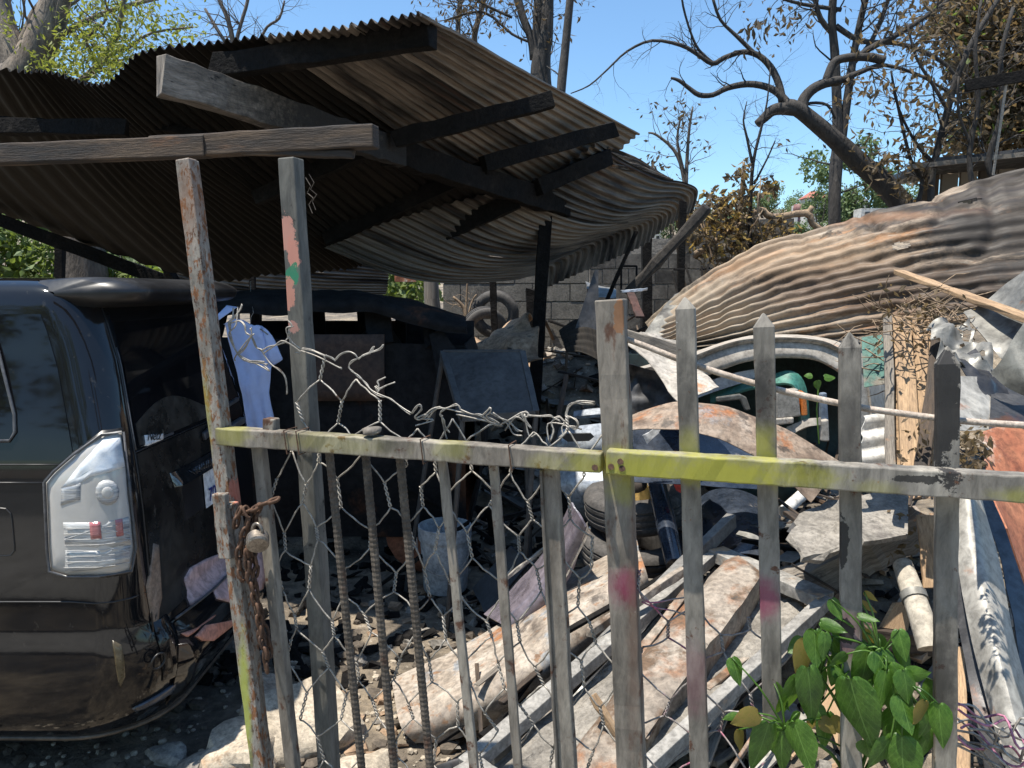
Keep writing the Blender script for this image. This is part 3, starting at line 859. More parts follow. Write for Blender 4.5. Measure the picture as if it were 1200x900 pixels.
# green tree with a thick pale trunk at the left
t, tips, rng = tree("pale_trunk_tree", "big forked pale trunk tree with fresh green leaves behind the shed roof at left", [
    ([(-75, 300, 62), (-50, 200, 58), (-12, 125, 54), (16, 84, 48), (36, 50, 38), (50, 15, 34), (62, -25, 30)], 2, 1.2, 1, True),
    ([(18, 95, 40), (2, 55, 34), (-12, 10, 30), (-20, -40, 26)], 2, 1.2, 1, False),
    ([(8, 60, 12), (22, 30, 12), (30, 8, 10), (55, -20, 8)], 2, .8, 1, False),
    ([(40, 50, 9), (70, 32, 7), (100, 20, 6), (140, 10, 5), (190, 2, 4)], 5, .9, 1, False),
    ([(52, 150, 12), (80, 100, 9), (105, 78, 8), (122, 62, 7), (140, 30, 6), (150, -10, 4)], 6, .9, 1, False),
    ([(122, 62, 5), (150, 55, 4), (180, 40, 3), (228, 33, 2)], 4, .5, 1, False),
    ([(110, 75, 4), (95, 45, 4), (120, 25, 3), (125, 5, 3)], 4, .5, 1, False),
], 7.5, pale_bark, 26)
lf = MB()
cl = []
for x, y, r, k in [(75, 70, 26, 60), (115, 62, 24, 60), (150, 60, 16, 40), (95, 25, 20, 40), (130, 12, 18, 40), (160, 25, 14, 26), (210, 33, 14, 26), (8, 28, 14, 16), (170, 8, 14, 14), (135, 80, 20, 40), (60, 95, 20, 50)]:
    for _ in range(k):
        a, q = rng.uniform(0, 6.28), r * sqrt(rng.random())
        cl.append(P(x + q * cos(a), y + q * sin(a), 7.5 + rng.uniform(-.6, .6)))
leaf_cloud(lf, cl, .058, rng, 8, .10, .42, .25)
lf.build("crown", M("yellow_green_leaf", [(0.3, (0.09, 0.12, 0.02)), (0.55, (0.18, 0.21, 0.035)), (0.8, (0.32, 0.30, 0.06))], scale=2.5, rough=(.5, .7), bump=0, sss=(0.34, 0.38, 0.06)), t)

# tree group behind the shed top
t, tips, rng = tree("twin_trunk_tree", "dark twin trunk tree rising behind the middle of the shed roof", [
    ([(634, 480, 30), (634, 300, 28), (634, 130, 26), (633, 95, 25), (634, 68, 22), (640, 30, 16), (641, -25, 14)], 4, 1.0, 1, True),
    ([(632, 80, 14), (630, 45, 13), (631, 0, 12), (633, -30, 11)], 3, .9, 1, False),
    ([(625, 70, 9), (622, 45, 9), (612, 18, 9), (604, -15, 9)], 4, .9, 1, False),
    ([(622, 50, 3), (600, 40, 3), (565, 12, 3), (520, 22, 2)], 7, .5, 1, False),
    ([(600, 20, 3), (570, 5, 3), (550, -8, 3)], 6, .5, 1, False),
], 13.0, burnt_bark, 27)
lf = MB()
leaf_cloud(lf, tips[::2], .11, rng, 1, .08, .35, .7)
lf.build("scorched_leaves", dark_leaf, t)
t, tips, rng = tree("pole_tree", "single straight bare trunk beside the twin trunk tree", [
    ([(650, 480, 13), (654, 200, 12), (657, 110, 11), (662, 60, 10), (668, 0, 9), (671, -30, 8)], 1, .6, 1, True)], 12.5, burnt_bark, 28)
t, tips, rng = tree("hanging_twig_tree", "leafless pale tree with drooping twigs above the roof corner", [
    ([(560, 480, 10), (560, 200, 9), (557, 70, 8), (556, 40, 7), (566, 5, 6), (570, -30, 5)], 8, .9, 1, True),
    ([(540, 480, 8), (536, 60, 6), (538, 20, 6), (540, -25, 5)], 7, .8, 1, False)], 14.0, bark, 29)
lf = MB()
leaf_cloud(lf, tips[::2], .10, rng, 1, .08, .3, .9)
lf.build("scorched_leaves", dark_leaf, t)
t, tips, rng = tree("bare_twig_tree", "bare pale twiggy tree showing over the shed roof left of centre", [
    ([(276, 480, 9), (276, 140, 7), (274, 60, 6), (268, 25, 5), (258, 2, 4), (250, -20, 3)], 6, .8, 1, True),
    ([(274, 60, 5), (282, 30, 4), (290, 0, 4), (288, -15, 3)], 6, .8, 1, False),
    ([(272, 70, 5), (300, 50, 4), (312, 30, 3), (326, 20, 3), (333, 0, 2)], 5, .7, 1, False),
    ([(275, 65, 5), (258, 40, 4), (240, 10, 3)], 5, .7, 1, False)], 15.0, bark, 30)
t, tips, rng = tree("distant_bare_tree", "small distant leafless tree above the curled roof end", [
    ([(805, 300, 7), (804, 240, 6), (800, 200, 5), (790, 175, 4), (770, 158, 3), (760, 155, 2)], 5, 1.2, 1, True),
    ([(803, 220, 5), (806, 180, 4), (808, 150, 3), (812, 125, 2)], 7, 1.0, 1, False),
    ([(802, 205, 4), (794, 165, 3), (798, 135, 2)], 7, 1.0, 1, False)], 24.0, bark, 31)
lf = MB()
leaf_cloud(lf, [p for p in tips if rng.random() < .12], .20, rng, 1, .1, .4, .5)
leaf_cloud(lf, [P(rng.gauss(768, 6), rng.gauss(192, 6), 24) for _ in range(40)], .22, rng, 1, .1, .4, .5)
lf.build("scorched_leaves", dark_leaf, t)
t, tips, rng = tree("dead_sapling", "dead leafless sapling standing above the dry brown bush", [
    ([(884, 300, 6), (883, 240, 5), (884, 190, 4), (892, 150, 3), (898, 120, 2), (902, 80, 1.4)], 7, .5, 1, True),
    ([(884, 195, 4), (876, 160, 3), (872, 140, 2), (876, 118, 1)], 4, .4, 1, False),
    ([(886, 215, 3), (900, 185, 2), (908, 165, 1.4)], 4, .3, 1, False)], 8.5, burnt_bark, 32)


def shrub(name, label, blobs, d, mats, size, seed, stems, per=1, asp=.5, cat="bush", depthr=.4, stem_mat=None):
    rng = random.Random(seed)
    c = P(blobs[0][0], blobs[0][1], d)
    t = thing(name, label, cat, (c.x, c.y, gz(c.x, c.y)))
    mb = MB()
    for pxs in stems:
        pts, rs = px_path(pxs, d)
        pts, rs = smooth_path(pts, rs, 3)
        mb.tube(pts, rs, 5)
    for x, y, r, k in blobs:
        p = P(x, y, d)
        pts = twig_path(Vector((p.x + rng.uniform(-.2, .2), d, gz(p.x, d))), p - Vector((p.x, d, gz(p.x, d))), max(.2, (p.z - gz(p.x, d))), rng, 7, .12)
        mb.tube(pts, [.02 - .002 * i for i in range(8)], 5)
    mb.build("stems", stem_mat or twig_mat, t, smooth=True)
    for mi, (nm, mt, frac) in enumerate(mats):
        lf = MB()
        for x, y, r, k in blobs:
            pts = []
            for _ in range(int(k * frac)):
                a, q = rng.uniform(0, 6.28), r * sqrt(rng.random())
                pts.append(P(x + q * cos(a), y + q * sin(a), d + rng.uniform(-depthr, depthr)))
            leaf_cloud(lf, pts, size, rng, per, size * .5, asp, .2)
        lf.build(nm, mt, t)
    return t


shrub("dry_bush", "dry brown and yellow leaved bush behind the crumpled iron sheet",
      [(868, 235, 14, 34), (870, 205, 9, 20), (850, 250, 18, 40), (900, 220, 10, 16), (820, 260, 22, 40), (800, 240, 14, 24), (838, 235, 12, 24), (880, 275, 26, 60), (850, 285, 24, 50), (905, 265, 16, 26), (920, 285, 20, 30), (895, 300, 22, 30), (940, 300, 16, 14), (820, 285, 16, 20)],
      8.7, [("brown_leaves", brown_leaf, 1.0), ("dark_leaves", dark_leaf, .9), ("yellow_leaves", yellow_leaf, .4)], .085, 41,
      [[(812, 300, 8), (860, 268, 8), (890, 246, 8), (905, 255, 8), (945, 250, 9), (952, 262, 7), (966, 272, 7)], [(866, 310, 6), (868, 260, 6), (870, 210, 4), (872, 190, 3)], [(905, 258, 5), (890, 290, 4), (878, 310, 3)], [(946, 252, 6), (952, 242, 6)]], asp=.55, per=2)
shrub("wall_bush", "bright green bush seen past the left end of the block wall",
      [(470, 345, 16, 90), (455, 340, 14, 60), (485, 330, 14, 60), (468, 310, 14, 50), (500, 345, 10, 30), (450, 315, 14, 40), (540, 300, 10, 20)],
      10.5, [("leaves", crown_green, 1.0), ("pale_leaves", far_green, .4)], .13, 42, [], per=2, depthr=.5)
rb = random.Random(5)
shrub("left_thicket", "sunlit green thicket behind the black van roof at left",
      [(rb.uniform(-60, 120), rb.uniform(235, 345), 22, 40) for _ in range(26)] + [(rb.uniform(120, 235), rb.uniform(285, 345), 16, 36) for _ in range(16)] + [(rb.uniform(-60, 60), rb.uniform(255, 320), 22, 40) for _ in range(10)],
      10.0, [("leaves", crown_green, 1.0), ("pale_leaves", far_green, .7)], .13, 43, [], per=2, depthr=.7)
# stumps / trunk behind van
mb = MB()
pts, rs = px_path([(100, 420, 62), (100, 340, 52), (98, 300, 48), (92, 270, 44), (80, 240, 30), (70, 215, 22)], 9.2)
pts, rs = smooth_path(pts, rs)
mb.tube(*rooted(pts, rs), 10)
t = thing("dead_tree", "thick grey dead trunk standing behind the van roof", "tree", (pts[0].x, pts[0].y, gz(pts[0].x, pts[0].y)))
mb.build("trunk", bark, t, smooth=True)
mb = MB()
pts, rs = px_path([(510, 420, 20), (510, 385, 19), (506, 350, 18), (505, 325, 17), (500, 300, 14)], 8.8)
mb.tube(*rooted(pts, rs), 8)
t = thing("dead_tree", "weathered grey tree trunk standing left of the block wall", "tree", (pts[0].x, pts[0].y, gz(pts[0].x, pts[0].y)))
mb.build("trunk", grey_wood, t, smooth=True)


# ------------------------------------------------------------------ distant trees and houses
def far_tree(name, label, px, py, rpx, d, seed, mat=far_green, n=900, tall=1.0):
    rng = random.Random(seed)
    c = P(px, py, d)
    r = rpx * pxm(d)
    g = gz(c.x, c.y)
    t = thing(name, label, "tree", (c.x, c.y, g), "green trees on the far slope")
    mb = MB()
    mb.tube([Vector((c.x, c.y, g - .3)), Vector((c.x + .02 * r, c.y, c.z))], [r * .12, r * .06], 6)
    for k in range(4):
        a = rng.uniform(0, 6.28)
        mb.tube([Vector((c.x, c.y, g + (c.z - g) * .5)), c + Vector((cos(a) * r * .7, sin(a) * r * .7, rng.uniform(0, .5) * r))], [r * .05, r * .02], 5)
    mb.build("trunk", bark, t)
    lf, pts = MB(), []
    subs = [(c + Vector((rng.gauss(0, .5), rng.gauss(0, .5), rng.gauss(0, .42) * tall)) * r, r * rng.uniform(.28, .5)) for _ in range(11)]
    for q, rr in subs:
        for _ in range(n // 11):
            v = Vector((rng.gauss(0, 1), rng.gauss(0, 1), rng.gauss(0, 1))).normalized() * rr * rng.uniform(.55, 1.05)
            pts.append(q + v)
    leaf_cloud(lf, pts, r * .13, rng, 3, r * .06, .55, .2)
    lf.build("crown", mat, t)


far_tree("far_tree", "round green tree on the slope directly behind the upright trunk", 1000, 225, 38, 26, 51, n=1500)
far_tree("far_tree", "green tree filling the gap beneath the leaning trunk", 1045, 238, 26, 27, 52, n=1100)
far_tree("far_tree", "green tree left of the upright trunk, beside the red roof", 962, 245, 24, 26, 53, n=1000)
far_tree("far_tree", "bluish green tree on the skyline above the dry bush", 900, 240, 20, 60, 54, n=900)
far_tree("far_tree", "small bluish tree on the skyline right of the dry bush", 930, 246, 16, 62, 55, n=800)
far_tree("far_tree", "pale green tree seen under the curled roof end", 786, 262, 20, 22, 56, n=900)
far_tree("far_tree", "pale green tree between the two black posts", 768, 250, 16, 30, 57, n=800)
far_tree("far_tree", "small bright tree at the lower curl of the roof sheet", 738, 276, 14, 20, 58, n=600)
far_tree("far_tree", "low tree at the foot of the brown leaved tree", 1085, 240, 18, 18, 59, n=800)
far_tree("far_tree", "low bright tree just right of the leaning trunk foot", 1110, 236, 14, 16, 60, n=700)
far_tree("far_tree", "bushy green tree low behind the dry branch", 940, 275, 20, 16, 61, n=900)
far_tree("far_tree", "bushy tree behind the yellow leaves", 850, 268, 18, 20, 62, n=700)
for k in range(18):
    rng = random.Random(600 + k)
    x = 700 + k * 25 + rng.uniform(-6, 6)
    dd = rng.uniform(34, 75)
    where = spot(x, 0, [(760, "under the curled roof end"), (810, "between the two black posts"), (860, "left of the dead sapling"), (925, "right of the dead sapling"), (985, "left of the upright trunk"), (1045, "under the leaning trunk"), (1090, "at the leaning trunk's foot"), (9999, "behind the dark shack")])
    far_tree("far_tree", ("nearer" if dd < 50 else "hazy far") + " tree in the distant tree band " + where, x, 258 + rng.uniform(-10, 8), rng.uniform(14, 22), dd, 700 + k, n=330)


def house(name, label, px, pyt, pyb, wpx, d, roof=None, tank=False):
    c = P(px, pyb, d)
    w, h = wpx * pxm(d), (pyb - pyt) * pxm(d)
    g = gz(c.x, d)
    z0 = g - .3
    ztop = P(px, pyt, d).z
    t = thing(name, label, "house", (c.x, d, g))
    mb = MB()
    mb.box((c.x, d + w * .4, (z0 + ztop) / 2), (w / 2, w * .4, (ztop - z0) / 2))
    wl = mb.build("wall", far_wall, t)
    for k in (-.25, .25):
        mb = MB()
        mb.box((c.x + k * w, d - .02, ztop - .38 * h), (w * .09, .03, h * .16))
        mb.build("window", far_dark, t)
    if roof:
        mb = MB()
        hw, dp, rh = w * .6, w * .5, h * .45
        cy = d + w * .4
        mb.add([(c.x - hw, cy - dp, ztop), (c.x + hw, cy - dp, ztop), (c.x + hw, cy + dp, ztop), (c.x - hw, cy + dp, ztop), (c.x - hw * .3, cy, ztop + rh), (c.x + hw * .3, cy, ztop + rh)],
               [(0, 1, 5, 4), (1, 2, 5), (2, 3, 4, 5), (3, 0, 4), (3, 2, 1, 0)])
        mb.build("roof", roof, t)
    return t


house("far_house", "distant house with hipped red roof beside the upright trunk", 958, 232, 252, 26, 40, far_roof)
house("far_house", "pale distant flat roofed block left of the red roofed house", 940, 240, 252, 16, 44)
house("far_house", "pale flat roofed house right of the upright trunk", 996, 233, 262, 40, 30)
house("far_house", "low pale house under the leaning trunk", 1022, 244, 262, 26, 24)
house("far_house", "pale house between the black posts under the curled roof", 765, 268, 305, 20, 24)
house("far_house", "yellowish low house left of the black post", 748, 285, 308, 30, 20, far_roof)
house("far_house", "low white roofed building behind the grey wall", 790, 293, 312, 34, 18)
mb = MB()
c = P(937, 240, 38)
mb.lathe([(0, -.42), (.26, -.40), (.30, -.2), (.26, .02), (0, .06)], 12, Matrix.Translation(c))
mb.beam(Vector((c.x, c.y, gz(c.x, c.y))), c, .1, .1)
tag(mb.build("water_tank", far_red, smooth=True), "small round red and white tank on the far slope", "tank")


# ------------------------------------------------------------------ block walls
def block_wall(name, label, p0, p1, z0, z1, bw, bh, seed, miss=0.0, bmat=None):
    p0, p1 = Vector(p0), Vector(p1)
    d = (p1 - p0)
    L = d.length
    d.normalize()
    R = Matrix((d, Vector((-d.y, d.x, 0)), Z)).transposed()
    rng = random.Random(seed)
    t = thing(name, label, "wall", (p0 + p1) / 2 + Vector((0, 0, z0)))
    nr, nc = max(1, round((z1 - z0) / bh)), max(1, round(L / bw))
    bh, bw = (z1 - z0) / nr, L / nc
    mb = MB()
    mb.box(p0 + d * (L / 2) + Vector((0, 0, (z0 + z1) / 2)) , (L / 2 - .01, .045, (z1 - z0) / 2 - .01), R)
    mb.build("mortar", concrete, t)
    me = None
    for r in range(nr):
        x = -(bw / 2 if r % 2 else 0)
        while x < L - .01:
            a, b = max(0, x), min(L, x + bw)
            x += bw
            if b - a < .04 or (r >= nr - 2 and rng.random() < miss):
                continue
            m2 = MB()
            m2.box((0, 0, 0), ((b - a) / 2 - .006, .06 + rng.uniform(-.004, .004), bh / 2 - .006), R)
            o = m2.build("block", bmat or block_mat, t)
            for v in o.data.vertices:
                v.co += t.location
            o.location = p0 + d * ((a + b) / 2) + Vector((0, 0, z0 + (r + .5) * bh)) - t.location
    return t


a, b = G(520, 420, 0), G(640, 420, 0)
a, b = P(521, 400, 8.6), P(690, 400, 8.3)
block_wall("block_wall", "grey concrete block wall with round tyres leaning on it, beyond the shed", (a.x, a.y, 0), (b.x, b.y, 0), 0, P(521, 312, 8.6).z, .40, .20, 3, .1)
a, b = P(690, 400, 10.6), P(812, 400, 10.4)
block_wall("block_wall", "sooty low block wall behind the black posts and leaning log", (a.x, a.y, .3), (b.x, b.y, .3), 0.2, P(690, 306, 10.6).z, .40, .20, 4, .2, sooty_block)
a, b = P(806, 400, 10.0), P(925, 400, 9.6)
block_wall("block_wall", "taller dark stained wall piece behind the yellowing bush", (a.x, a.y, .3), (b.x, b.y, .3), 0.2, P(808, 287, 10.0).z, .40, .20, 6, .1, sooty_block)

# dark shack at the right
c0, c1 = P(1068, 205, 9.4), P(1260, 180, 9.0)
t = thing("shack", "dark shack with flat overhanging iron roof under the brown leaved tree", "shack", ((c0.x + c1.x) / 2, 10, gz(3, 10)))
mb = MB()
mb.beam(P(1063, 203, 9.3), P(1280, 180, 9.0), 1.6, .09, seg=4, wob=.01)
mb.build("roof", dark_sheet, t)
mb = MB()
p = P(1063, 203, 9.3)
mb.beam(P(1064, 196, 8.5), P(1280, 172, 8.3), .05, .05, seg=4)
mb.build("fascia", grey_wood, t)
for k in range(9):
    mb = MB()
    x = 1090 + k * 22
    q = P(x, 215, 9.4)
    mb.box((q.x, q.y, (gz(q.x, q.y) + q.z + .1) / 2), (.095, .02 + .004 * (k % 2), (q.z + .1 - gz(q.x, q.y)) / 2 + .15))
    mb.build("plank", grey_wood if k % 3 else beam_wood, t)
item_beam("black_board", "charred board hanging level above the shack at the right edge", "board", P(1131, 101, 7.4), P(1240, 82, 7.2), .05, .10, char_wood)
mb = MB()
mb.tube([P(1180, 92, 7.3), P(1172, 150, 7.4), P(1164, 205, 7.5)], .012, 5)
tag(mb.build("hanging_wire", galv), "pale wire hanging from the charred board", "wire")

# trees over the street behind the viewer: they are what the van's paint and glass mirror
for k, (x, y, r, h) in enumerate([(-13, -10, 4.0, 5.2), (-7.5, -12, 4.2, 6.2), (-1.0, -12, 4.0, 5.4), (-19, -5, 4.0, 5.2)]):
    rng = random.Random(900 + k)
    t = thing("street_tree", ("spreading", "tall", "low", "leftmost")[k] + " green tree over the street mirrored in the dark van glass", "tree", (x, y, gz(x, y)), "green trees over the street")
    mb = MB()
    mb.tube([Vector((x, y, gz(x, y) - .2)), Vector((x + .1, y, h * .5)), Vector((x, y + .1, h))], [.22, .18, .1], 7)
    mb.build("trunk", bark, t)
    lf, pts = MB(), []
    for _ in range(12):
        q = Vector((x + rng.gauss(0, r * .5), y + rng.gauss(0, r * .4), h + rng.gauss(0, r * .35)))
        for _ in range(150):
            pts.append(q + Vector((rng.gauss(0, 1), rng.gauss(0, 1), rng.gauss(0, 1))).normalized() * r * .34 * rng.uniform(.5, 1))
    leaf_cloud(lf, pts, .30, rng, 2, .15, .55, .2)
    lf.build("crown", crown_green, t)


# ------------------------------------------------------------------ the shed
SH = thing("shed", "collapsing open shed with sooty corrugated iron roof on charred posts", "shed", (-.6, 3.6, 0))


SK = 1.38      # the shed stands this much farther than first measured; its iron then has the usual 75 mm pitch


def PS(px, py, d):
    return P(px, py, d * SK)


def cr(p0, p1, p2, p3, t):
    return .5 * ((2 * p1) + (p2 - p0) * t + (2 * p0 - 5 * p1 + 4 * p2 - p3) * t * t + (3 * p1 - p0 - 3 * p2 + p3) * t ** 3)


def spline(pts, t):
    k = len(pts) - 1
    f = min(max(t, 0), .99999) * k
    i = int(f)
    return cr(pts[max(i - 1, 0)], pts[i], pts[i + 1], pts[min(i + 2, k)], f - i)


def net_surface(rows):
    """rows of control points (each row along v); returns fn(u,v) with u across the rows"""
    return lambda u, v: spline([spline(r, v) for r in rows], u)


def corrugated(fn, ncorr, amp, nv, sub=6, th=.002, parent=None, name="roof_sheet", mat=None, u0=0.0, u1=1.0, lift=0.0, dent=.008, seed=0, hole=None, vs=1.0):
    nu = max(4, int(round(ncorr * (u1 - u0) * sub)))

    def f(u, v):
        uu = u0 + (u1 - u0) * u
        v *= vs
        p = fn(uu, v)
        e = 1e-3
        a = fn(min(uu + e, 1), v) - fn(max(uu - e, 0), v)
        b = fn(uu, min(v + e, 1)) - fn(uu, max(v - e, 0))
        n = a.cross(b)
        n = n.normalized() if n.length > 1e-14 else Z
        if n.z < 0:
            n = -n
        k = amp * sin(2 * pi * ncorr * uu) + dent * nz(p, 3.0, seed) + .5 * dent * nz(p, 9, seed + 2) + lift
        return p + n * k
    mb = MB()
    mb.sheet(f, nu, nv, th, hole)
    return mb.build(name, mat or roof_under, parent, smooth=True, auto=60)


def row(*q):
    return [P(*x) for x in q]


def rowS(*q):
    return [PS(*x) for x in q]


ROOF = net_surface([
    rowS((-150, 60, 3.5), (-110, 130, 4.0), (-60, 195, 4.6), (0, 250, 5.3)),
    rowS((0, 80, 3.15), (60, 165, 3.8), (140, 250, 4.5), (222, 324, 5.2)),
    rowS((60, 86, 3.0), (150, 175, 3.7), (235, 250, 4.3), (320, 322, 5.0)),
    rowS((118, 99, 2.9), (210, 180, 3.5), (310, 250, 4.2), (400, 316, 4.9)),
    rowS((165, 62, 2.82), (270, 150, 3.5), (370, 235, 4.2), (450, 302, 4.9)),
    rowS((250, 52, 2.72), (350, 130, 3.4), (450, 205, 4.1), (540, 272, 4.9)),
    rowS((330, 42, 2.62), (430, 110, 3.4), (530, 178, 4.2), (620, 236, 5.0)),
    rowS((412, 30, 2.52), (505, 90, 3.35), (600, 150, 4.2), (690, 205, 5.1)),
    rowS((495, 17, 2.42), (575, 61, 3.3), (660, 108, 4.2), (752, 158, 5.2))])
us = [0, .19, .375, .55, .72, .87, 1.0]
for k in range(6):
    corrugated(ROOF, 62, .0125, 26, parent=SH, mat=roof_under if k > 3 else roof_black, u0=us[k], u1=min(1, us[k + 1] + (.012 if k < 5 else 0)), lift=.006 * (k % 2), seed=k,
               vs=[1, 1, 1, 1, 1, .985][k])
# far sheets that sag and curl at the free end
CURL = net_surface([
    rowS((700, 168, 4.75), (735, 190, 5.1), (775, 208, 5.4), (803, 214, 5.6), (818, 224, 5.75), (812, 248, 5.8)),
    rowS((640, 205, 4.7), (690, 230, 5.0), (735, 244, 5.3), (775, 240, 5.55), (790, 246, 5.7), (786, 262, 5.75)),
    rowS((575, 225, 4.6), (640, 258, 4.9), (690, 268, 5.2), (735, 262, 5.5), (756, 262, 5.65), (752, 288, 5.7)),
    rowS((500, 245, 4.55), (570, 280, 4.8), (630, 290, 5.1), (685, 282, 5.4), (716, 276, 5.6), (712, 306, 5.65)),
    rowS((430, 268, 4.5), (510, 302, 4.7), (575, 312, 5.0), (630, 308, 5.3), (668, 298, 5.5), (664, 326, 5.55)),
    rowS((380, 290, 4.5), (460, 322, 4.6), (530, 330, 4.9), (590, 328, 5.2), (625, 322, 5.4), (630, 342, 5.45))])
for k, (a, b) in enumerate([(0, .36), (.35, .70), (.69, 1.0)]):
    corrugated(CURL, 30, .0155, 34, parent=SH, u0=a, u1=b, lift=-.006 * k, seed=20 + k, dent=.009)
# sheet end catching the sun behind the corner
item = net_surface([rowS((712, 172, 5.0), (742, 184, 5.3), (778, 206, 5.7)), rowS((718, 196, 4.95), (750, 202, 5.25), (790, 212, 5.65))])
corrugated(item, 4, .016, 10, parent=SH, mat=burnt_iron, seed=31)
# sheet hanging down at the back left
HANG = net_surface([
    rowS((150, 240, 5.9), (240, 262, 5.8), (350, 278, 5.6), (455, 303, 5.4)),
    rowS((170, 285, 6.0), (250, 305, 5.85), (350, 318, 5.65), (455, 325, 5.45)),
    rowS((200, 325, 6.1), (270, 340, 5.9), (360, 345, 5.7), (452, 345, 5.5))])
corrugated(HANG, 14, .016, 20, parent=SH, mat=roof_under, seed=33, dent=.02)


def shed_bar(name, a, b, w, h, mat, seg=10, wob=.004, parent=SH, bevel=.004, **kw):
    mb = MB()
    k = 1.0 if name in ("front_beam", "splice_board") else SK
    mb.beam(a, b, w * k, h * k, seg=seg, wob=wob * k, **kw)
    return mb.build(name, mat, parent, bevel=bevel)


# main beam: pale at the near end, charred further in
shed_bar("main_beam", PS(186, 87, 2.42), PS(470, 180, 3.7), .055, .118, M("beam_half_burnt", [(0.3, (0.05, 0.042, 0.034)), (0.5, (0.19, 0.16, 0.13)), (0.75, (0.37, 0.32, 0.27))], scale=4, uv=True, stretch=(.9, 7, 1), rough=(.7, .9), bump=.7, bscale=26, bdist=.008,
         layers=[(SOOT, 7, .58, .68, (1, 3, 1))], blobs=[(SOOT, tuple(PS(400, 160, 3.2)), (.55, 1.3, .6), .97), (SOOT, tuple(PS(480, 185, 3.8)), (.6, 1.3, .6), .97)]), seg=24, wob=.004)
shed_bar("main_beam", PS(455, 176, 3.66), PS(664, 243, 5.0), .07, .125, char_wood, seg=16, wob=.009)
shed_bar("front_beam", P(-60, 184, 2.30), P(245, 172, 2.12), .05, .055, beam_wood, seg=14, wob=.0012)
shed_bar("front_beam", P(180, 174, 2.16), P(441, 160, 2.02), .045, .058, beam_wood, seg=12, wob=.0012)
shed_bar("splice_board", P(285, 177, 2.09), P(415, 181, 2.03), .02, .022, beam_wood, seg=8, wob=.002)
# purlins
for a, b, w, h in [((250, 78, 2.75), (508, 42, 2.58), .05, .075), ((462, 163, 3.55), (648, 117, 3.75), .05, .075), ((566, 192, 4.2), (722, 151, 4.55), .05, .085), ((628, 220, 4.6), (714, 184, 4.85), .06, .095),
                   ((452, 165, 3.6), (300, 232, 3.9), .05, .075), ((570, 196, 4.25), (380, 280, 4.5), .05, .085), ((606, 234, 4.6), (470, 296, 4.8), .06, .10),
                   ((140, 140, 3.25), (238, 158, 3.3), .03, .03), ((-30, 138, 3.3), (60, 145, 3.35), .03, .03), ((-30, 148, 3.2), (150, 150, 3.1), .05, .06)]:
    shed_bar("purlin", PS(*a), PS(*b), w, h, char_wood, seg=8, wob=.005)
# eave beam with brace at left
shed_bar("eave_beam", PS(-40, 243, 5.0), PS(236, 345, 5.4), .07, .085, char_wood, seg=8, wob=.004)
shed_bar("brace", PS(186, 300, 5.2), PS(206, 330, 5.3), .06, .05, char_wood)


def post(top, bot_py, d, wpx, mat=char_wood, name="post", wob=.004):
    p = PS(top[0], top[1], d)
    w = wpx * pxm(d) * SK
    q = PS(bot_py[0], bot_py[1], d)
    k = (p.z - gz(q.x, q.y)) / max(.01, p.z - q.z)
    foot = p.lerp(q, k) - Vector((0, 0, .05))
    mb = MB()
    mb.beam(foot, p, w, w, up=Vector((0, 1, 0)), seg=12, wob=wob)
    return mb.build(name, mat, SH, bevel=.004)


post((640, 238), (630, 402), 4.95, 15)
post((577, 325), (581, 412), 5.5, 8)
post((293, 236), (297, 365), 5.2, 7)
post((757, 240), (758, 345), 6.0, 11)
post((622, 338), (624, 384), 5.7, 12)
post((71, 285), (70, 335), 6.0, 9)
# the charred square-topped timber left of the wall
item_beam("scorched_board", "reddish burnt board hanging in front of the green bush", "board", P(462, 320, 7.5), P(488, 320, 7.5), .02, .17, rust_red, seg=3)


# ------------------------------------------------------------------ black van, rear corner towards the camera
LEV = [(0.1569, -1.395, 2.71, 0.3), (0.2199, -1.325, 2.65, 0.3), (0.3039, -1.275, 2.605, 0.28), (0.4299, -1.255, 2.59, 0.25), (0.5349, -1.265, 2.59, 0.22), (0.5926, -1.295, 2.595, 0.19), (0.6399, -1.33, 2.6, 0.15), (0.8499, -1.34, 2.598, 0.13), (1.0599, -1.35, 2.6, 0.125), (1.2174, -1.365, 2.605, 0.125), (1.3749, -1.395, 2.63, 0.125), (1.5849, -1.44, 2.675, 0.13), (1.7319, -1.485, 2.695, 0.13), (1.8159, -1.515, 2.71, 0.14), (1.8579, -1.545, 2.73, 0.15), (1.8841, -1.605, 2.78, 0.16), (1.8967, -1.755, 2.9, 0.18), (1.902, -2.155, 3.22, 0.15)]
VFAR = 3.99
VX0 = -4.9


def vlev(z):
    for i in range(len(LEV) - 1):
        if z <= LEV[i + 1][0]:
            a, b = LEV[i], LEV[i + 1]
            t = max(0, (z - a[0]) / (b[0] - a[0]))
            return [a[k] + (b[k] - a[k]) * t for k in (1, 2, 3)]
    return LEV[-1][1:]


def VS(t, z, off=0.0):
    """point on the body: t = metres along the plan outline from where the near corner starts to turn (negative: side, positive: corner then rear)"""
    X, ys, r = vlev(z)
    arc = r * pi / 2
    if t <= 0:
        return Vector((X - r + t, ys - off, z))
    if t < arc:
        a = t / r
        return Vector((X - r + (r + off) * sin(a), ys + r - (r + off) * cos(a), z))
    yy = ys + r + (t - arc)
    yend = VFAR - (ys - 2.59) - r
    if yy <= yend:
        return Vector((X + off, yy, z))
    a = min(pi / 2, (yy - yend) / r)
    return Vector((X - r + (r + off) * cos(a), yend + (r + off) * sin(a), z))


VAN = thing("van", "black van parked at the left with clear tail lamp and torn rear bumper", "van", (-3.0, 3.3, 0))


def vpatch(name, mat, fn, nu, nv, th=0.004, parent=VAN, hole=None, smooth=True):
    mb = MB()
    mb.sheet(fn, nu, nv, th, hole)
    return mb.build(name, mat, parent, smooth=smooth, auto=45)


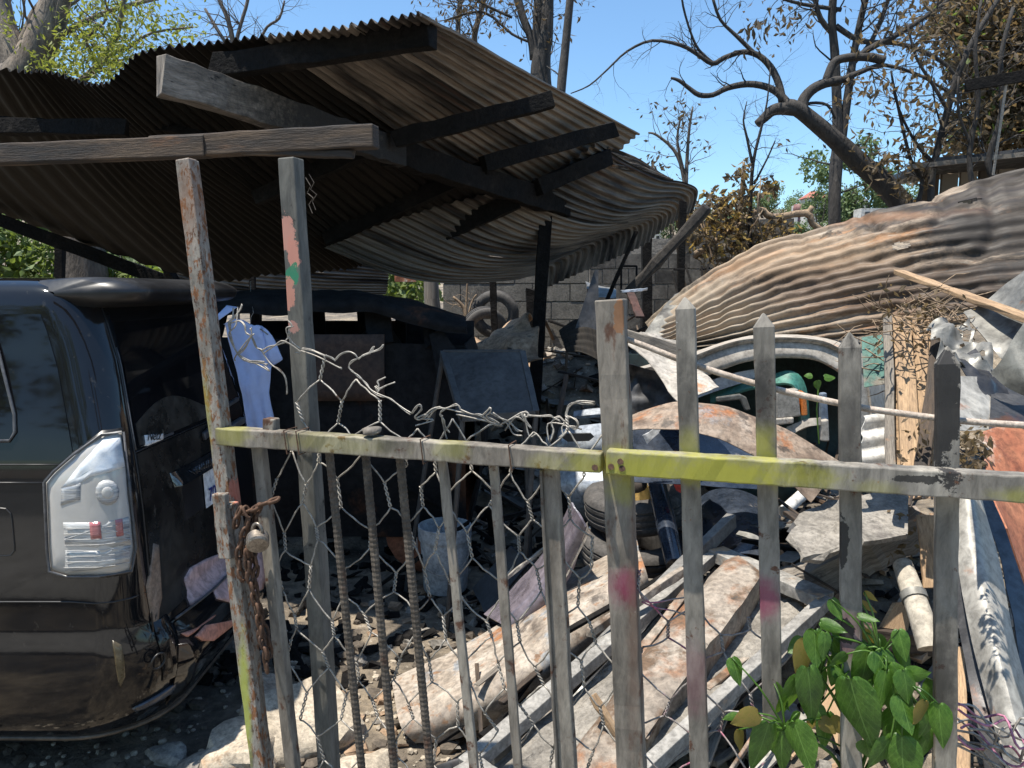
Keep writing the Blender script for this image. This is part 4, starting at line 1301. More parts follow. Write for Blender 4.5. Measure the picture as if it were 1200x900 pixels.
def van_body():
    ts = [-3.2, -2.4, -1.6, -1.0, -.6, -.4, -.2, -.1, 0] + [.02 * i for i in range(1, 15)] + [.34, .45, .6, .75, .85, .92, .98, 1.03] + [1.07 + .03 * i for i in range(11)]
    zs = [0.157, .19, .22, .26, .30, .34, .38, .44, .5, .55, .6, .63, .655, .68, .70, .76, .83, .9, 1.0, 1.1, 1.18, 1.25, 1.32, 1.4, 1.5, 1.6, 1.67, 1.74, 1.78, 1.82, 1.84, 1.86, 1.87, 1.88, 1.885, 1.891, 1.897, 1.90, 1.902]
    mb = MB()
    n = len(ts)
    for z in zs:
        mb.v += [VS(t, z) + Vector((0, 0, 0)) for t in ts] + [Vector((VX0, VFAR - (vlev(z)[1] - 2.59), z)), Vector((VX0, vlev(z)[1], z))]
    n += 2
    for j in range(len(zs) - 1):
        for i in range(n):
            i2 = (i + 1) % n
            mb.f.append((j * n + i, j * n + i2, (j + 1) * n + i2, (j + 1) * n + i))
    mb.f.append(tuple((len(zs) - 1) * n + i for i in range(n)))
    mb.f.append(tuple(reversed(range(n))))
    return mb.build("body", van_paint, VAN, smooth=True, auto=38)


van_body()
lp = lambda a, b, t: a + (b - a) * t


def VPX(px, py, side=True):
    """where the sight line through a reference pixel meets the van: returns (t,z) found by search"""
    best = None
    for i in range(-60, 170):
        t = i * .01
        for j in range(0, 84):
            z = .17 + j * .020
            q = VS(t, z) - EYE
            fy = q.y * _c - q.z * _s
            uy = q.y * _s + q.z * _c
            e = (600 + FOC * q.x / fy - px) ** 2 + (450 - FOC * uy / fy - py) ** 2
            if best is None or e < best[0]:
                best = (e, t, z)
    return best[1], best[2]


# side window, rear window
vpatch("side_window", van_glass, lambda u, v: VS(lp(-2.9, -.02, u), lp(1.262, 1.765, v), .003), 30, 8)
arc0 = .20
vpatch("tailgate", M("dusty_black_paint", [(0.3, (0.010, 0.010, 0.010)), (0.55, (0.022, 0.020, 0.018)), (0.8, (0.06, 0.054, 0.045))], scale=4, rough=(.12, .4), bump=.05, bscale=12, coat=.2, layers=[((0.075, 0.068, 0.056), 9, .56, .74, None, .6), ((0.09, 0.08, 0.065), 40, .62, .8, None, .7)]), lambda u, v: VS(lp(.215, 1.13, u), lp(.62, 1.255, v), .003), 16, 12)
vpatch("dusty_glass_edge", M("dusty_glass", [(0.3, (0.008, 0.008, 0.008)), (0.55, (0.03, 0.028, 0.024)), (0.8, (0.075, 0.068, 0.055))], scale=5, rough=(.1, .5), bump=0, layers=[((0.10, 0.09, 0.072), 36, .58, .75, None, .6)]), lambda u, v: VS(lp(.235, 1.11, u), lp(1.28, 1.30 + .12 * (.5 + .5 * sin(5 * u)), v), .0065), 16, 4)
vpatch("rear_window", van_glass, lambda u, v: VS(lp(.225, 1.12, u), lp(1.275, 1.765, v), .005), 16, 10)
# window trim
mb = MB()
q = [VPX(8, y)[1] for y in (368, 500)]
t8 = VPX(8, 440)[0]
mb.tube([VS(t8 - .5, q[0] + .004, .006), VS(t8 - .02, q[0] + .004, .006), VS(t8, q[0] - .02, .006), VS(t8 + .003, q[1] + .05, .006), VS(t8 - .006, q[1] - .01, .006), VS(t8 - .03, q[1] - .04, .006), VS(t8 - .5, q[1] - .05, .006)], .006, 6)
mb.build("window_trim", grey_plastic, VAN, smooth=True)


def seam(pts, r=.003, name="panel_seam", mat=None):
    mb = MB()
    mb.tube(pts, r, 5)
    return mb.build(name, mat or ink, VAN, smooth=True)


seam([VS(.20, lp(.60, 1.80, k / 16), .001) for k in range(17)], .0035)
seam([VS(.205, lp(1.27, 1.64, k / 10), .005) for k in range(11)], .003, "glass_edge", grey_plastic)
seam([VS(lp(.2, 1.14, k / 16), 1.262, .002) for k in range(17)], .0025)
seam([VS(lp(-2.8, -.02, k / 16), 1.248, .002) for k in range(17)], .003)
seam([VS(lp(-2.8, -.14, k / 16), 1.185, .002) for k in range(17)], .004)
seam([VS(lp(-2.8, -.08, k / 16), .756, .002) for k in range(17)] + [VS(t, .75, .002) for t in (0, .06, .12, .2)], .0035)
# fuel flap
tf, zf = VPX(-8, 622)
mb = MB()
mb.tube([VS(tf + .072 * max(-1, min(1, 1.25 * cos(a))), zf + .085 * max(-1, min(1, 1.25 * sin(a))), .001) for a in [2 * pi * k / 28 for k in range(28)]], .003, 5, closed=True)
mb.build("fuel_flap", ink, VAN)
# roof spoiler
SPO = thing
def spo(u, v):
    t = lp(.06, 1.30, u)
    p = VS(t, 1.82)
    edge = min(u, 1 - u)
    k = smoothstep(edge, 0, .10)
    prof = [(-.30, .030), (-.16, .052), (0, .058), (.10, .045), (.155, .020), (.16, -.002), (.13, -.030), (.02, -.045), (-.10, -.06)]
    a, b = spline([Vector((x, y, 0)) for x, y in prof], v).xy
    cl = smoothstep(edge, -.012, .035)
    a, b = -.10 + (a + .10) * cl, b * cl
    n = Vector((1, 0, 0)) if u > .09 else Vector((1, -.25 + .25 * u / .09, 0))
    return Vector((p.x, p.y, 1.835)) + n * (a * (.55 + .45 * k) + .02) + Vector((0, 0, b * (.75 + .25 * k)))
vpatch("roof_spoiler", black_plastic, spo, 26, 22, .003)
# tail lamp
POLY = [(120, 511), (141, 507), (149, 575), (156, 640), (152, 667), (118, 674), (80, 677), (61, 667), (57, 640), (54, 566), (66, 552), (90, 532)]
PTZ = [VPX(*p) for p in POLY]


def on_skin(t, z):
    """how far the outer skin (tail gate or bumper shell) stands off the body"""
    if .28 < z < .592 and t > .30:
        return .019 + .022 * sin(pi * min(1, (z - .28) / .312 * 1.02)) * smoothstep((t - .3) / .92, 0, .10)
    return .011


def fan_patch(name, mat, ptz, off, parent=VAN, rings=4, dome=.012, th=.004, roundness=True):
    """a domed plate over a polygon given in body coordinates (t,z), following the body"""
    ct = sum(p[0] for p in ptz) / len(ptz)
    cz = sum(p[1] for p in ptz) / len(ptz)
    pts = []
    m = len(ptz)
    for i in range(m):
        a, b = ptz[i], ptz[(i + 1) % m]
        for s in range(4):
            pts.append((lp(a[0], b[0], s / 4), lp(a[1], b[1], s / 4)))
    mb = MB()

    def fn(u, v):
        k = u * len(pts)
        i = int(k) % len(pts)
        j = (i + 1) % len(pts)
        f = k - int(k)
        t, z = lp(pts[i][0], pts[j][0], f), lp(pts[i][1], pts[j][1], f)
        tt, zz = lp(ct, t, v), lp(cz, z, v)
        return VS(tt, zz, (off(tt, zz) if callable(off) else off) + dome * (1 - v ** 6))
    n = len(pts)
    c = [VS(ct, cz, (off(ct, cz) if callable(off) else off) + dome)]
    for r in range(1, rings + 1):
        v = r / rings
        c += [fn(i / n, v) for i in range(n)]
    c += [VS(lp(ct, p[0], 1.0), lp(cz, p[1], 1.0), (0 if callable(off) else off) - .02) for p in pts]
    fs = [(0, 1 + i, 1 + (i + 1) % n) for i in range(n)]
    for r in range(rings + 1 - 0):
        if r == rings:
            break
        for i in range(n):
            a = 1 + r * n
            fs.append((a + i, a + n + i, a + n + (i + 1) % n, a + (i + 1) % n))
    mb.add(c, fs)
    return mb.build(name, mat, parent, smooth=True)


LAMP = fan_patch("tail_lamp", lens_clear, PTZ, .004, dome=.014, rings=8)
big = [(t + (t - sum(p[0] for p in PTZ) / 12) * .06, z + (z - sum(p[1] for p in PTZ) / 12) * .035) for t, z in PTZ]
mb = MB()
mb.tube([VS(t, z, .0135) for t, z in [(p[0] * .985 + .015 * sum(q[0] for q in PTZ) / 12, p[1] * .985 + .015 * sum(q[1] for q in PTZ) / 12) for p in PTZ]], .0055, 6, closed=True)
mb.build("lamp_rim", grey_plastic, LAMP, smooth=True)
fan_patch("lamp_surround", black_plastic, big, .0, dome=.006)


def lamp_bit(name, mat, pts, off=.0190, dome=.0015):
    return fan_patch(name, mat, [VPX(*p) for p in pts], off, LAMP, 2, dome)


lamp_bit("ribbed_lens", lens_ribbed, [(78, 613), (149, 605), (151, 634), (79, 638)])
lamp_bit("ribbed_lens", lens_ribbed, [(79, 643), (151, 638), (149, 660), (80, 668)])
lamp_bit("red_lens", lens_red, [(107, 611), (120, 610), (121, 630), (108, 631)], .0208)
lamp_bit("red_lens", lens_red, [(133, 608), (140, 608), (141, 627), (134, 628)], .0208)
lamp_bit("reflector_band", lens_ribbed, [(74, 570), (98, 566), (98, 583), (75, 588)], .0192)
lamp_bit("upper_reflector", M("bluish_reflector", [(0.35, (0.45, 0.52, 0.60)), (0.65, (0.74, 0.75, 0.75))], scale=22, rough=(.08, .2), bump=.1, bscale=30, bdist=.002, coat=.7, grain=.1), [(118, 518), (138, 514), (143, 545), (108, 556), (88, 570), (76, 568)], .0192)
mb = MB()
for k in range(9):
    y = 616 + 5.6 * k + (2 if k > 4 else 0)
    mb.tube([VS(*VPX(x, y - .06 * (x - 80)), .0215) for x in (80, 98, 116, 134, 148)], .0010, 4)
mb.build("lens_ribs", lens_clear, LAMP)
cb, zb = VPX(126, 577)
for rr, mt, nm, of in ((.036, lens_ribbed, "bulb_ring", .020), (.020, lens_clear, "bulb_reflector", .0235)):
    fan_patch(nm, mt, [(cb + rr * .9 * cos(2 * pi * k / 14), zb + rr * 1.25 * sin(2 * pi * k / 14)) for k in range(14)], of, LAMP, 3, .006)
# sticker
tz = [VPX(*p) for p in ((167, 510), (187, 506), (188, 516), (168, 520))]
ST = fan_patch("badge_sticker", white_paint, tz, .013, dome=.0, rings=2)


def flat_text(body, size, a, b, off, mat, parent, name, shear=0.0, up=None):
    """lettering running from a towards b on the van (t,z)"""
    pa, pb = VS(a[0], a[1], off), VS(b[0], b[1], off)
    x = (pb - pa).normalized()
    zz = Vector((0, 0, 1))
    n = x.cross(zz).normalized()
    y = n.cross(x).normalized()
    cu = bpy.data.curves.new(name, 'FONT')
    cu.body = body
    cu.size = size
    cu.shear = shear
    cu.extrude = .0008
    o = bpy.data.objects.new(name, cu)
    COL.objects.link(o)
    cu.materials.append(mat)
    o.parent = parent
    R = Matrix((x, y, n)).transposed().to_4x4()
    COL.objects.unlink(o)
    COL.objects.link(o)
    o.parent = None
    bpy.context.view_layer.update()
    me = bpy.data.meshes.new_from_object(o.evaluated_get(bpy.context.evaluated_depsgraph_get()))
    bpy.data.objects.remove(o)
    if not me.materials:
        me.materials.append(mat)
    o = bpy.data.objects.new(name, me)
    COL.objects.link(o)
    o.parent = parent
    o.matrix_local = Matrix.Translation(pa - base_of(parent)) @ R
    return o


m0, m1 = VPX(169.5, 518.5), VPX(187, 514.5)
L0 = (VS(*m1) - VS(*m0)).length
flat_text("Netz", L0 * .40, m0, m1, .0150, ink, ST, "sticker_lettering", .25)
vpatch("glass_label", grey_plastic, lambda u, v: VS(lp(tz[1][0], tz[1][0] + .10, u), lp(tz[2][1], tz[1][1], v), .0065), 3, 2)
# chrome garnish with lettering
g = [VPX(*p) for p in ((198, 556), (252, 534), (252, 556), (202, 574))]
ga, gb = g[0][0], .98
zt, zbm = g[0][1], g[3][1]
GAR = vpatch("number_plate_garnish", M("dark_chrome", [(0.3, (0.10, 0.105, 0.115)), (0.7, (0.18, 0.185, 0.20))], scale=6, rough=(.06, .15), metal=.9, bump=0), lambda u, v: VS(lp(ga, gb, u) + .012 * (1 - v) * (1 - u), lp(zbm, zt, v), (.034 - .022 * v) * smoothstep(u, -.01, .02)), 24, 5, .004)
vpatch("plate_recess", ink, lambda u, v: VS(lp(ga + .09, gb - .1, u), lp(zbm - .16, zbm - .004, v), .004), 8, 4)
m0 = (ga + .17, lp(zbm, zt, .25))
flat_text("VALVEMATIC", (zt - zbm) * .75, m0, (m0[0] + .4, m0[1]), .033, chrome, GAR, "garnish_lettering")
pz = [VPX(*p) for p in ((236, 571), (240, 610))]
PL = vpatch("number_plate", white_paint, lambda u, v: VS(lp(pz[0][0], pz[0][0] + .33, u), lp(zbm - .165, zbm - .012, v), .012), 6, 3, .003)
flat_text("70", .085, (pz[0][0] + .03, zbm - .145), (pz[0][0] + .3, zbm - .145), .0135, blue_ink, PL, "plate_lettering")
# tail gate handle (pale lever) and wiper
mb = MB()
h0, h1 = VPX(236, 512), VPX(254, 494)
mb.beam(VS(h0[0], h0[1], .012), VS(h1[0] + .08, h1[1] + .015, .02), .02, .035, seg=5, wob=.002)
mb.build("wiper_arm", grey_plastic, VAN, bevel=.006)
mb = MB()
mb.beam(VS(.98, 1.30, .03), VS(1.20, 1.315, .03), .02, .018, seg=3)
mb.beam(VS(1.0, 1.20, .03), VS(1.22, 1.21, .03), .03, .03, seg=3)
mb.build("gate_bracket", grey_plastic, VAN, bevel=.005)
# the damage: exposed primer, bumper lip, tow eye, reflector
pk = [(216, 678), (222, 665), (240, 655), (262, 647), (300, 640), (300, 690), (262, 706), (247, 700), (246, 690), (222, 708)]
fan_patch("scraped_patch", primer_pink, [VPX(*p) for p in pk], on_skin, dome=.001, rings=8)
pk = [(221, 745), (232, 732), (262, 712), (268, 716), (262, 735), (240, 752), (228, 752)]
fan_patch("scraped_patch", primer_salmon, [VPX(*p) for p in pk], on_skin, dome=.001, rings=8)
pk = [(210, 744), (222, 733), (243, 720), (243, 723), (224, 737), (213, 746)]
fan_patch("scraped_patch", primer_salmon, [VPX(*p) for p in pk], on_skin, dome=.001, rings=8)
pk = [(178, 636), (186, 640), (190, 700), (184, 735), (178, 730), (172, 690)]
fan_patch("torn_edge", M("torn_filler", [(0.3, (0.20, 0.13, 0.085)), (0.7, (0.34, 0.26, 0.20))], scale=8, rough=(.5, .8)), [VPX(*p) for p in pk], .004, dome=.003)
# bumper skin: proud shell on the lower corner
vpatch("bumper", van_paint, lambda u, v: VS(lp(.30, 1.22, u), lp(.28, .592, v), .012 + .022 * sin(pi * min(1, v * 1.02)) * smoothstep(u, 0, .10)), 26, 10, .006)
seam([VS(lp(.30, 1.22, k / 18), 0.608 - .02 * sin(pi * k / 18), .026) for k in range(19)], .006, "bumper_lip", grey_plastic)
vpatch("bumper_flap", van_paint, lambda u, v: VS(lp(.20, .29, u) + .05 * (1 - v), lp(.40, .63, v), .005 + .006 * sin(pi * u)), 6, 8, .004)
mb = MB()
ce = VPX(180, 772)
mb.tube([VS(ce[0] + .022 * cos(a), ce[1] + .028 * sin(a), .038) for a in [2 * pi * k / 14 for k in range(14)]], .004, 5, closed=True)
mb.build("tow_eye", black_plastic, VAN, smooth=True)
pk = [(133, 750), (143, 756), (147, 790), (143, 806), (137, 800), (133, 775)]
fan_patch("corner_reflector", M("amber_strip", [(0.3, (0.04, 0.03, 0.015)), (0.7, (0.10, 0.075, 0.035))], scale=8, rough=(.15, .3), coat=.5), [VPX(*p) for p in pk], .004, dome=.004)
seam([VS(lp(-1.6, 0, k / 8), .205, .004) for k in range(8)] + [VS(lp(0, 1.27, k / 24), .205, .006) for k in range(25)], .009, "bumper_strip", M("dusty_lip", [(0.3, (0.05, 0.042, 0.032)), (0.7, (0.16, 0.13, 0.10))], scale=8, rough=(.5, .7)))
pk = [(155, 828), (205, 798), (206, 803), (198, 812), (160, 834)]
fan_patch("lower_reflector", blue_black, [VPX(*p) for p in pk], .012, dome=.002)
# wheels
for x in (-2.55, -4.35):
    for y in (2.72, 3.80):
        wh = MB()
        Rm = Matrix.Translation((x, y, .30)) @ Matrix.Rotation(pi / 2, 4, 'X')
        wh.lathe([(.19, -.09), (.29, -.10), (.315, -.06), (.315, .06), (.29, .10), (.19, .09)], 24, Rm)
        w = wh.build("wheel", rubber, VAN, smooth=True)
        wh = MB()
        wh.lathe([(.0, .05), (.06, .06), (.17, .03), (.2, .08), (.2, -.08), (0, -.04)], 20, Rm)
        wh.build("rim", chrome, w, smooth=True)

# ------------------------------------------------------------------ burnt-out car inside the shed
BC = thing("burnt_car", "burnt out black car under the shed with gaps of daylight through its windows", "car", (-1.5, 5.9, 0))


def bpart(name, fn, nu, nv, mat, th=.01):
    mb = MB()
    mb.sheet(fn, nu, nv, th)
    return mb.build(name, mat, BC, smooth=True, auto=40)


soot_metal = M("sooty_car_metal", [(0.3, (0.008, 0.008, 0.009)), (0.6, (0.022, 0.021, 0.021)), (0.8, (0.06, 0.05, 0.045))], scale=3, rough=(.7, .95), spec=.15, bump=.4, bscale=25, bdist=.008, layers=[((0.10, 0.045, 0.025), 2.2, .58, .70)])
RF = net_surface([row((225, 374, 4.80), (330, 368, 4.78), (440, 370, 4.76), (548, 393, 4.66)), row((225, 352, 4.9), (330, 347, 4.86), (440, 352, 4.82), (546, 378, 4.72)), row((235, 346, 5.5), (335, 341, 5.5), (440, 346, 5.4), (545, 374, 5.3)), row((240, 350, 6.1), (335, 346, 6.1), (440, 350, 6.0), (540, 376, 5.8))])
bpart("roof", lambda u, v: RF(u, v) + Vector((0, .02 * nz(RF(u, v), 5, 3), .035 * nz(RF(u, v), 4))), 20, 36, soot_metal)
# lower body near side with rusty doors, far side, end panel
y0, y1 = 4.85, 6.0
bx0, bx1 = P(225, 400, y0).x, P(545, 400, y0).x
zb_ = 1.56
mb = MB()
mb.sheet(lambda u, v: Vector((lp(bx0, bx1, u), y0 + .05 * sin(pi * v) * -1 + .01 * nz((u * 3, v * 2, 0), 2), lp(.25, zb_ - .06 * u, v))), 20, 8, .02)
mb.build("door_side", soot_metal, BC, smooth=True, auto=40)
mb = MB()
mb.sheet(lambda u, v: Vector((lp(bx0, bx1, u), y1 + .02 * nz((u * 3, v * 2, 4), 2), lp(.25, zb_ + .05, v))), 12, 4, .02)
mb.build("far_side", soot_metal, BC, smooth=True)
mb = MB()
mb.sheet(lambda u, v: Vector((bx1 + .12 * sin(pi * v), lp(y0, y1, u), lp(.25, zb_ - .06, v))), 8, 6, .02)
mb.build("rear_panel", soot_metal, BC, smooth=True)
for a, b, w in [((250, 402, 4.86), (262, 352, 4.95), .07), ((352, 402, 4.84), (350, 350, 4.95), .10), ((448, 404, 4.84), (440, 354, 4.95), .16), ((505, 405, 4.84), (500, 366, 4.9), .07), ((470, 404, 5.9), (470, 356, 5.9), .08), ((375, 402, 5.9), (372, 352, 5.9), .10), ((300, 402, 5.95), (300, 352, 5.95), .07), ((427, 402, 5.9), (424, 352, 5.9), .08)]:
    mb = MB()
    mb.beam(P(*a), P(*b), w, .05, up=Vector((0, 1, 0)), seg=4, wob=.004)
    mb.build("pillar", soot_metal, BC)
mb = MB()
mb.add([P(503, 392, 4.75), P(517, 385, 4.75), P(546, 425, 4.7), P(512, 436, 4.7), P(503, 392, 4.95), P(517, 385, 4.95), P(546, 425, 4.9), P(512, 436, 4.9)], [(0, 1, 2, 3), (7, 6, 5, 4), (0, 4, 5, 1), (1, 5, 6, 2), (2, 6, 7, 3), (3, 7, 4, 0)])
mb.build("rear_quarter", soot_metal, BC)
for k, x in enumerate((lp(bx0, bx1, .2), lp(bx0, bx1, .62))):
    mb = MB()
    mb.sheet(lambda u, v: Vector((x + .25 * u, lp(5.0, 5.9, v), 1.0 + .58 * (1 - u) ** .5 + .02 * sin(9 * v))), 5, 8, .06)
    mb.build("seat", soot_metal, BC, smooth=True)
# rusty door skin
item = MB()
item.sheet(lambda u, v: P(lp(362, 450, u), lp(470, 392, v), 4.76 + .02 * sin(3 * u)), 8, 6, .015)
item.build("rusty_door", M("burnt_brown_door", [(0.3, (0.03, 0.02, 0.016)), (0.6, (0.085, 0.05, 0.035)), (0.8, (0.16, 0.10, 0.07))], scale=4, rough=(.7, .9), bump=.3), BC, smooth=True)
for x in (lp(bx0, bx1, .08), lp(bx0, bx1, .85)):
    for y in (y0 + .08, y1 - .08):
        wh = MB()
        wh.lathe([(0, -.06), (.17, -.06), (.27, -.08), (.29, 0), (.27, .08), (.17, .06), (0, .06)], 18, Matrix.Translation((x, y, .28)) @ Matrix.Rotation(pi / 2, 4, 'X'))
        wh.build("wheel_rim", rust_red if x > -1 else soot_metal, BC, smooth=True)

# ------------------------------------------------------------------ T-shirt hanging beside the van
def interp(E, y):
    for (x0, y0_), (x1, y1_) in zip(E, E[1:]):
        if y <= y1_:
            return lp(x0, x1, max(0, (y - y0_) / max(1e-6, y1_ - y0_)))
    return E[-1][0]


def build_shirt():
    d = 4.70
    L = [(262, 379), (266, 392), (272, 415), (279, 440), (284, 462), (287, 480), (291, 507)]
    Rr = [(311, 385), (318, 393), (324, 404), (328, 413), (331.5, 421), (326, 425), (317.5, 429), (316.5, 442), (315, 460), (318, 478), (321, 492), (325, 507)]
    body = [(306, 385), (311, 400), (316, 428), (316, 460), (321, 492), (325, 507)]
    topc = [(262, 380), (272, 373.5), (284, 375), (297, 382.5), (302, 381), (311, 385.5)]
    t = thing("t_shirt", "pale blue T-shirt hanging up at the rear of the black van", "T-shirt", P(300, 507, d))

    def fn(side):
        def f(u, v):
            y = lp(379, 507, v ** 1.1)
            x = lp(interp(L, y), interp(Rr, y), u)
            yy = y
            if v < .12:
                tp = interp([(b, a) for a, b in topc], lp(262, 311, u))
                yy = lp(tp, y, v / .12)
            yy += 1.2 * sin(14 * u) * smoothstep(v, .9, 1)
            fold = .010 * sin(6 * u + 3.0 * v + 1) * v + .007 * sin(17 * u - 4 * v) * v + .016 * nz((u * 3, v * 4, 2), 1.5)
            fold += .022 * max(0, 1 - abs(x - interp(body, y)) / 2.2) * (1 if y < 432 else 0)
            puff = .045 * max(0, sin(pi * u)) ** .6 * (.4 + .6 * v)
            return P(x, yy, d) + Vector((0, (fold - puff) if side else puff * .8 + fold + .004, 0))
        return f
    mb = MB()
    mb.sheet(fn(1), 34, 60, .002)
    mb.sheet(fn(0), 34, 60, .002)
    mb.build("fabric", shirt_mat, t, smooth=True)
    mb = MB()
    mb.tube([P(x, y, d - .01) for x, y in ((268, 379), (280, 379), (291, 384), (300, 386), (306, 386), (314, 392))], .004, 5)
    mb.tube([P(293, 385, d), P(294, 372, d), P(297, 366, d), P(294, 352, d + .2), P(293.5, 330, 5.2)], .002, 5)
    mb.build("hanger", galv, t)


build_shirt()
mb = crumple_sheet(MB(), [P(252, 372, 4.6), P(266, 358, 4.7), P(278, 360, 4.7), P(256, 376, 4.6)], nu=6, nv=4, amp=.008)
tag(mb.build("cloth_scrap", shirt_mat, smooth=True), "small scrap of pale blue cloth above the T-shirt, under the van spoiler", "cloth")


# ------------------------------------------------------------------ gate, fence, wire netting
def wbar(name, a, b, w, h, mat, parent, off=0.0, seg=10, wob=.0012, tip=0.0, bevel=.003, off1=None, square=True):
    mb = MB()
    mb.beam(W(*a, off), W(*b, off if off1 is None else off1), w, h, up=FN, seg=seg, wob=wob, tip=tip)
    return mb.build(name, mat, parent, bevel=bevel)


GT = thing("metal_gate", "weathered low metal gate with wire netting, its top rail sprayed yellow green", "gate", W(480, 900, 0) * 1.0)
GT.location.z = 0
rail = wbar("top_rail", (258, 510), (706, 541), .042, .040, gate_paint, GT, -.005, seg=30, wob=.0014)
wbar("stile", (303, 518), (350, 960), .030, .026, gate_paint, GT, .022)
wbar("stile", (645, 546), (672, 1000), .036, .030, gate_paint, GT, .022)
wbar("stile_flange", (636, 548), (661, 1000), .006, .045, gate_paint, GT, .02)
for a, b in [((385, 522), (430, 960)), ((428, 527), (467, 960)), ((468, 530), (510, 960)), ((518, 535), (562, 960)), ((578, 540), (612, 960))]:
    rb_ = a[0] in (385, 428, 468)
    p, q = W(*a, .02), W(*b, .02)
    mb = MB()
    n = 150
    if rb_:
        pts = [p.lerp(q, k / n) for k in range(n + 1)]
        mb.tube(pts, [.0094 + .0010 * (k % 2) for k in range(n + 1)], 8)
        mb.build("reinforcing_bar", rebar_mat, GT, smooth=False)
    else:
        mb.beam(p, q, .021, .012, up=FN, seg=14, wob=.0012)
        mb.build("bar", gate_paint, GT, bevel=.002)
# end cap sleeve, lump of weld, binding wires, bottom rail
wbar("pipe_stub", (318, 505), (318, 490), .030, .030, gate_paint, GT, .01, seg=2)
mb = MB()
mb.stone(W(436, 505, -.005), .030, random.Random(3), 2, .3, .45)
mb.build("weld_lump", gate_paint, GT, smooth=True)
wbar("bottom_rail", (330, 1010), (690, 1030), .04, .04, gate_paint, GT, .0)
for x in (342, 356, 500, 602):
    y = 510 + (x - 258) * .069
    c = W(x, y, -.005)
    mb = MB()
    mb.tube([c + FN * (.026 * a) + Z * (.027 * b) + FT * (.004 * math.sin(3 * a + b)) for a, b in ((-1, -1), (-1, 1), (1, 1), (1, -1))], .0016, 5, closed=True)
    mb.build("binding_wire", chain_mat, GT)

FE = thing("metal_fence", "metal picket fence with pointed tops and yellow sprayed rail at the right", "fence", W(960, 900, 0) * 1.0)
FE.location.z = 0
wbar("rail", (712, 540), (1290, 577), .048, .040, fence_paint, FE, -.012, seg=40, wob=.0012)
wbar("post", (716, 351), (745, 1000), .058, .050, M("fence_post_paint", [(0.3, (0.08, 0.07, 0.058)), (0.5, (0.195, 0.17, 0.14)), (0.72, (0.33, 0.295, 0.245))], scale=7, stretch=(1, 1, .25), rough=(.6, .85), bump=.4, bscale=60, bdist=.004,
     layers=[(RUSTD, 16, .56, .66, (1, 1, .4)), ((0.5, 0.48, 0.45), 60, .70, .74), (SOOT, 5, .62, .74, (1, 1, .4))],
     blobs=[_sp(728, 545, .06, .045, YEL, .85), _sp(734, 575, .05, .04, YEL, .5), _sp(735, 688, .05, .05, MAG, .7), ((0.22, 0.10, 0.04), tuple(W(726, 372)), (.010, .2, .035), .85, 1), (RUSTD, tuple(W(745, 700)), (.02, .2, .4), .5)]), FE, .03, seg=24, wob=.0016)
wbar("post_flange", (727, 350), (752, 1000), .020, .010, fence_paint, FE, .055, seg=20)
for x, y in ((697, 548), (716, 547), (727, 541), (729, 527 + 22)):
    mb = MB()
    n_ = -FN
    mb.tube([W(x, y, -.026), W(x, y, -.034)], .0065, 8)
    mb.build("bolt", chain_mat, FE)
for (x0, y0_), (x1, y1_), tp in [((803, 362), (823, 1000), .026), ((895, 383), (906, 850), .030), ((995.5, 407), (998, 1000), .032), ((1110, 426), (1106, 1000), .036)]:
    p1, p0 = W(x0, y0_, .03), W(x1, y1_, .03)
    mb = MB()
    mb.beam(p0, p1, .0385, .026, up=FN, seg=24, wob=.0010, tip=tp)
    mb.build("picket", fence_paint, FE, bevel=.0025)
mb = MB()
rod = [(722, 393), (760, 407), (815, 428), (905, 455), (1000, 476), (1060, 485), (1125, 493), (1210, 499), (1290, 503)]
pts = [W(x, y, .048) for x, y in rod]
pts, rs = smooth_path(pts, [.0062] * len(pts), 5)
mb.tube(pts, rs, 8)
mb.build("round_rod", M("rod_paint", [(0.3, (0.28, 0.22, 0.17)), (0.7, (0.54, 0.46, 0.39))], scale=30, rough=(.6, .8), bump=.4, bscale=120, bdist=.002, layers=[((0.22, 0.05, 0.06), 9, .60, .7)]), FE, smooth=True)

# left posts that carry the front beam of the shed
GP = thing("gate_post", "tall leaning rusty gate post with flaking white paint", "post", W(300, 900, .0) * 1.0)
GP.location.z = 0
wbar("tube", (218, 187), (323, 1040), .040, .030, post_rust, GP, .0, seg=30, wob=.0012)
wbar("angle_flange", (229, 188), (334, 1040), .007, .020, post_rust, GP, .012, seg=30)
wbar("latch_tube", (258, 578), (266, 654), .036, .020, post_rust, GP, -.035, seg=6)
wbar("latch_bracket", (262, 590), (276, 592), .012, .030, post_rust, GP, -.018, seg=2)
PP = thing("painted_post", "grey post with peeling pink and green paint under the shed front beam", "post", W(380, 900, .1))
PP.location.z = 0
wbar("shaft", (340.5, 186), (396, 1060), .044, .044, post_wood, PP, .10, seg=30, wob=.0010)
mb = MB()
cw = [(358, 208), (364, 218), (360, 226), (367, 232), (362, 240), (366, 250)]
mb.tube([W(x, y, .08) for x, y in cw], .0012, 4)
mb.tube([W(x + 4, y - 4, .08) for x, y in reversed(cw)], .0008, 4)
tag(mb.build("tangled_wire", rebar_mat), "small tangle of thin wire on the painted post under the beam", "wire")


# ------------------------------------------------------------------ hexagonal wire netting
def net_xy(i, j):
    """pixel position of hexagon corner lattice; i across, j down in half rows"""
    x = 264 + 22.4 * i
    y = 372 + j * 50
    n1, n2 = mnoise.noise(Vector((x * .012, y * .012, 1))), mnoise.noise(Vector((x * .012, y * .012, 9)))
    n3, n4 = mnoise.noise(Vector((x * .06, y * .06, 4))), mnoise.noise(Vector((x * .06, y * .06, 14)))
    lean = (y - 520) * .085 * max(.2, 1 - (x - 260) / 900)
    return x + 16 * n1 + 11 * n3 + lean, y + 16 * n2 + 10 * n4 + (x - 480) * .05


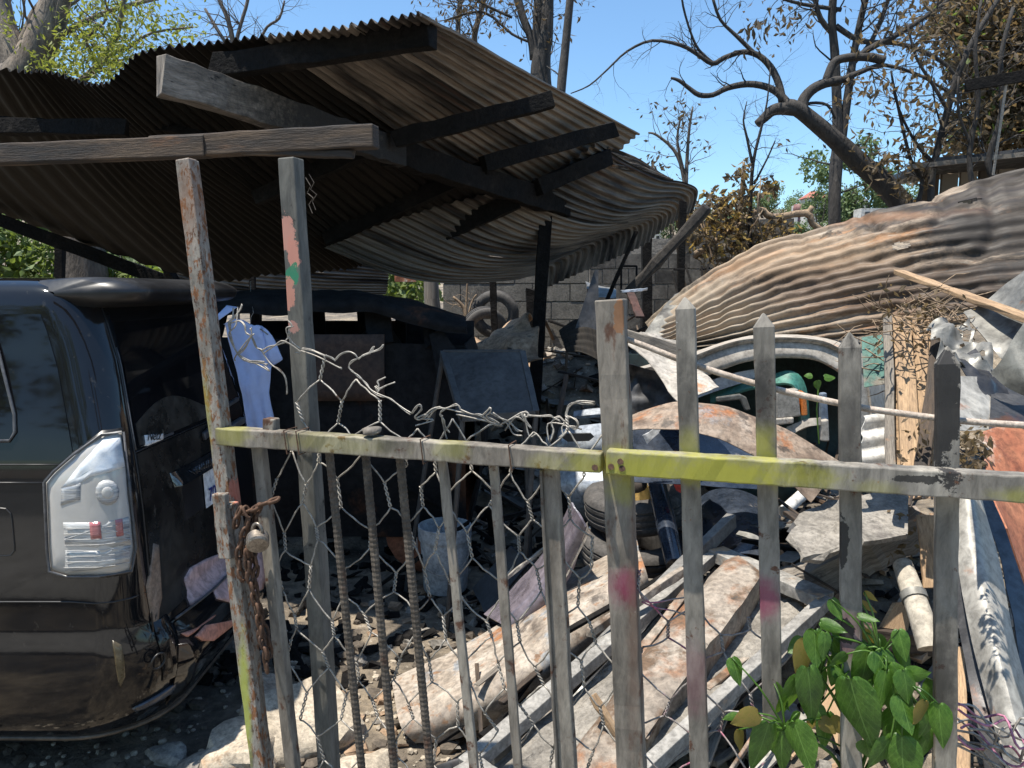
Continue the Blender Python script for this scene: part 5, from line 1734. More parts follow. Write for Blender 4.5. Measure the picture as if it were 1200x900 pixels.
def net_off(x, y):
    return .045 + .028 * mnoise.noise(Vector((x * .014, y * .014, 21))) + (.02 * mnoise.noise(Vector((x * .03, y * .02, 2))) if y < 500 else 0)


def topline(x):
    return spline([Vector((0, y, 0)) for y in (374, 372, 398, 404, 424, 456, 488, 492, 493, 490, 492, 492, 488, 480)], (x - 262) / 440).y


class Net:
    def __init__(self):
        self.mb, self.rng = MB(), random.Random(77)

    def w(self, x, y):
        return W(x, y, net_off(x, y))

    def strand(self, a, b, r=.0021, sag=0.0):
        pts = []
        for k in range(6):
            s = k / 5
            x, y = lp(a[0], b[0], s), lp(a[1], b[1], s)
            pts.append(self.w(x + self.rng.uniform(-.8, .8) * (0 < k < 5), y + sag * 4 * s * (1 - s) + self.rng.uniform(-.8, .8) * (0 < k < 5)))
        self.mb.tube(pts, r, 5)

    def twist(self, a, b, r=.0019):
        for ph in (0, pi):
            pts = []
            for k in range(13):
                s = k / 12
                an = ph + s * 4.5 * pi
                x, y = lp(a[0], b[0], s) + 1.5 * cos(an), lp(a[1], b[1], s)
                p = W(x, y, net_off(x, y) + .0022 * sin(an))
                pts.append(p)
            self.mb.tube(pts, r, 5)

    def curl(self, pts, r=.0017):
        q = [self.w(*p) for p in pts]
        q, rs = smooth_path(q, [r] * len(q), 4)
        self.mb.tube(q, r, 5)


net = Net()
rng = random.Random(99)
NI, NJ = 20, 13


def keep(x, y):
    return y > topline(min(max(x, 262), 702)) - 4 and x < 716 + max(0, (y - 700)) * .12 and x > (332 if y < 505 else 296 + (y - 518) * .13)


for j in range(NJ):
    for i in range(-1, NI + 1):
        # twisted joints sit where (i + row) is even; row r occupies half-rows 2r (top of twist) and 2r+1 (bottom)
        if (i + j) % 2 == 0:
            a, b = net_xy(i, j * 1.0), net_xy(i, j + .48)
            if keep(*a) and keep(*b):
                net.twist(a, b)
            c = b
            for di in (-1, 1):
                e = net_xy(i + di, j + 1.0)
                if keep(*c) and keep(*e) and rng.random() > .015:
                    net.strand(c, e, sag=rng.uniform(-4, 4))
tag(net.mb.build("wire_netting", galv, smooth=True), "rusty hexagonal wire netting with a torn curling top edge on the gate", "wire netting")
# torn curling top of the netting
net2 = Net()
for pts in [
    [(284, 357), (281, 364), (274, 372), (269, 378), (270, 390), (273, 402), (277, 412), (284, 420), (294, 425), (306, 425), (313, 428)],
    [(273, 361), (273, 372), (269, 382), (272, 398), (278, 414), (288, 422), (300, 423), (310, 424)],
    [(270, 379), (280, 376), (286, 381), (288, 389), (293, 393), (296, 398), (300, 407), (307, 410), (311, 418), (318, 427), (326, 433), (333, 440), (336, 452), (336, 462)],
    [(293, 385), (295, 390), (292, 399), (286, 408), (279, 414)],
    [(307, 411), (315, 406), (326, 404), (334, 400), (338, 396), (342, 401), (352, 409)],
    [(338, 376), (342, 381), (338, 386), (340, 390), (337, 396)],
    [(354, 409), (366, 411), (378, 416), (389, 420), (393, 423)],
    [(393, 421), (399, 415), (408, 412), (416, 415), (420, 420), (426, 416), (433, 414), (438, 410)],
    [(420, 420), (428, 416), (444, 409), (449, 404)], [(433, 415), (436, 410), (439, 406)],
    [(420, 420), (412, 423), (409, 429), (412, 435), (420, 440), (428, 449), (434, 456), (440, 460), (447, 463), (458, 468), (472, 478), (482, 484)],
    [(440, 456), (444, 452), (443, 447), (448, 444), (452, 442)], [(442, 457), (452, 452), (463, 448)], [(439, 453), (444, 457), (441, 461)],
    [(482, 485), (487, 477), (492, 474), (494, 478), (490, 484), (486, 489), (491, 492), (500, 488)],
    [(496, 489), (505, 480), (515, 477), (520, 479), (530, 476), (537, 475), (540, 480)], [(488, 490), (500, 486), (502, 491)],
    [(520, 479), (516, 484), (520, 492), (522, 500), (527, 507)],
    [(540, 480), (552, 485), (563, 487), (575, 495), (588, 498)], [(565, 487), (570, 482), (575, 478), (575, 482), (570, 488), (578, 493), (586, 497)],
    [(575, 484), (584, 489), (594, 493), (600, 498), (606, 503), (612, 506)], [(588, 497), (600, 490), (610, 484), (616, 483), (620, 486), (615, 489), (611, 484), (614, 492), (622, 502)],
    [(619, 487), (632, 488), (645, 488), (650, 491)], [(648, 490), (656, 489), (662, 494), (666, 488), (674, 492), (677, 497), (674, 502), (668, 500)],
    [(664, 492), (663, 484), (667, 477), (672, 473), (684, 472), (696, 473)], [(664, 490), (665, 482), (669, 475), (680, 470), (697, 471)],
    [(645, 517), (649, 505), (646, 496), (651, 491), (656, 493)], [(655, 513), (662, 508), (666, 500), (675, 500)],
]:
    net2.curl(pts)
    net2.curl([(x + rng.uniform(-1.5, 1.5), y + rng.uniform(-1.5, 2)) for x, y in pts], .0013)
    if rng.random() < .6:
        net2.curl([(x + rng.uniform(-7, 7), y + rng.uniform(-2, 9)) for x, y in pts[::2] + pts[-1:]], .0018)
tag(net2.mb.build("torn_wire", galv, smooth=True), "loose curled strands of torn wire standing above the gate rail", "wire")
# sagging piece of netting behind the pickets
net3 = Net()
rng = random.Random(5)


def n3(i, j):
    x, y = 748 + i * 33, 668 + j * 46
    return x + 8 * mnoise.noise(Vector((x * .03, y * .03, 3))), y + i * 9 + 10 * mnoise.noise(Vector((x * .02, y * .03, 8))) + (14 if i == 4 else 0)


for j in range(6):
    for i in range(6):
        if (i + j) % 2 == 0:
            a, b = n3(i, j), n3(i, j + .5)
            if a[1] > 640 + i * 16:
                net3.twist(a, b)
                for di in (-1, 1):
                    if 0 <= i + di < 6:
                        net3.strand(b, n3(i + di, j + 1), sag=rng.uniform(-3, 3))
net3.curl([(748, 688), (752, 700), (760, 706), (775, 705), (790, 702), (806, 700)])
net3.curl([(752, 705), (768, 712), (790, 716), (806, 722)])
tag(net3.mb.build("wire_netting", M("pink_grey_wire", [(0.3, (0.16, 0.13, 0.12)), (0.6, (0.36, 0.33, 0.31))], scale=30, rough=(.45, .7), metal=.3, bump=.2, bscale=200, bdist=.001, layers=[((0.34, 0.09, 0.16), 8, .52, .62)]), smooth=True), "sagging strip of wire netting with pinkish strands behind the pickets", "wire netting")

# ------------------------------------------------------------------ chain and padlock
CH = thing("chain", "rusty chain wound round the gate post and hanging down", "chain", W(296, 800, -.04))
link_me = {}


def chain_link(c, axis, nrm, parent, L=.036, w=.022, r=.0042):
    key = round(L, 4)
    if key not in link_me:
        mb = MB()
        pts = []
        for k in range(18):
            a = 2 * pi * k / 18
            pts.append(Vector(((w / 2 - r) * cos(a), 0, (L / 2 - r) * max(-1, min(1, 1.35 * sin(a))) if abs(sin(a)) < .75 else (L / 2 - r) * (1 if sin(a) > 0 else -1) * (.9 + .1 * abs(sin(a))))))
        mb.tube(pts, r, 6, closed=True)
        me = bpy.data.meshes.new("link")
        me.from_pydata(mb.v, [], mb.f)
        me.polygons.foreach_set("use_smooth", [True] * len(me.polygons))
        me.materials.append(chain_mat)
        link_me[key] = me
    o = bpy.data.objects.new("link", link_me[key])
    COL.objects.link(o)
    o.parent = parent
    z = axis.normalized()
    x = nrm - z * nrm.dot(z)
    x.normalize()
    y = z.cross(x)
    o.matrix_local = Matrix.Translation(c - base_of(parent)) @ Matrix((x, y, z)).transposed().to_4x4()


def chain_run(path, off, step=.027):
    pts = [W(x, y, off if len(q) == 0 else q[0]) for x, y, *q in path]
    pts, _ = smooth_path(pts, [0] * len(pts), 6)
    acc, k = 0.0, 0
    last = pts[0]
    nxt = 0.0
    for i in range(1, len(pts)):
        seg = pts[i] - pts[i - 1]
        while nxt <= acc + seg.length and seg.length > 0:
            c = pts[i - 1] + seg * ((nxt - acc) / seg.length)
            chain_link(c, seg, (FT * .8 - FN * .6) if k % 2 else (FT * .35 + FN), CH)
            k += 1
            nxt += step
        acc += seg.length
    return


chain_run([(277, 612), (280, 600), (288, 598), (291, 606), (287, 622), (281, 640), (280, 660), (284, 676), (290, 672), (290, 655), (289, 640)], -.045)
chain_run([(303, 596), (300, 604), (298, 612), (294, 626), (297, 645), (300, 665), (298, 685), (302, 705), (306, 725), (305, 745), (311, 760), (312, 780), (314, 790)], -.03)
chain_run([(290, 600), (298, 596), (306, 592), (316, 588), (322, 586)], -.04)
chain_run([(300, 640), (296, 660), (299, 690), (304, 715), (310, 735), (315, 752), (316, 772)], -.015)
chain_run([(290, 650), (293, 680), (298, 700), (303, 720), (306, 745), (311, 765)], -.045)
LK = thing("padlock", "round steel padlock hanging on the rusty chain", "padlock", W(303, 652, -.055))
mb = MB()
c = W(302, 634, -.05)
Rm = Matrix.Translation(c) @ Matrix((FT, Z, -FN)).transposed().to_4x4() @ Matrix.Rotation(.5, 4, 'X') @ Matrix.Rotation(.55, 4, 'Y')
mb.lathe([(0, -.016), (.022, -.016), (.026, -.012), (.026, .012), (.022, .016), (.0, .016)], 22, Rm)
mb.build("body", lock_mat, LK, smooth=True, auto=40)
mb = MB()
mb.tube([c + FT * (.013 * cos(a)) + Z * (.022 + .020 * sin(a)) for a in [pi * k / 10 for k in range(-2, 13)]], .0045, 6)
mb.build("shackle", lock_mat, LK, smooth=True)


# ------------------------------------------------------------------ debris
dark_red = M("charred_red_wood", [(0.3, (0.035, 0.018, 0.015)), (0.7, (0.11, 0.05, 0.04))], scale=6, rough=(.8, .95), bump=.4)
rust_beam = M("rusty_beam", [(0.28, (0.11, 0.085, 0.065)), (0.5, (0.28, 0.235, 0.19)), (0.75, (0.40, 0.355, 0.30))], scale=7, rough=(.7, .92), bump=.6, bscale=40, bdist=.006,
              layers=[((0.22, 0.105, 0.052), 4, .50, .64), ((0.12, 0.075, 0.045), 6, .52, .64), ((0.07, 0.06, 0.05), 9, .62, .70)])


def item_net(name, label, cat, rows, mat, nu=14, nv=18, th=.004, amp=.006, freq=7, seed=0, group=None, parent=None):
    s = net_surface(rows)
    mb = MB()

    def fn(u, v):
        p = s(u, v)
        return p + Vector((nz(p, freq, seed), nz(p, freq, seed + 4), nz(p, freq, seed + 8))) * amp
    mb.sheet(fn, nu, nv, th)
    o = mb.build(name, mat, parent, smooth=True, auto=50)
    return o if parent else tag(o, label, cat, group)


def gp(*q):
    return [G(*x) for x in q]


# the great crumpled roof sheet lying over the wreck at the right
def big_sheet():
    D = .9
    rows = [[(758, 380, 5.1), (800, 345, 4.9), (850, 308, 4.8), (900, 280, 4.7), (960, 264, 4.6), (1010, 252, 4.5), (1075, 236, 4.35), (1140, 213, 4.2), (1240, 190, 4.1)],
            [(764, 390, 4.75), (812, 362, 4.6), (866, 330, 4.5), (920, 305, 4.4), (975, 290, 4.3), (1030, 275, 4.15), (1080, 262, 4.0), (1150, 250, 3.9), (1240, 238, 3.8)],
            [(772, 398, 4.6), (825, 378, 4.45), (882, 356, 4.3), (935, 338, 4.2), (985, 325, 4.1), (1045, 312, 3.95), (1095, 302, 3.85), (1160, 294, 3.75), (1240, 284, 3.65)],
            [(788, 404, 4.5), (842, 394, 4.3), (895, 380, 4.15), (945, 369, 4.05), (1000, 358, 3.95), (1060, 348, 3.8), (1110, 342, 3.7), (1170, 334, 3.6), (1240, 325, 3.5)],
            [(800, 412, 4.45), (856, 410, 4.25), (910, 405, 4.1), (960, 400, 4.0), (1010, 394, 3.9), (1070, 386, 3.75), (1125, 380, 3.65), (1180, 372, 3.55), (1240, 364, 3.45)]]
    s = net_surface([[P(x, y, d + D) for x, y, d in r] for r in rows])

    def fn(u, v):
        p = s(u, v)
        e = 1e-3
        n = ((s(min(u + e, 1), v) - s(max(u - e, 0), v)).cross(s(u, min(v + e, 1)) - s(u, max(v - e, 0)))).normalized()
        if n.y > 0:
            n = -n
        a = .023 * (1 - .5 * smoothstep(v, .35, .8)) * (.75 + .5 * nz(p, 1.3, 2))
        w = sin(2 * pi * 13 * u + .45 * nz(p, .9, 7) + .25 * nz(p, 3, 1))
        k = a * (w if w < 0 else w ** .6) + .045 * nz(p, 1.5, 3) - .02 * max(0, .12 - abs(nz(p, 2.2, 5))) / .12 * (.4 + v) + .014 * nz(p, 11, 6)
        return p + n * k + Vector((0, 0, .02 * nz((v * 14, 0, 0), 1) if u == 0 else 0))
    mb = MB()
    mb.sheet(fn, 140, 110, .003, lambda u, v: mnoise.noise(Vector((u * 9, v * 16, 4))) > .52 and v > .6 and u < .5)
    return tag(mb.build("corrugated_sheet", burnt_iron, smooth=True, auto=70), "huge crumpled burnt corrugated iron sheet lying across the wreck at right", "iron sheet")


big_sheet()
item_net("iron_sheet", "small grey blue iron sheet curling up at the left end of the huge crumpled sheet", "iron sheet",
         [row((790, 345, 5.9), (815, 336, 6.0), (836, 334, 6.1)), row((768, 372, 5.6), (800, 356, 5.7), (830, 348, 5.9)), row((752, 396, 5.5), (785, 390, 5.5), (812, 375, 5.6))], grey_sheet)
# leaning board with its lit edge
item_beam("wooden_board", "long light brown board slanting across the grey sheets at the right edge", "board", P(1054, 319, 3.9), P(1225, 381, 2.75), .055, .022, tan_wood)
item_net("grey_sheet", "broad curved grey metal sheet under the slanting light brown board", "metal sheet",
         [row((1128, 366, 3.2), (1165, 345, 3.2), (1225, 292, 3.1)), row((1150, 395, 3.0), (1180, 385, 3.0), (1228, 350, 2.9)), row((1172, 420, 2.9), (1196, 412, 2.85), (1228, 400, 2.8))], grey_sheet, amp=.012)
item_net("grey_sheet", "dull greenish grey metal sheet standing bent at the right edge below the board", "metal sheet",
         [row((1212, 352, 2.55), (1225, 400, 2.5), (1240, 455, 2.45)), row((1186, 404, 2.5), (1202, 432, 2.45), (1225, 462, 2.4)), row((1160, 440, 2.55), (1180, 455, 2.5), (1210, 468, 2.45))], M("dull_green_grey", [(0.3, (0.17, 0.165, 0.14)), (0.7, (0.27, 0.26, 0.23))], scale=4, rough=(.4, .6), metal=.2, bump=.15, layers=[((0.22, 0.12, 0.08), 4, .6, .72)]), amp=.012)
item_sheet("crumpled_sheet", "torn crumpled grey sheet metal behind the point of the last picket", "metal sheet", [P(1085, 378, 3.0), P(1134, 376, 3.1), P(1168, 448, 2.7), P(1112, 430, 2.7)], grey_sheet, nu=26, nv=22, amp=.07, freq=9, seed=4, ragged=.05,
           hole=lambda u, v: mnoise.noise(Vector((u * 5, v * 5, 3))) > .28)
item_sheet("crumpled_sheet", "dark twisted strip of sheet metal below the crumpled grey sheet", "metal sheet", [P(1118, 420, 2.75), P(1140, 412, 2.85), P(1205, 492, 2.5), P(1178, 512, 2.4)], dark_sheet, nu=20, nv=8, amp=.03, freq=9, seed=5)
item_sheet("white_scrap_sheet", "sunlit white panel with ragged shadow between the last picket and the twisted strip", "panel", [P(1120, 440, 2.6), P(1170, 445, 2.7), P(1168, 505, 2.4), P(1122, 505, 2.3)], pale_sheet, amp=.01, seed=6)
item_sheet("dark_scrap_sheet", "dark burnt panel lying under the dull grey sheet at the right edge", "panel", [P(1160, 450, 2.7), P(1225, 460, 2.7), P(1230, 520, 2.3), P(1160, 510, 2.3)], dark_sheet, amp=.015, seed=7)
item_net("rusty_sheet", "red rusted metal sheet with a pale edge behind the rail at the right edge", "metal sheet",
         [row((1152, 506, 2.30), (1185, 500, 2.32), (1235, 512, 2.3)), row((1155, 545, 2.2), (1195, 545, 2.25), (1240, 560, 2.25)), row((1162, 575, 2.1), (1205, 640, 2.1), (1245, 690, 2.1)), row((1180, 620, 2.0), (1215, 720, 2.0), (1250, 800, 2.0))], rust_red)
item_net("pale_sheet", "long pale curved metal sheet with rust stains, leaning steeply at the lower right", "metal sheet",
         [row((1118, 575, 2.75), (1120, 640, 2.55), (1140, 750, 2.3), (1160, 830, 2.15), (1188, 925, 2.0)), row((1136, 578, 2.68), (1146, 650, 2.47), (1166, 750, 2.22), (1186, 830, 2.07), (1210, 925, 1.95)), row((1150, 585, 2.75), (1170, 660, 2.55), (1188, 750, 2.3), (1208, 830, 2.15), (1232, 925, 2.0))], pale_sheet, nu=12, nv=24, amp=.003)
item_net("blue_grey_sheet", "dark blue grey metal sheet just right of the long pale sheet", "metal sheet",
         [row((1148, 585, 2.95), (1172, 660, 2.7), (1192, 760, 2.4), (1215, 900, 2.1)), row((1185, 590, 2.9), (1210, 680, 2.65), (1230, 780, 2.4), (1250, 900, 2.1))], M("blue_grey_metal", [(0.3, (0.05, 0.065, 0.085)), (0.7, (0.10, 0.12, 0.145))], scale=4, rough=(.4, .6), metal=.2, bump=.1), amp=.008)
item_net("shadow_strip", "dark strip standing for the shadow between the last picket and the long pale sheet", "metal strip",  # dark sheet stands in for the shadow left of the pale sheet
         [row((1100, 600, 2.8), (1122, 720, 2.5), (1150, 880, 2.1), (1160, 940, 2.0)), row((1118, 600, 2.8), (1142, 720, 2.45), (1172, 880, 2.1), (1184, 940, 2.0))], dark_sheet)
# boards standing against the heap
item_sheet("plywood_sheet", "tan plywood sheet with dead leaves behind the standing planks", "board", [P(1042, 372, 3.35), P(1106, 372, 3.35), P(1100, 560, 2.85), P(1040, 560, 2.85)], tan_wood, amp=.004, th=.012)
item_beam("standing_plank", "narrow pale pole-like plank at the left edge of the standing planks", "plank", P(1044, 560, 2.82), P(1040, 372, 3.3), .035, .035, grey_wood)
item_beam("standing_plank", "wide tan plank standing second from the left above the rail", "plank", P(1068, 560, 2.78), P(1057, 378, 3.28), .07, .02, tan_wood)
item_beam("standing_plank", "tan plank with dark knots standing in the middle of the plywood", "plank", P(1088, 560, 2.80), P(1078, 385, 3.28), .055, .02, tan_wood)
item_beam("standing_plank", "reddish plank leaning to the right behind the last picket", "plank", P(1078, 565, 2.70), P(1103, 380, 3.1), .05, .022, beam_wood)
crumple = crumple_sheet(MB(), [P(1012, 488, 3.1), P(1048, 482, 3.15), P(1046, 552, 2.95), P(1004, 556, 2.9)], nu=12, nv=30, amp=.003, corr=3, camp=.014, along='u')
tag(crumple.build("white_corrugated_sheet", pvc, smooth=True, auto=60), "small white corrugated sheet beside the standing planks", "iron sheet")
item_sheet("green_scrap_sheet", "faded green panel scrap between picket and standing planks", "panel", [P(1010, 395, 3.6), P(1042, 392, 3.6), P(1042, 450, 3.4), P(1012, 455, 3.4)], teal_dull, amp=.01, seed=9)
rng = random.Random(8)
tw = MB()
for _ in range(150):
    c = P(rng.gauss(1088, 26), rng.gauss(372, 14), rng.uniform(3.0, 3.7))
    if rng.random() < .2:
        c = P(rng.gauss(1030, 12), rng.gauss(420, 25), rng.uniform(3.2, 3.6))
    d = Vector((rng.gauss(0, 1), rng.gauss(0, .6), rng.gauss(0, .35)))
    tw.tube(twig_path(c, d, rng.uniform(.06, .2), rng, 4, .2), [.003, .0028, .0024, .002, .0012], 4)
lf = MB()
tag(tw.build("dry_twigs", twig_mat, smooth=True), "heap of dry brown twigs above the standing planks", "twigs", kind="stuff")
leaf_cloud(lf, [P(rng.gauss(1082, 30), rng.gauss(375, 16), rng.uniform(3.0, 3.6)) for _ in range(260)] + [P(rng.uniform(1122, 1156), rng.uniform(500, 560), rng.uniform(2.05, 2.3)) for _ in range(120)] + [P(rng.uniform(1050, 1100), rng.uniform(500, 560), 2.75) for _ in range(46)] + [P(rng.uniform(1040, 1080), rng.uniform(600, 680), 2.9) for _ in range(60)], .032, rng, 1, .01, .5, .2)
tag(lf.build("dead_leaves", brown_leaf), "dead brown leaves caught on the boards and sheets at right", "leaves", kind="stuff")

# ---- green car wreck
GC = thing("green_car", "green car wreck with burnt white roof edge and orange grey tail lamp behind the pickets", "car", (1.6, 4.9, gz(1.6, 4.9)))
item_net("roof_edge", None, None, [row((735, 468, 4.33), (800, 449, 4.28), (850, 430, 4.26), (890, 419, 4.24), (940, 418, 4.23), (970, 426, 4.22), (996, 450, 4.21), (1000, 505, 4.2)), row((735, 462, 4.32), (800, 444, 4.27), (850, 426, 4.25), (890, 415, 4.23), (940, 415, 4.22), (972, 424, 4.21), (1000, 449, 4.2), (1004, 505, 4.19)), row((735, 441, 4.35), (800, 426, 4.30), (850, 408, 4.28), (890, 400, 4.26), (945, 401, 4.25), (985, 413, 4.25), (1012, 442, 4.24), (1020, 505, 4.22)),
                                   row((735, 438, 4.37), (800, 423, 4.32), (850, 406, 4.30), (890, 398, 4.28), (945, 399, 4.27), (985, 411, 4.27), (1014, 440, 4.28), (1022, 500, 4.25)),
                                   row((745, 433, 5.0), (805, 417, 5.0), (856, 401, 5.0), (896, 394, 5.0), (948, 395, 5.0), (995, 406, 5.0), (1030, 435, 4.9), (1040, 500, 4.8))], burnt_white, 12, 30, .012, .006, 6, 3, parent=GC)
mb = MB()
mb.sheet(lambda u, v: P(lp(735, 1020, u), lp(600, 415, v), 4.95 + .05 * sin(8 * u)), 10, 8, .02)
mb.build("interior", M("burnt_interior", [(0.3, (0.012, 0.024, 0.024)), (0.7, (0.035, 0.065, 0.062))], scale=5, rough=(.7, .9)), GC)
item_net("window_strip", None, None, [row((800, 458, 4.34), (850, 440, 4.32), (900, 430, 4.32)), row((800, 474, 4.34), (850, 454, 4.32), (900, 442, 4.32))], silver, 4, 8, .02, parent=GC)


def gpoly(name, pts, d, mat, th=.05, round_=.0):
    mb = MB()
    mb.poly([P(x, y, d) for x, y in reversed(pts)], -th, (0, -1, 0))
    return mb.build(name, mat, GC, bevel=.008)


item_net("tail_panel", None, None, [row((832, 462, 4.4), (868, 448, 4.34), (905, 438, 4.28), (926, 434, 4.24), (940, 443, 4.22), (947, 466, 4.2), (950, 500, 4.2)),
                                    row((832, 472, 4.36), (868, 458, 4.28), (904, 450, 4.2), (924, 449, 4.17), (933, 456, 4.15), (937, 470, 4.15), (939, 502, 4.15))], green_paint, 6, 20, .015, .003, parent=GC)
item_net("tail_panel_lower", None, None, [row((832, 500, 4.30), (890, 505, 4.22), (945, 500, 4.2)), row((832, 560, 4.34), (890, 575, 4.26), (945, 580, 4.25)), row((832, 640, 4.45), (890, 650, 4.4), (945, 655, 4.4))], M("dark_green_soot", [(0.3, (0.008, 0.02, 0.018)), (0.7, (0.02, 0.05, 0.045))], scale=4, rough=(.4, .7)), 6, 6, .02, parent=GC)
gpoly("tail_lamp", [(905, 458), (931, 454), (934, 486), (905, 489)], 4.17, M("grey_lens", [(0.3, (0.24, 0.22, 0.19)), (0.7, (0.38, 0.35, 0.31))], scale=8, rough=(.3, .5), bump=.1), .06)
gpoly("lamp_divider", [(919, 456), (922.5, 456), (925.5, 490), (922, 490)], 4.162, black_plastic, .03)
gpoly("orange_lens", [(935, 456), (941, 460), (943, 485), (936, 486)], 4.16, lens_orange, .05)
gpoly("bumper_end", [(900, 489), (926, 487), (926, 494), (900, 497)], 4.16, burnt_white, .06)
gpoly("lamp_frame", [(838, 465), (866, 461), (874, 465), (879, 480), (872, 481), (866, 468), (839, 471)], 4.24, grey_sheet, .02)
gpoly("strut", [(958, 492), (968, 490), (969, 516), (958, 515)], 4.14, burnt_white, .04)
gpoly("strut", [(959, 460), (966, 459), (968, 492), (959, 493)], 4.2, M("faded_blue", [(0.3, (0.12, 0.16, 0.22)), (0.7, (0.2, 0.25, 0.32))], scale=5), .04)
item_net("sill_strip", None, None, [row((922, 500, 4.14), (945, 491, 4.12), (962, 490, 4.1)), row((925, 510, 4.12), (945, 500, 4.1), (962, 498, 4.1))], burnt_white, 4, 8, .02, parent=GC)
# sprig growing in the wreck
SP = thing("weed", "small bright weed growing up through the green car wreck", "plant", P(958, 470, 4.05))
mb = MB()
mb.tube([P(960, 520, 4.05), P(957, 480, 4.05), P(959, 455, 4.05)], .004, 4)
mb.build("stem", leaf_green, SP)

# crumpled pale bonnet and other sheets over the dark hollow right of the main post
item_sheet("crumpled_bonnet", "crumpled pale burnt bonnet slanting down just right of the main fence post", "car bonnet", [P(728, 392, 4.0), P(792, 400, 4.1), P(842, 455, 3.7), P(798, 474, 3.55)], burnt_white, nu=24, nv=16, amp=.035, freq=5, seed=11, th=.004)
item_beam("pale_batten", "sunlit pale batten running from the main fence post behind the round rod", "batten", P(722, 389, 3.5), P(806, 413, 3.45), .03, .05, grey_wood)
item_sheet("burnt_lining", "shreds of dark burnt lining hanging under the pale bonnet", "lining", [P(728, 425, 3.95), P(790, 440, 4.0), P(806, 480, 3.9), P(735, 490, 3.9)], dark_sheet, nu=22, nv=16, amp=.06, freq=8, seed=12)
item_net("rusty_fender", "curved rust mottled car wing arching behind the first two pickets", "car wing",
         [row((736, 489, 3.5), (772, 475, 3.45), (815, 470, 3.42), (870, 484, 3.4), (930, 508, 3.35), (988, 543, 3.3)), row((736, 497, 3.38), (774, 489, 3.34), (820, 488, 3.3), (874, 504, 3.27), (925, 532, 3.22), (975, 560, 3.2)), row((736, 503, 3.3), (776, 503, 3.26), (828, 509, 3.22), (878, 530, 3.18), (916, 556, 3.14), (950, 590, 3.12))], M("rust_brown_panel", [(0.3, (0.12, 0.08, 0.055)), (0.5, (0.25, 0.185, 0.135)), (0.75, (0.36, 0.30, 0.245))], scale=7, rough=(.6, .85), bump=.35, bscale=45, bdist=.004, dist=1.0, layers=[((0.30, 0.12, 0.045), 5, .52, .64), ((0.22, 0.22, 0.225), 4.2, .56, .66), ((0.08, 0.06, 0.045), 11, .56, .66)]), 12, 26, .004, .010)
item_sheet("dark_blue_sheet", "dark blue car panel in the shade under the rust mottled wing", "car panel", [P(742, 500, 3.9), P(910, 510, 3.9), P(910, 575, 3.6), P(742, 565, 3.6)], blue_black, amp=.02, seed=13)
mb = MB()
mb.poly([P(x, y, 3.58) for x, y in reversed([(753, 510), (761, 506), (766, 502), (774, 503), (771, 508), (763, 515), (758, 520)])], -.006, (0, -1, 0))
tag(mb.build("white_scrap", white_paint), "small torn bright white scrap under the rust mottled wing", "scrap")

# ---- silver car wreck left of the main post
SC = thing("silver_car", "silver grey car tail crushed in the debris left of the main fence post", "car", (.35, 4.9, gz(.35, 4.9)))
item_net("boot_edge", None, None, [row((672, 482, 4.9), (700, 478, 4.9), (730, 478, 4.9)), row((672, 488, 4.85), (700, 485, 4.8), (730, 486, 4.8))], silver, 4, 6, .02, parent=SC)
item_net("bumper", None, None, [row((640, 512, 4.75), (670, 500, 4.6), (730, 494, 4.55)), row((640, 530, 4.7), (670, 524, 4.55), (730, 520, 4.5)), row((645, 545, 4.75), (672, 545, 4.6), (730, 545, 4.55))], silver, 8, 10, .02, parent=SC)
mb = MB()
mb.poly([P(x, y, 4.50) for x, y in reversed([(659, 508), (692, 507), (696, 511), (690, 516), (665, 517), (658, 512)])], -.02, (0, -1, 0))
mb.build("handle_recess", ink, SC)
item_net("boot_lid", None, None, [row((650, 548, 4.5), (680, 546, 4.4), (735, 548, 4.35)), row((658, 572, 4.4), (685, 570, 4.28), (735, 570, 4.25)), row((668, 590, 4.4), (690, 600, 4.35), (735, 590, 4.35)), row((675, 602, 4.6), (695, 612, 4.55), (735, 604, 4.55))], silver, 10, 12, .02, parent=SC)
item_net("tail", None, None, [row((640, 545, 4.85), (690, 545, 4.8), (735, 545, 4.8)), row((650, 660, 4.9), (690, 670, 4.9), (735, 670, 4.9))], soot_metal, 4, 6, .02, parent=SC)


def tyre(name, label, c, axis, R, r, wdt, group=None, mat=rubber, grooves=True):
    axis = axis.normalized()
    x = axis.orthogonal().normalized()
    M4 = Matrix.Translation(c) @ Matrix((x, axis.cross(x), axis)).transposed().to_4x4()
    h = wdt / 2
    prof = [(r, -h * .8), (r + .3 * (R - r), -h), (R - .03, -h * .95), (R - .008, -h * .75)]
    if grooves:
        for a in (-.5, -.1, .3):
            prof += [(R, h * (a - .1)), (R, h * (a + .1)), (R - .008, h * (a + .12)), (R - .008, h * (a + .26))]
    prof += [(R, h * .55), (R - .008, h * .75), (R - .03, h * .95), (r + .3 * (R - r), h), (r, h * .8), (r - .01, 0), (r, -h * .8)]
    mb = MB()
    mb.lathe(prof, 36, M4)
    return tag(mb.build(name, mat, smooth=True, auto=40), label, "tyre", group)


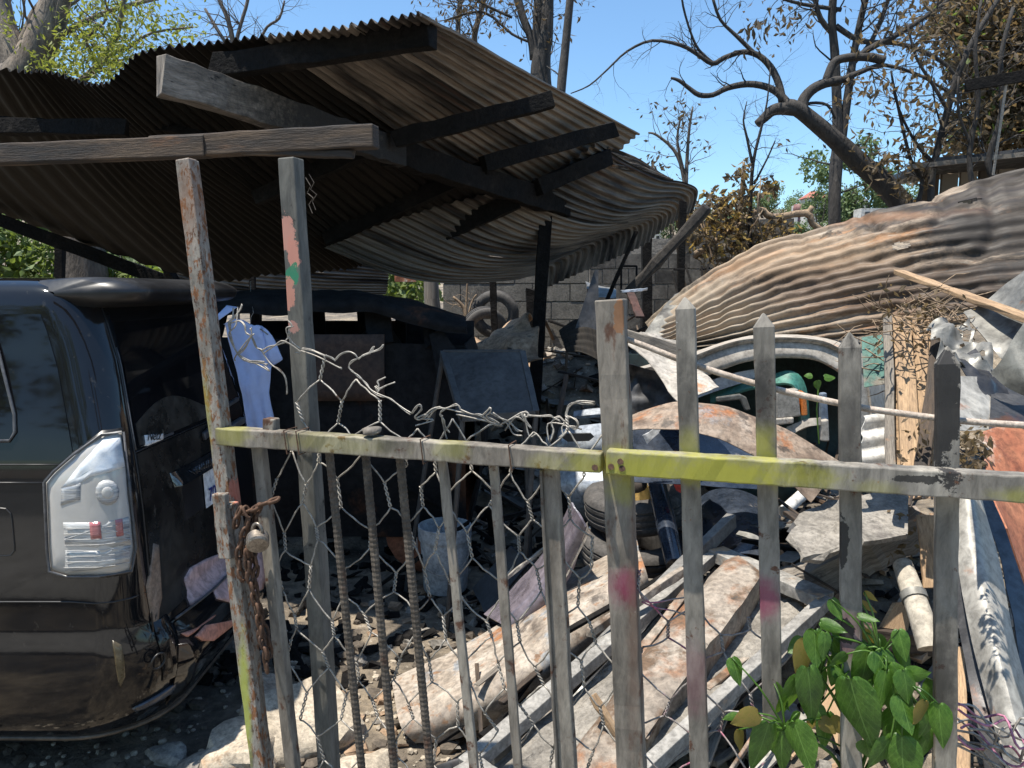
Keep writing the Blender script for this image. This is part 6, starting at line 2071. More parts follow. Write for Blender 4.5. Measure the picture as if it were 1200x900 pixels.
tyre("tyre", "worn tyre lying on top of another behind the main fence post", P(748, 588, 4.15), Vector((-.12, -.10, 1)), .30, .18, .19)
tyre("tyre", "ribbed tyre lying beneath the other one behind the main fence post", P(742, 642, 4.12), Vector((.05, -.14, 1)), .30, .18, .19)
tyre("tyre", "round black tyre standing upright against the block wall", P(580, 368, 8.1), Vector((.1, 1, .12)), .25, .15, .16)
tyre("tyre", "black tyre leaning low in front of the upright one at the block wall", P(567, 386, 7.9), Vector((-.4, 1, .3)), .24, .14, .15)
mb = MB()
pts = [P(766, 552, 3.95), P(775, 590, 3.75), P(784, 630, 3.55), P(791, 662, 3.4)]
pts, rs = smooth_path(pts, [.048, .05, .05, .043], 5)
mb.tube(pts, rs, 12)
tag(mb.build("black_strut", blue_black, smooth=True, auto=60), "thick black tube slanting down over the tyres beside the main fence post", "tube")
mb = MB()
mb.box(P(757, 576, 4.0), (.07, .05, .045), Matrix.Rotation(.3, 3, 'Z'))
tag(mb.build("yellow_block", yellow_plastic, bevel=.008), "pale yellow block showing just under the yellow sprayed rail", "block")
mb = MB()
mb.stone(P(748, 570, 3.85), .045, random.Random(4), 2, .15)
tag(mb.build("brown_ball", beam_wood, smooth=True), "small brown ball on the pale yellow block", "ball")
mb = MB()
mb.poly([P(x, y, 3.7) for x, y in reversed([(784, 556), (799, 557), (797, 577), (792, 574)])], -.012, (0, -1, 0))
tag(mb.build("red_plate", red_plastic), "bright red plastic plate corner behind the first picket", "plate")
item_net("black_bonnet", "glossy blue black car bonnet lying in the heap under the yellow rail", "car bonnet",
         [row((806, 595, 4.3), (830, 574, 4.3), (862, 572, 4.25), (900, 588, 4.2), (945, 612, 4.1), (970, 628, 4.05)), row((815, 625, 3.95), (845, 612, 3.9), (875, 610, 3.85), (915, 625, 3.8), (950, 645, 3.75), (972, 655, 3.75)), row((830, 655, 3.7), (855, 650, 3.65), (885, 652, 3.6), (920, 664, 3.55), (950, 676, 3.55), (972, 682, 3.55))], blue_black, 14, 20, .006, .02, 3)
item_net("chrome_trim", "bright curved white trim strip in front of the blue black bonnet", "trim",
         [row((862, 628, 3.55), (880, 634, 3.52), (896, 650, 3.5), (905, 672, 3.48)), row((866, 624, 3.58), (886, 629, 3.55), (903, 646, 3.53), (912, 668, 3.5))], pale_sheet, 4, 12, .01, .002)
mb = MB()
mb.tube([P(918, 600, 3.95), P(940, 580, 4.1)], .033, 12)
tag(mb.build("white_pipe", pvc, smooth=True, auto=50), "short bright white pipe end sticking out beside the second picket", "pipe")


def slab(name, label, pts, h, mat, seed, cat="rubble"):
    """broken slab: outline in pixels with heights, given depth and roughened"""
    top = [G(*q) for q in pts]
    c = sum(top, Vector()) / len(top)
    mb = MB()
    n = len(top) * 4
    ring = []
    for i in range(len(top)):
        for s in range(4):
            ring.append(top[i].lerp(top[(i + 1) % len(top)], s / 4))
    o = Vector((seed, seed * 2, 0))
    j = lambda p, a: p + Vector((mnoise.noise(p * 14 + o), mnoise.noise(p * 14 + o + Vector((9, 0, 0))), mnoise.noise(p * 14 + o + Vector((0, 9, 0))))) * a
    rings = [[j(c.lerp(p, k), .012) + Vector((0, 0, .015 * mnoise.noise(p * 8 + o))) for p in ring] for k in (.35, .7, .95, 1)]
    rings.append([j(p + (p - c) * .03, .03) - Vector((0, 0, h * .45)) for p in ring])
    rings.append([j(c.lerp(p, .9), .03) - Vector((0, 0, h)) for p in ring])
    mb.v = [c + Vector((0, 0, .01))] + [p for r in rings for p in r]
    mb.f = [(0, 1 + i, 1 + (i + 1) % n) for i in range(n)]
    for r in range(len(rings) - 1):
        for i in range(n):
            a = 1 + r * n
            mb.f.append((a + i, a + n + i, a + n + (i + 1) % n, a + (i + 1) % n))
    mb.f.append(tuple(1 + (len(rings) - 1) * n + i for i in range(n)))
    return tag(mb.build(name, mat), label, cat)


slab("concrete_slab", "broken pale concrete slab just under the rail between second and third picket", [(926, 626, .90), (938, 602, .92), (972, 587, .94), (1046, 588, .94), (1042, 614, .92), (985, 640, .88), (944, 652, .86)], .045, concrete, 3)
item_sheet("ash_sheet", "flat ash grey sheet lying behind the broken concrete slab", "panel", [G(980, 590, 1.0), G(1062, 575, 1.0), G(1062, 632, .92), G(1010, 640, .92)], concrete, amp=.01, th=.02, seed=15)

# long pale rust mottled bonnet in front
item_net("rusty_bonnet", "long pale rust mottled car bonnet lying behind the netting, half in shade", "car bonnet",
         [gp((458, 796, .10), (520, 768, .16), (590, 728, .26), (655, 682, .40), (745, 632, .58)), gp((464, 830, .12), (525, 808, .20), (600, 765, .33), (670, 712, .48), (752, 652, .64)),
          gp((472, 858, .08), (535, 838, .16), (615, 795, .29), (685, 742, .43), (760, 676, .58)), gp((486, 872, .02), (545, 862, .06), (630, 818, .17), (700, 765, .31), (765, 700, .46))], rust_sheet, 16, 30, .005, .010, 5)
item_beam("steel_angle", "long grey steel channel with a bright top running up to the first picket", "steel bar", G(575, 885, .18), G(858, 609, .78), .045, .065, M("grey_steel", [(0.3, (0.10, 0.095, 0.088)), (0.7, (0.25, 0.24, 0.225))], scale=6, rough=(.5, .7), bump=.3, layers=[((0.05, 0.045, 0.04), 5, .58, .68)]))
item_beam("steel_angle", "thin dark rusted bar below the grey steel channel", "steel bar", G(600, 905, .14), G(780, 715, .50), .03, .05, dark_sheet)
item_beam("steel_angle", "narrow rusty strip with pale edge just left of the rusty box beam", "steel bar", G(640, 915, .2), G(812, 690, .62), .04, .06, rust_beam)
item_net("rusty_channel", "broad bent rusty channel sheet running up behind the first picket to a broken end", "metal sheet",
         [gp((640, 930, .29), (735, 790, .49), (838, 670, .65), (866, 652, .67)), gp((648, 934, .325), (742, 792, .525), (844, 672, .682), (870, 654, .70)), gp((698, 952, .325), (788, 808, .525), (876, 690, .672), (890, 669, .69)), gp((703, 955, .30), (793, 812, .50), (881, 695, .65), (893, 673, .665)), gp((716, 985, .20), (802, 838, .40), (884, 718, .55), (896, 697, .57))], rust_beam, 12, 30, .005, .012, 8)
item_beam("charred_beam", "charred beam lying in the shadow beside the rusty box beam", "beam", G(560, 930, .05), G(770, 745, .38), .07, .07, char_wood)
item_beam("weathered_timber", "thick weathered timber slanting up to the right under the concrete slab", "timber", G(893, 708, .50), G(1082, 612, .90), .16, .13, grey_wood, seg=22, wob=.006)
item_sheet("dark_offcut", "bent dark sheet offcut under the rust mottled bonnet", "metal sheet", [G(500, 900, .05), G(600, 870, .1), G(690, 800, .3), G(560, 905, .02)], dark_sheet, amp=.02, seed=17)
item_beam("wooden_stick", "short tan stick lying loose beside the main fence post", "stick", G(695, 815, .55), G(748, 900, .35), .028, .02, tan_wood)
item_sheet("rusty_offcut", "small orange rusted offcut low behind the gate stile", "metal sheet", [G(585, 872, .12), G(640, 850, .18), G(655, 915, .1), G(600, 920, .08)], rust_beam, amp=.012, seed=18)
item_sheet("grey_offcut", "grey folded sheet offcut between gate stile and main fence post", "metal sheet", [G(600, 830, .26), G(675, 790, .36), G(700, 830, .3), G(620, 860, .2)], grey_sheet, amp=.02, seed=19)
item_beam("angle_bar", "rusty angle bar across the top of the long bonnet beside the main post", "steel bar", G(690, 742, .55), G(802, 668, .70), .03, .035, rust_beam)
# wooden window frame full of rubble
FRM = thing("window_frame", "grey wooden frame lying flat and filled with rubble behind the pickets", "frame", G(870, 780, .45))
A_, B_, C_, D_ = G(838, 648, .66), G(968, 704, .64), G(668, 985, .36), G(545, 900, .36)
frame_mat = M("grey_frame", [(0.3, (0.16, 0.15, 0.135)), (0.6, (0.30, 0.285, 0.26)), (0.8, (0.38, 0.36, 0.33))], scale=7, rough=(.6, .85), bump=.4, bscale=40, bdist=.004, layers=[((0.40, 0.26, 0.15), 5, .60, .70), ((0.12, 0.11, 0.10), 8, .64, .72)])
for a, b, w in ((A_, B_, .10), (B_, C_, .045), (C_, D_, .10), (D_, A_, .06)):
    mb = MB()
    mb.beam(a, b, w, .05, seg=12, wob=.0015)
    mb.build("rail" if w == .10 else "stile", frame_mat, FRM, bevel=.003)
mb = MB()
mb.sheet(lambda u, v: bil([A_, B_, C_, D_], u, v) - Vector((0, 0, .075)) + Vector((0, 0, .03 * nz((u * 4, v * 6, 1), 1.4) + .012 * nz((u * 17, v * 22, 5), 1.4))), 30, 34, .01)
mb.build("rubble_fill", concrete, FRM)
item_sheet("pale_board", "smooth pale flat board lying under the lower edge of the rubble filled frame", "board", [G(870, 815, .30), G(970, 722, .42), G(1000, 800, .34), G(880, 925, .2)], pale_sheet, amp=.004, th=.012, seed=21)
item_beam("brown_timber", "short brown timber lying level between the last two pickets", "timber", G(1008, 744, .55), G(1112, 756, .52), .07, .075, beam_wood)
item_beam("flat_bar", "short rusted flat bar beneath the level brown timber", "steel bar", G(1112, 762, .5), G(1078, 812, .4), .03, .02, grey_sheet)
mb = MB()
pts = [G(1058, 662, .80), G(1068, 690, .75), G(1080, 725, .68), G(1090, 760, .6)]
mb.tube(pts, [.036, .04, .042, .042], 14)
PIPE = tag(mb.build("old_pipe", M("buff_pipe", [(0.3, (0.34, 0.30, 0.24)), (0.7, (0.50, 0.45, 0.37))], scale=6, rough=(.6, .8), bump=.3, layers=[((0.12, 0.1, 0.08), 6, .6, .7)]), smooth=True, auto=60), "buff pipe with a clamp ring pointing down between the last two pickets", "pipe")
mb = MB()
d_ = (pts[2] - pts[1]).normalized()
mb.tube([pts[1] + d_ * .02, pts[1] + d_ * .05], .047, 14)
mb.build("clamp_ring", grey_sheet, PIPE, smooth=True, auto=60)
item_sheet("wood_offcut", "triangular tan wood offcut in the dark gap left of the buff pipe", "wood", [G(1030, 735, .58), G(1046, 706, .66), G(1066, 704, .66), G(1060, 740, .56)], tan_wood, amp=.002, th=.02, seed=22)
item_sheet("wood_offcut", "pointed tan wood offcut behind the big vine leaves", "wood", [G(965, 830, .35), G(986, 775, .45), G(992, 780, .45), G(984, 880, .30)], tan_wood, amp=.002, th=.02, seed=23)
item_beam("wood_offcut", "sandy tan plank piece standing behind the buff pipe", "wood", G(1092, 690, .75), G(1084, 605, .98), .06, .02, tan_wood)
item_beam("wood_offcut", "tan plank end low behind the last picket", "wood", G(1128, 920, .3), G(1120, 760, .55), .05, .02, tan_wood)
# cables at the lower right corner
CB = MB()
CB2 = MB()
rng = random.Random(31)
for k in range(15):
    x0, y0 = 1108 + rng.uniform(0, 30), 815 + rng.uniform(0, 60)
    pts = [W(x0, y0, .12)]
    for s in range(1, 6):
        pts.append(W(x0 + s * 22 + rng.uniform(-8, 8), y0 + s * rng.uniform(4, 16) + rng.uniform(-10, 10), .12 + rng.uniform(-.03, .06)))
    pts, rs = smooth_path(pts, [.0032] * 6, 4)
    (CB2 if k % 4 == 0 else CB).tube(pts, .0026, 5)
CT = thing("cable_tangle", "tangle of grey and pink cables at the foot of the long pale sheet", "cables", W(1180, 890, .12))
CB.build("grey_cables", galv, CT, smooth=True)
CB2.build("pink_cables", M("pink_cable", [(0.3, (0.34, 0.10, 0.18)), (0.7, (0.48, 0.22, 0.30))], scale=30, rough=(.5, .7), bump=0), CT, smooth=True)

# ---- under the shed
TB = thing("trestle_table", "blackened board like a table top tilted on thin legs under the shed", "table", P(575, 600, 4.2))
TB.location.z = gz(TB.location.x, 4.2)
ta, tb_, tc_, td = P(519, 415, 4.5), P(612, 415, 4.45), P(628, 486, 3.95), P(542, 492, 3.98)
table_mat = M("blackened_board", [(0.3, (0.045, 0.044, 0.044)), (0.6, (0.07, 0.067, 0.064)), (0.8, (0.11, 0.106, 0.10))], scale=4, rough=(.5, .7), bump=.25, bscale=30, bdist=.003)
crumple_sheet(mb := MB(), [ta, tb_, tc_, td], nu=6, nv=6, amp=.002, th=.02)
mb.build("top", table_mat, TB)
for a, b in ((ta, tb_), (tb_, tc_), (tc_, td), (td, ta)):
    mb = MB()
    mb.beam(a + Vector((0, 0, .008)), b + Vector((0, 0, .008)), .035, .035, seg=6, wob=.001)
    mb.build("edge_frame", table_mat, TB, bevel=.003)
for p, dx in ((ta, -.25), (tb_, .06), (tc_, -.08), (td, -.10)):
    mb = MB()
    f = Vector((p.x + dx, p.y + .05, 0))
    f.z = gz(f.x, f.y)
    mb.tube([p, f], .014, 6)
    mb.build("leg", table_mat, TB)
BK = thing("bucket", "dirty white plastic bucket standing on the burnt ground under the shed", "bucket", G(522, 690, .03))
b0 = BK.location.copy()
mb = MB()
Rm = Matrix.Translation(b0)
mb.lathe([(0, .004), (.128, .004), (.134, .02), (.150, .33), (.150, .335)], 28, Rm)
mb.lathe([(.1502, .325), (.161, .325), (.163, .345), (.161, .36), (.164, .385), (.162, .405), (.152, .405), (.148, .33), (.125, .02), (0, .015)], 28, Rm)
mb.build("body", bucket_mat, BK, smooth=True, auto=40)
mb = MB()
mb.tube([b0 + Vector((.163 * cos(a), -.06 - .10 * sin(a), .345 - .20 * sin(a) ** .8 if sin(a) > 0 else .345)) for a in [pi * k / 16 for k in range(17)]], .003, 5)
mb.build("handle", galv, BK)
item_net("purple_car_trim", "purple grey car trim panel with a bright ridge behind the gate stile", "car trim",
         [gp((672, 590, .80), (642, 645, .56), (600, 692, .34), (568, 722, .22)), gp((680, 602, .83), (656, 655, .60), (618, 705, .40), (592, 735, .28)), gp((688, 616, .79), (672, 664, .56), (642, 714, .36), (620, 742, .22))], purple_trim, 14, 18, .012, .008)
item_beam("trim_strip", "thin bright metal strip lying along the purple grey trim panel", "metal strip", G(628, 745, .20), G(692, 618, .78), .012, .012, chrome)
item_beam("trim_strip", "thin grey bracket strip leaning left of the purple grey trim panel", "metal strip", G(590, 680, .40), G(660, 626, .62), .016, .02, galv)
item_sheet("blue_board", "dark blue board leaning on the ground beside the bucket", "board", [G(556, 690, .12), G(600, 640, .45), G(622, 660, .40), G(572, 722, .08)], M("dark_blue_board", [(0.3, (0.014, 0.018, 0.028)), (0.7, (0.035, 0.045, 0.06))], scale=5, rough=(.5, .7)), th=.015, amp=.004)
rng = random.Random(14)
for k in range(10):
    x, y, d = rng.uniform(440, 720), rng.uniform(520, 600), rng.uniform(4.4, 5.6)
    p = P(x, y, d)
    p.z = gz(p.x, d) + rng.uniform(.1, .5)
    v = Vector((rng.uniform(-.4, .4), rng.uniform(-.3, .3), rng.uniform(-.15, .3)))
    item_beam("charred_plank", ("wide" if k % 2 else "narrow") + " charred plank in the dark " + spot(x, y, [(500, "left of the bucket"), (560, "behind the bucket"), (640, "under the tilted board"), (999, "by the silver car")]), "plank", p - v, p + v, rng.uniform(.03, .09), .02, char_wood, "charred planks under the shed")
item_beam("charred_stick", "pale edged charred stick leaning under the shed right of the tilted board", "stick", P(648, 520, 4.6), P(664, 440, 4.9), .03, .02, beam_wood)
# hanging and leaning sheets by the charred corner post
item_sheet("dark_triangular_sheet", "dark triangular sheet standing on end just left of the main fence post", "metal sheet", [P(697, 316, 5.3), P(701, 316, 5.3), P(702, 392, 5.2), P(673, 388, 5.2)], dark_sheet, amp=.008, seed=31)
crumple_sheet(mb := MB(), [P(655, 388, 5.3), P(706, 372, 5.4), P(712, 432, 4.9), P(664, 412, 5.0)], nu=20, nv=40, amp=.02, corr=6, camp=.012, along='u', bow=.05)
tag(mb.build("dark_corrugated_sheet", roof_black, smooth=True, auto=60), "dark curled corrugated sheet lying in front of the dark triangular sheet", "iron sheet")
item_sheet("pale_ribbed_sheet", "pale ribbed sheet lying behind the dark triangular sheet", "iron sheet", [P(686, 330, 8.0), P(722, 338, 7.9), P(722, 350, 7.2), P(690, 348, 7.3)], grey_sheet, amp=.02, seed=34)
item_beam("leaning_log", "long charred log leaning up to the right between the black posts", "log", P(735, 345, 6.6), P(830, 242, 6.3), .085, .085, M("log_char", [(0.3, (0.02, 0.018, 0.017)), (0.6, (0.07, 0.06, 0.052)), (0.8, (0.15, 0.13, 0.11))], scale=5, rough=(.8, .95), bump=.6, bscale=25, bdist=.01), wob=.008, bevel=.02)
item_beam("leaning_pole", "thin black pole leaning left of the black post", "pole", P(711, 352, 6.8), P(746, 271, 6.7), .03, .03, char_wood)
p = P(800, 236, 7.3)
item_beam("black_post", "thin black post standing right of the leaning log", "post", Vector((p.x, p.y, gz(p.x, p.y) - .05)), p, .065, .065, char_wood)
mb = MB()
for a, b in (((788, 318, 7), (794, 345, 6.8)), ((790, 316, 7), (802, 316, 7.2)), ((803, 310, 7), (812, 338, 6.8)), ((822, 312, 7), (824, 345, 6.8)), ((830, 310, 7), (826, 340, 6.8)), ((820, 316, 7), (832, 314, 7)), ((728, 312, 7.2), (728, 342, 7)), ((746, 312, 7.2), (746, 342, 7)), ((728, 312, 7.2), (746, 312, 7.2))):
    mb.tube([P(*a), P(*b)], .010, 5)
CHF = thing("burnt_chair_frames", "burnt thin metal chair frames beside the leaning log", "chair frame", P(800, 345, 6.9))
mb.build("tubing", char_wood, CHF)
item_beam("blue_bar", "pale blue metal bar frame lying low in front of the black post", "bar", P(728, 342, 5.6), P(758, 339, 5.7), .02, .02, silver)
item_beam("charred_lath", "reddish charred slat hanging under the pale blue bar", "slat", P(739, 344, 5.6), P(750, 372, 5.4), .06, .02, dark_red)
item_beam("charred_lath", "thin reddish stick beside the leaning log foot", "slat", P(690, 340, 7.0), P(688, 372, 6.5), .03, .03, dark_red)
# heaps of burnt paper
def heap(name, label, rows, mat, seed):
    return item_net(name, label, "heap", rows, mat, 26, 26, .01, .085, 4.5, seed)


heap("burnt_heap", "crumpled brown burnt heap beside the charred corner post", [row((550, 408, 6.9), (582, 388, 7.1), (606, 372, 7.2), (622, 370, 7.2)), row((545, 420, 6.6), (578, 404, 6.6), (608, 384, 6.7), (627, 380, 6.7)), row((560, 440, 6.3), (590, 432, 6.2), (615, 425, 6.2), (632, 420, 6.2))], paper_ash, 5)
heap("ash_heap", "low pale heap of ash and rubbish along the foot of the block wall", [row((525, 402, 7.6), (545, 394, 7.6), (565, 396, 7.7), (590, 396, 7.7)), row((520, 416, 7.0), (540, 408, 7.0), (560, 410, 6.9), (590, 412, 6.9)), row((520, 432, 6.6), (545, 430, 6.5), (565, 432, 6.4), (590, 440, 6.4))], paper_ash, 9)
for pts in ([(545, 395), (544, 370), (538, 355), (532, 350)], [(547, 396), (548, 350), (550, 330)], [(549, 390), (552, 360), (557, 345)], [(534, 384), (535, 364), (533, 350)]):
    pass
t, tips, rng = tree("burnt_sapling", "thin leafless burnt sapling in front of the block wall", [
    ([(545, 398, 6), (545, 370, 5), (541, 358, 4), (530, 348, 3)], 2, .2, 1, True), ([(545, 395, 3), (546, 350, 2.4), (548, 320, 2)], 3, .2, 1, False), ([(546, 380, 3), (552, 355, 2), (558, 345, 2)], 2, .2, 1, False), ([(533, 392, 5), (533, 370, 4)], 0, .2, 1, False)], 7.9, twig_mat, 71)

# ---- scattered rubble
def scatter(name, label, mat, n, seed, area, smin, smax, kind="chip", cat="rubble", maxy=11):
    rng = random.Random(seed)
    mb = MB()
    k = 0
    while k < n:
        x, y = rng.uniform(area[0], area[1]), area[2] + (area[3] - area[2]) * rng.random() ** 1.5
        k += 1
        s = rng.uniform(smin, smax) * (.6 + .13 * y)
        z = gz(x, y)
        if kind == "chip":
            R = Matrix.Rotation(rng.uniform(0, 6.28), 3, 'Z') @ Matrix.Rotation(rng.gauss(0, .45), 3, 'X') @ Matrix.Rotation(rng.gauss(0, .3), 3, 'Y')
            mb.box((x, y, z + s * .2), (s * rng.uniform(.4, 1), s * rng.uniform(.25, .6), s * rng.uniform(.06, .3)), R)
            for v in mb.v[-8:]:
                v += Vector((rng.gauss(0, s * .1), rng.gauss(0, s * .1), rng.gauss(0, s * .06)))
        elif kind == "stick":
            v = Vector((rng.gauss(0, 1), rng.gauss(0, 1), rng.gauss(0, .3))).normalized() * s
            c = Vector((x, y, z + .03 + abs(v.z)))
            mb.beam(c - v, c + v, s * .08, s * .05, seg=2, wob=s * .01)
        elif kind == "pebble":
            mb.stone((x, y, z + s * .3), s, rng, 1, .3)
    return tag(mb.build(name, mat), label, cat, kind="stuff")


scatter("black_rubble", "black burnt rubble strewn under the shed", char_wood, 900, 1, (-2.6, 1.4, 3.4, 7.5), .02, .07)
scatter("black_debris", "black charred bits between the pieces of the front heap", char_wood, 1500, 8, (.05, 1.9, 1.9, 4.6), .012, .045)
scatter("grey_rubble", "grey broken rubble strewn through the yard", concrete, 1100, 2, (-.6, 3.2, 2.0, 10.5), .015, .06)
scatter("tan_rubble", "tan and brown burnt scraps strewn through the yard", paper_ash, 900, 3, (-.9, 3.4, 2.2, 11), .02, .06)
scatter("rusty_scraps", "rusty scraps strewn through the yard", rust_beam, 420, 4, (-.2, 3.2, 2.0, 10.5), .02, .07)
scatter("burnt_sticks", "burnt sticks and laths strewn over the heap", beam_wood, 380, 5, (-.3, 3.4, 2.2, 11), .06, .22, "stick")
scatter("pebbles", "small pale stones on the bare ground by the gate", stone_mat, 420, 6, (-1.9, -.1, 2.5, 4.0), .006, .022, "pebble")
scatter("dark_stones", "dark stones on the ground beside the van", M("dark_stone", [(0.3, (0.05, 0.04, 0.03)), (0.7, (0.15, 0.12, 0.09))], scale=9, rough=(.85, .95), bump=.6), 260, 7, (-2.4, -.1, 2.5, 4.6), .012, .045, "pebble")
for px, py, r, s, lab in [(285, 880, .19, 1, "large cream limestone boulder at the foot of the gate post"), (362, 850, .24, 2, "broad cream limestone boulder behind the gate stile"), (425, 905, .16, 3, "cream stone at the bottom behind the reinforcing bars"), (232, 890, .10, 4, "grey stone in the shade left of the limestone boulder"), (196, 878, .085, 5, "smaller grey stone at the bottom under the van bumper"), (420, 762, .055, 6, "small grey stone in the shade behind the reinforcing bars"), (440, 700, .05, 7, "small pale stone near the bucket"), (312, 800, .10, 8, "angular cream stone at the shadow edge by the gate post")]:
    p = G(px, py, .05)
    mb = MB()
    mb.stone((p.x, p.y, gz(p.x, p.y) + r * .15), r, random.Random(s), 3, .35, .75)
    tag(mb.build("boulder" if r > .15 else "stone", stone_mat if s in (1, 2, 3, 8) else concrete, smooth=True, auto=35), lab, "stone")
# larger loose pieces over the back of the yard
rng = random.Random(44)
for k in range(46):
    x, y = rng.uniform(.0, 3.2), rng.uniform(5.6, 9.5)
    z = gz(x, y)
    c = Vector((x, y, z + .06))
    a = rng.uniform(0, 6.28)
    v, w = Vector((cos(a), sin(a), rng.gauss(0, .3))) * rng.uniform(.15, .4), Vector((-sin(a), cos(a), rng.gauss(0, .3))) * rng.uniform(.08, .25)
    qx, qy = proj(c)
    yard = ("far " if y > 7.6 else "near ") + spot(qx, qy, [(660, "behind the charred corner post"), (740, "behind the main fence post"), (800, "below the leaning log"), (870, "under the dry bush"), (9999, "behind the huge crumpled sheet")])
    if k % 2:
        item_sheet("scrap_sheet", ("grey", "blackened", "rusty", "pale burnt")[k // 2 % 4] + " scrap sheet " + yard, "metal sheet", [c - v - w, c + v - w, c + v + w, c - v + w], (grey_sheet, dark_sheet, rust_beam, burnt_white)[k // 2 % 4], "scrap sheets in the burnt yard", amp=.04, freq=5, seed=k, nu=7, nv=6)
    else:
        item_beam("burnt_lath", ("brown", "black", "grey")[k // 2 % 3] + " burnt lath " + yard, "lath", c - v * 1.6, c + v * 1.6 + Vector((0, 0, .15)), .04, .025, (beam_wood, char_wood, grey_wood)[k // 2 % 3], "burnt laths in the burnt yard")

# loose pieces filling the front heap
rng = random.Random(91)
for k in range(70):
    px, py = rng.uniform(640, 1090), rng.uniform(600, 890)
    if px < 760 and py < 700:
        continue
    c = G(px, py, gz(0, 0) + .1)
    for _ in range(4):
        c = G(px, py, gz(c.x, c.y) + .04 + .10 * (k % 7) / 7)
    if c.y < 2.25:
        continue
    a = rng.gauss(.75, .5) if rng.random() < .7 else rng.uniform(0, 3.14)
    v, w = Vector((cos(a), sin(a), rng.gauss(.04, .08))) * rng.uniform(.08, .22), Vector((-sin(a), cos(a), rng.gauss(0, .25))) * rng.uniform(.03, .07)
    heapspot = ("high" if py < 690 else "midway" if py < 790 else "low") + " in the heap " + spot(px, py, [(728, "left of the main fence post"), (805, "left of the first picket"), (895, "left of the second picket"), (995, "left of the third picket"), (9999, "left of the last picket")])
    if k % 3 == 0:
        item_sheet("scrap_sheet", ("grey", "blackened", "rusty", "blue black")[k // 3 % 4] + " bent metal scrap " + heapspot, "metal sheet", [c - v - w, c + v - w, c + v + w, c - v + w], (grey_sheet, dark_sheet, rust_beam, blue_black)[k // 3 % 4], "metal scraps wedged in the front heap", amp=.02, freq=7, seed=k, nu=10, nv=5)
    else:
        item_beam("burnt_lath", ("brown", "charred", "grey", "black", "scorched")[k % 5] + " lath " + heapspot, "lath", c - v * 1.5, c + v * 1.5, rng.uniform(.015, .05), rng.uniform(.012, .03), (beam_wood, char_wood, grey_wood, char_wood, beam_wood)[k % 5], "laths wedged in the front heap", seg=5)

for k in range(30):
    px, py = rng.uniform(560, 905), rng.uniform(690, 895)
    z = .20 + .40 * (890 - py) / 260 + .25 * smoothstep(px, 560, 800) - .15 + rng.uniform(-.03, .05)
    c = G(px, py, z)
    a = rng.gauss(.92, .16)
    v = Vector((cos(a), sin(a), rng.gauss(.22, .08))) * rng.uniform(.15, .42)
    item_beam("thin_strip", ("rust orange", "charred", "pale grey", "black", "brown scorched")[k % 5] + " thin strip on the heap " + spot(px, py, [(650, "left of the gate stile"), (728, "left of the main fence post"), (805, "left of the first picket"), (9999, "left of the second picket")]) + ("" if py < 790 else ", low"),
              "strip", c - v, c + v, rng.uniform(.012, .035), rng.uniform(.006, .02), (rust_beam, char_wood, grey_wood, char_wood, beam_wood)[k % 5], "thin strips on the front heap", seg=6, wob=.002)

# ------------------------------------------------------------------ vine on the fence
VN = thing("vine", "leafy green vine climbing the pickets at the bottom right", "vine", W(1000, 905, .05))


def leaf_mesh(name, mat, curl, asp, seed):
    rng = random.Random(seed)
    prof = [(0, 0.0), (-.04, .20), (.03, .36), (.14, .47), (.30, .50), (.48, .45), (.66, .33), (.82, .19), (.93, .08), (1.0, 0)]
    vs, fs = [], []
    for y, w in prof:
        for s in (-1, -.5, 0, .5, 1):
            x = s * w * asp
            yy = y if y >= 0 else (y if s else .02)
            zz = -curl * (y ** 2) * .45 - .30 * abs(x) ** 1.6 + .03 * sin(9 * y + 3 * s + seed) * abs(s) + (.03 if s == 0 else 0) * -1
            vs.append((x, yy, zz))
    for i in range(len(prof) - 1):
        for j in range(4):
            a = i * 5 + j
            fs.append((a, a + 1, a + 6, a + 5))
    me = bpy.data.meshes.new(name)
    me.from_pydata(vs, [], fs)
    me.polygons.foreach_set("use_smooth", [True] * len(me.polygons))
    me.materials.append(mat)
    return me


LM = [leaf_mesh("leaf", leaf_green, .55, 1.0, 1), leaf_mesh("leaf", leaf_green, .9, .9, 2), leaf_mesh("leaf", leaf_green, .25, 1.05, 3), leaf_mesh("leaf", leaf_yell, .8, .9, 4)]


def put_leaf(px, py, L, wd, ang, off, variant, tilt=.4, yaw=0.0):
    """leaf centred on the pixel; ang 90 = tip hanging down"""
    k = W(px, py, off)
    d = (k - EYE).length / FOC
    a = radians(ang)
    y = (FT * cos(a) - Z * sin(a)).normalized()
    n = (-FN + Z * .25).normalized()
    n = (n - y * n.dot(y)).normalized()
    y = (y * cos(tilt) - n * -sin(tilt) * .6).normalized()
    n = (n - y * n.dot(y)).normalized()
    n = Matrix.Rotation(yaw, 3, y) @ n
    x = y.cross(n)
    o = bpy.data.objects.new("leaf", LM[variant])
    COL.objects.link(o)
    o.parent = VN
    l, w = L * d, wd * d
    base = k - y * l * .5
    o.matrix_local = Matrix.Translation(base - VN.location) @ Matrix((x, y, n)).transposed().to_4x4() @ Matrix.Diagonal((w, l, l * .8, 1))
    return base


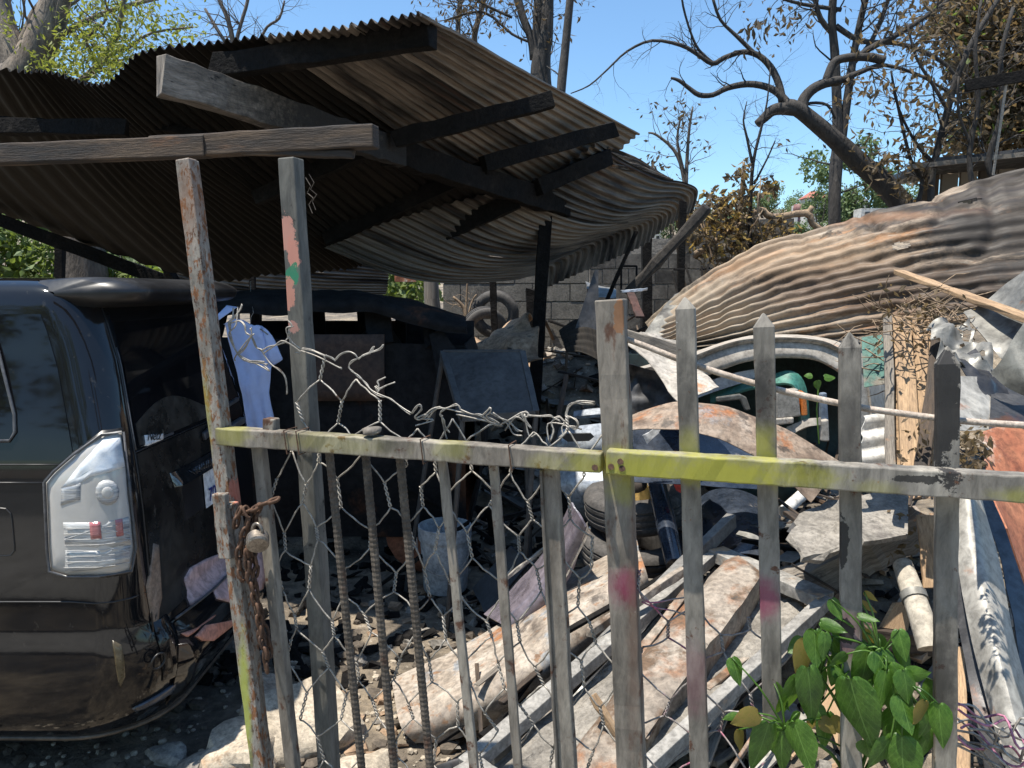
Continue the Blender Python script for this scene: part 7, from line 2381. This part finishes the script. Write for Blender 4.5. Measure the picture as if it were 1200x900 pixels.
stem_ends = []
for q in [(1006, 842, 84, 52, 78, -.045, 0, .2), (952, 822, 74, 36, 80, -.04, 1, .2), (927, 826, 66, 28, 100, .0, 1, .1), (893, 880, 64, 32, 105, -.04, 0, .2), (914, 884, 52, 28, 92, -.02, 1, .2), (940, 878, 56, 38, 75, -.05, 2, .3), (873, 844, 34, 28, 150, -.05, 3, .5), (956, 762, 44, 26, 80, -.02, 2, .2),
          (939, 776, 50, 26, 95, .0, 3, .1), (981, 715, 26, 16, 60, .01, 2, .3), (977, 735, 30, 15, 10, .0, 2, .6), (1014, 794, 66, 34, 92, .0, 1, .1), (1046, 818, 70, 44, 85, -.02, 0, .2), (1063, 838, 42, 30, 80, -.05, 2, .3), (1064, 806, 36, 28, 70, -.04, 0, .4), (1034, 812, 48, 18, 105, -.03, 2, .2),
          (1018, 724, 24, 10, 0, .0, 2, .5), (1075, 790, 30, 18, -20, -.03, 2, .7), (1047, 860, 50, 36, 95, -.01, 1, .2), (1033, 886, 38, 28, 120, -.04, 0, .3), (1056, 896, 56, 48, 85, -.05, 1, .2), (1101, 853, 48, 26, 80, -.05, 0, .2), (1080, 838, 30, 20, 110, -.05, 3, .4), (1088, 852, 40, 20, 95, -.03, 1, .2),
          (1040, 783, 40, 34, 60, -.01, 0, .4), (979, 789, 40, 26, 95, .02, 1, .1), (998, 762, 36, 22, 110, .05, 1, .2), (962, 800, 40, 24, 70, .04, 1, .2), (1024, 842, 46, 26, 70, .04, 1, .2), (1072, 862, 40, 26, 95, .0, 0, .2), (905, 866, 40, 24, 70, .03, 1, .2), (970, 860, 44, 28, 80, .05, 1, .1), (1030, 760, 30, 20, 70, .04, 2, .4), (1020, 700, 16, 10, 40, .03, 3, .5), (1018, 712, 20, 10, 30, .03, 3, .3), (1084, 876, 40, 26, 100, .02, 1, .2), (990, 748, 28, 18, 45, .04, 2, .4)]:
    stem_ends.append(put_leaf(q[0], q[1], q[2] * .92, q[3] * .86, q[4] + rnd(-8, 8), q[5], q[6], tilt=q[7] + rnd(-.1, .25), yaw=rnd(-.6, .6)))
rl = random.Random(61)
for _ in range(34):
    x, y = rl.gauss(985, 55), rl.gauss(815, 48)
    if 850 < x < 1112 and 695 < y < 905:
        stem_ends.append(put_leaf(x, y, rl.uniform(14, 36), rl.uniform(9, 22), rl.gauss(85, 35), rl.uniform(-.03, .06), rl.choice((0, 1, 2, 2, 3) if rl.random() < .4 else (0, 1, 2)), tilt=rl.uniform(.1, .7), yaw=rl.uniform(-.9, .9)))
mb = MB()
root = W(1000, 930, .06)
hub = [W(985, 800, .02), W(1030, 770, .02), W(1050, 800, .0), W(960, 790, .02), W(920, 855, -.01)]
for h in hub:
    pts, rs = smooth_path([root, root.lerp(h, .5) + Vector((.02, 0, .02)), h], [.004, .0035, .003], 5)
    mb.tube(pts, rs, 5)
for b in stem_ends:
    h = min(hub, key=lambda q: (q - b).length)
    pts, rs = smooth_path([h, h.lerp(b, .5) + Vector((0, -.01, .015)), b], [.0026, .002, .0016], 4)
    mb.tube(pts, rs, 5)
for pts in ([(985, 790), (970, 745), (980, 725), (1000, 735)], [(1030, 770), (1015, 745), (1008, 720)], [(1040, 775), (1025, 760), (1005, 752), (975, 745)], [(960, 790), (966, 765), (985, 800), (996, 802)]):
    q, rs = smooth_path([W(x, y, .015) for x, y in pts], [.0022] * len(pts), 4)
    mb.tube(q, rs, 5)
mb.build("stem", leaf_green, VN, smooth=True)
# a few leaves on the weed in the wreck
for px, py, L, w, a in ((966, 442, 14, 10, 0), (958, 446, 12, 10, 80), (952, 440, 10, 8, 180), (1026, 430, 12, 8, 30)):
    k = P(px, py, 4.03)
    o = bpy.data.objects.new("leaf", LM[2])
    COL.objects.link(o)
    o.parent = SP
    y = Vector((cos(radians(a)), 0, -sin(radians(a))))
    n = Vector((0, -.8, .6))
    n = (n - y * n.dot(y)).normalized()
    o.matrix_local = Matrix.Translation(k - SP.location) @ Matrix((y.cross(n), y, n)).transposed().to_4x4() @ Matrix.Diagonal((w * pxm(4.03), L * pxm(4.03), L * pxm(4.03), 1))


# ------------------------------------------------------------------ labels of near twins: say which of them by its place
twins = {}
for o in COL.objects:
    if o.parent is None and o.get("group") and o.get("label"):
        twins.setdefault(o["label"], []).append(o)
for lab, objs in twins.items():
    if 1 < len(objs) <= 4:
        def mid_px(o):
            vs = o.data.vertices if o.type == 'MESH' else None
            c = sum((v.co for v in vs), Vector()) / len(vs) if vs else Vector()
            return proj(o.location + c)[0]
        objs.sort(key=mid_px)
        words_ = {2: ("left", "right"), 3: ("left", "middle", "right"), 4: ("far left", "middle left", "middle right", "far right")}[len(objs)]
        for o, w_ in zip(objs, words_):
            o["label"] = lab + ", " + w_ + " one"
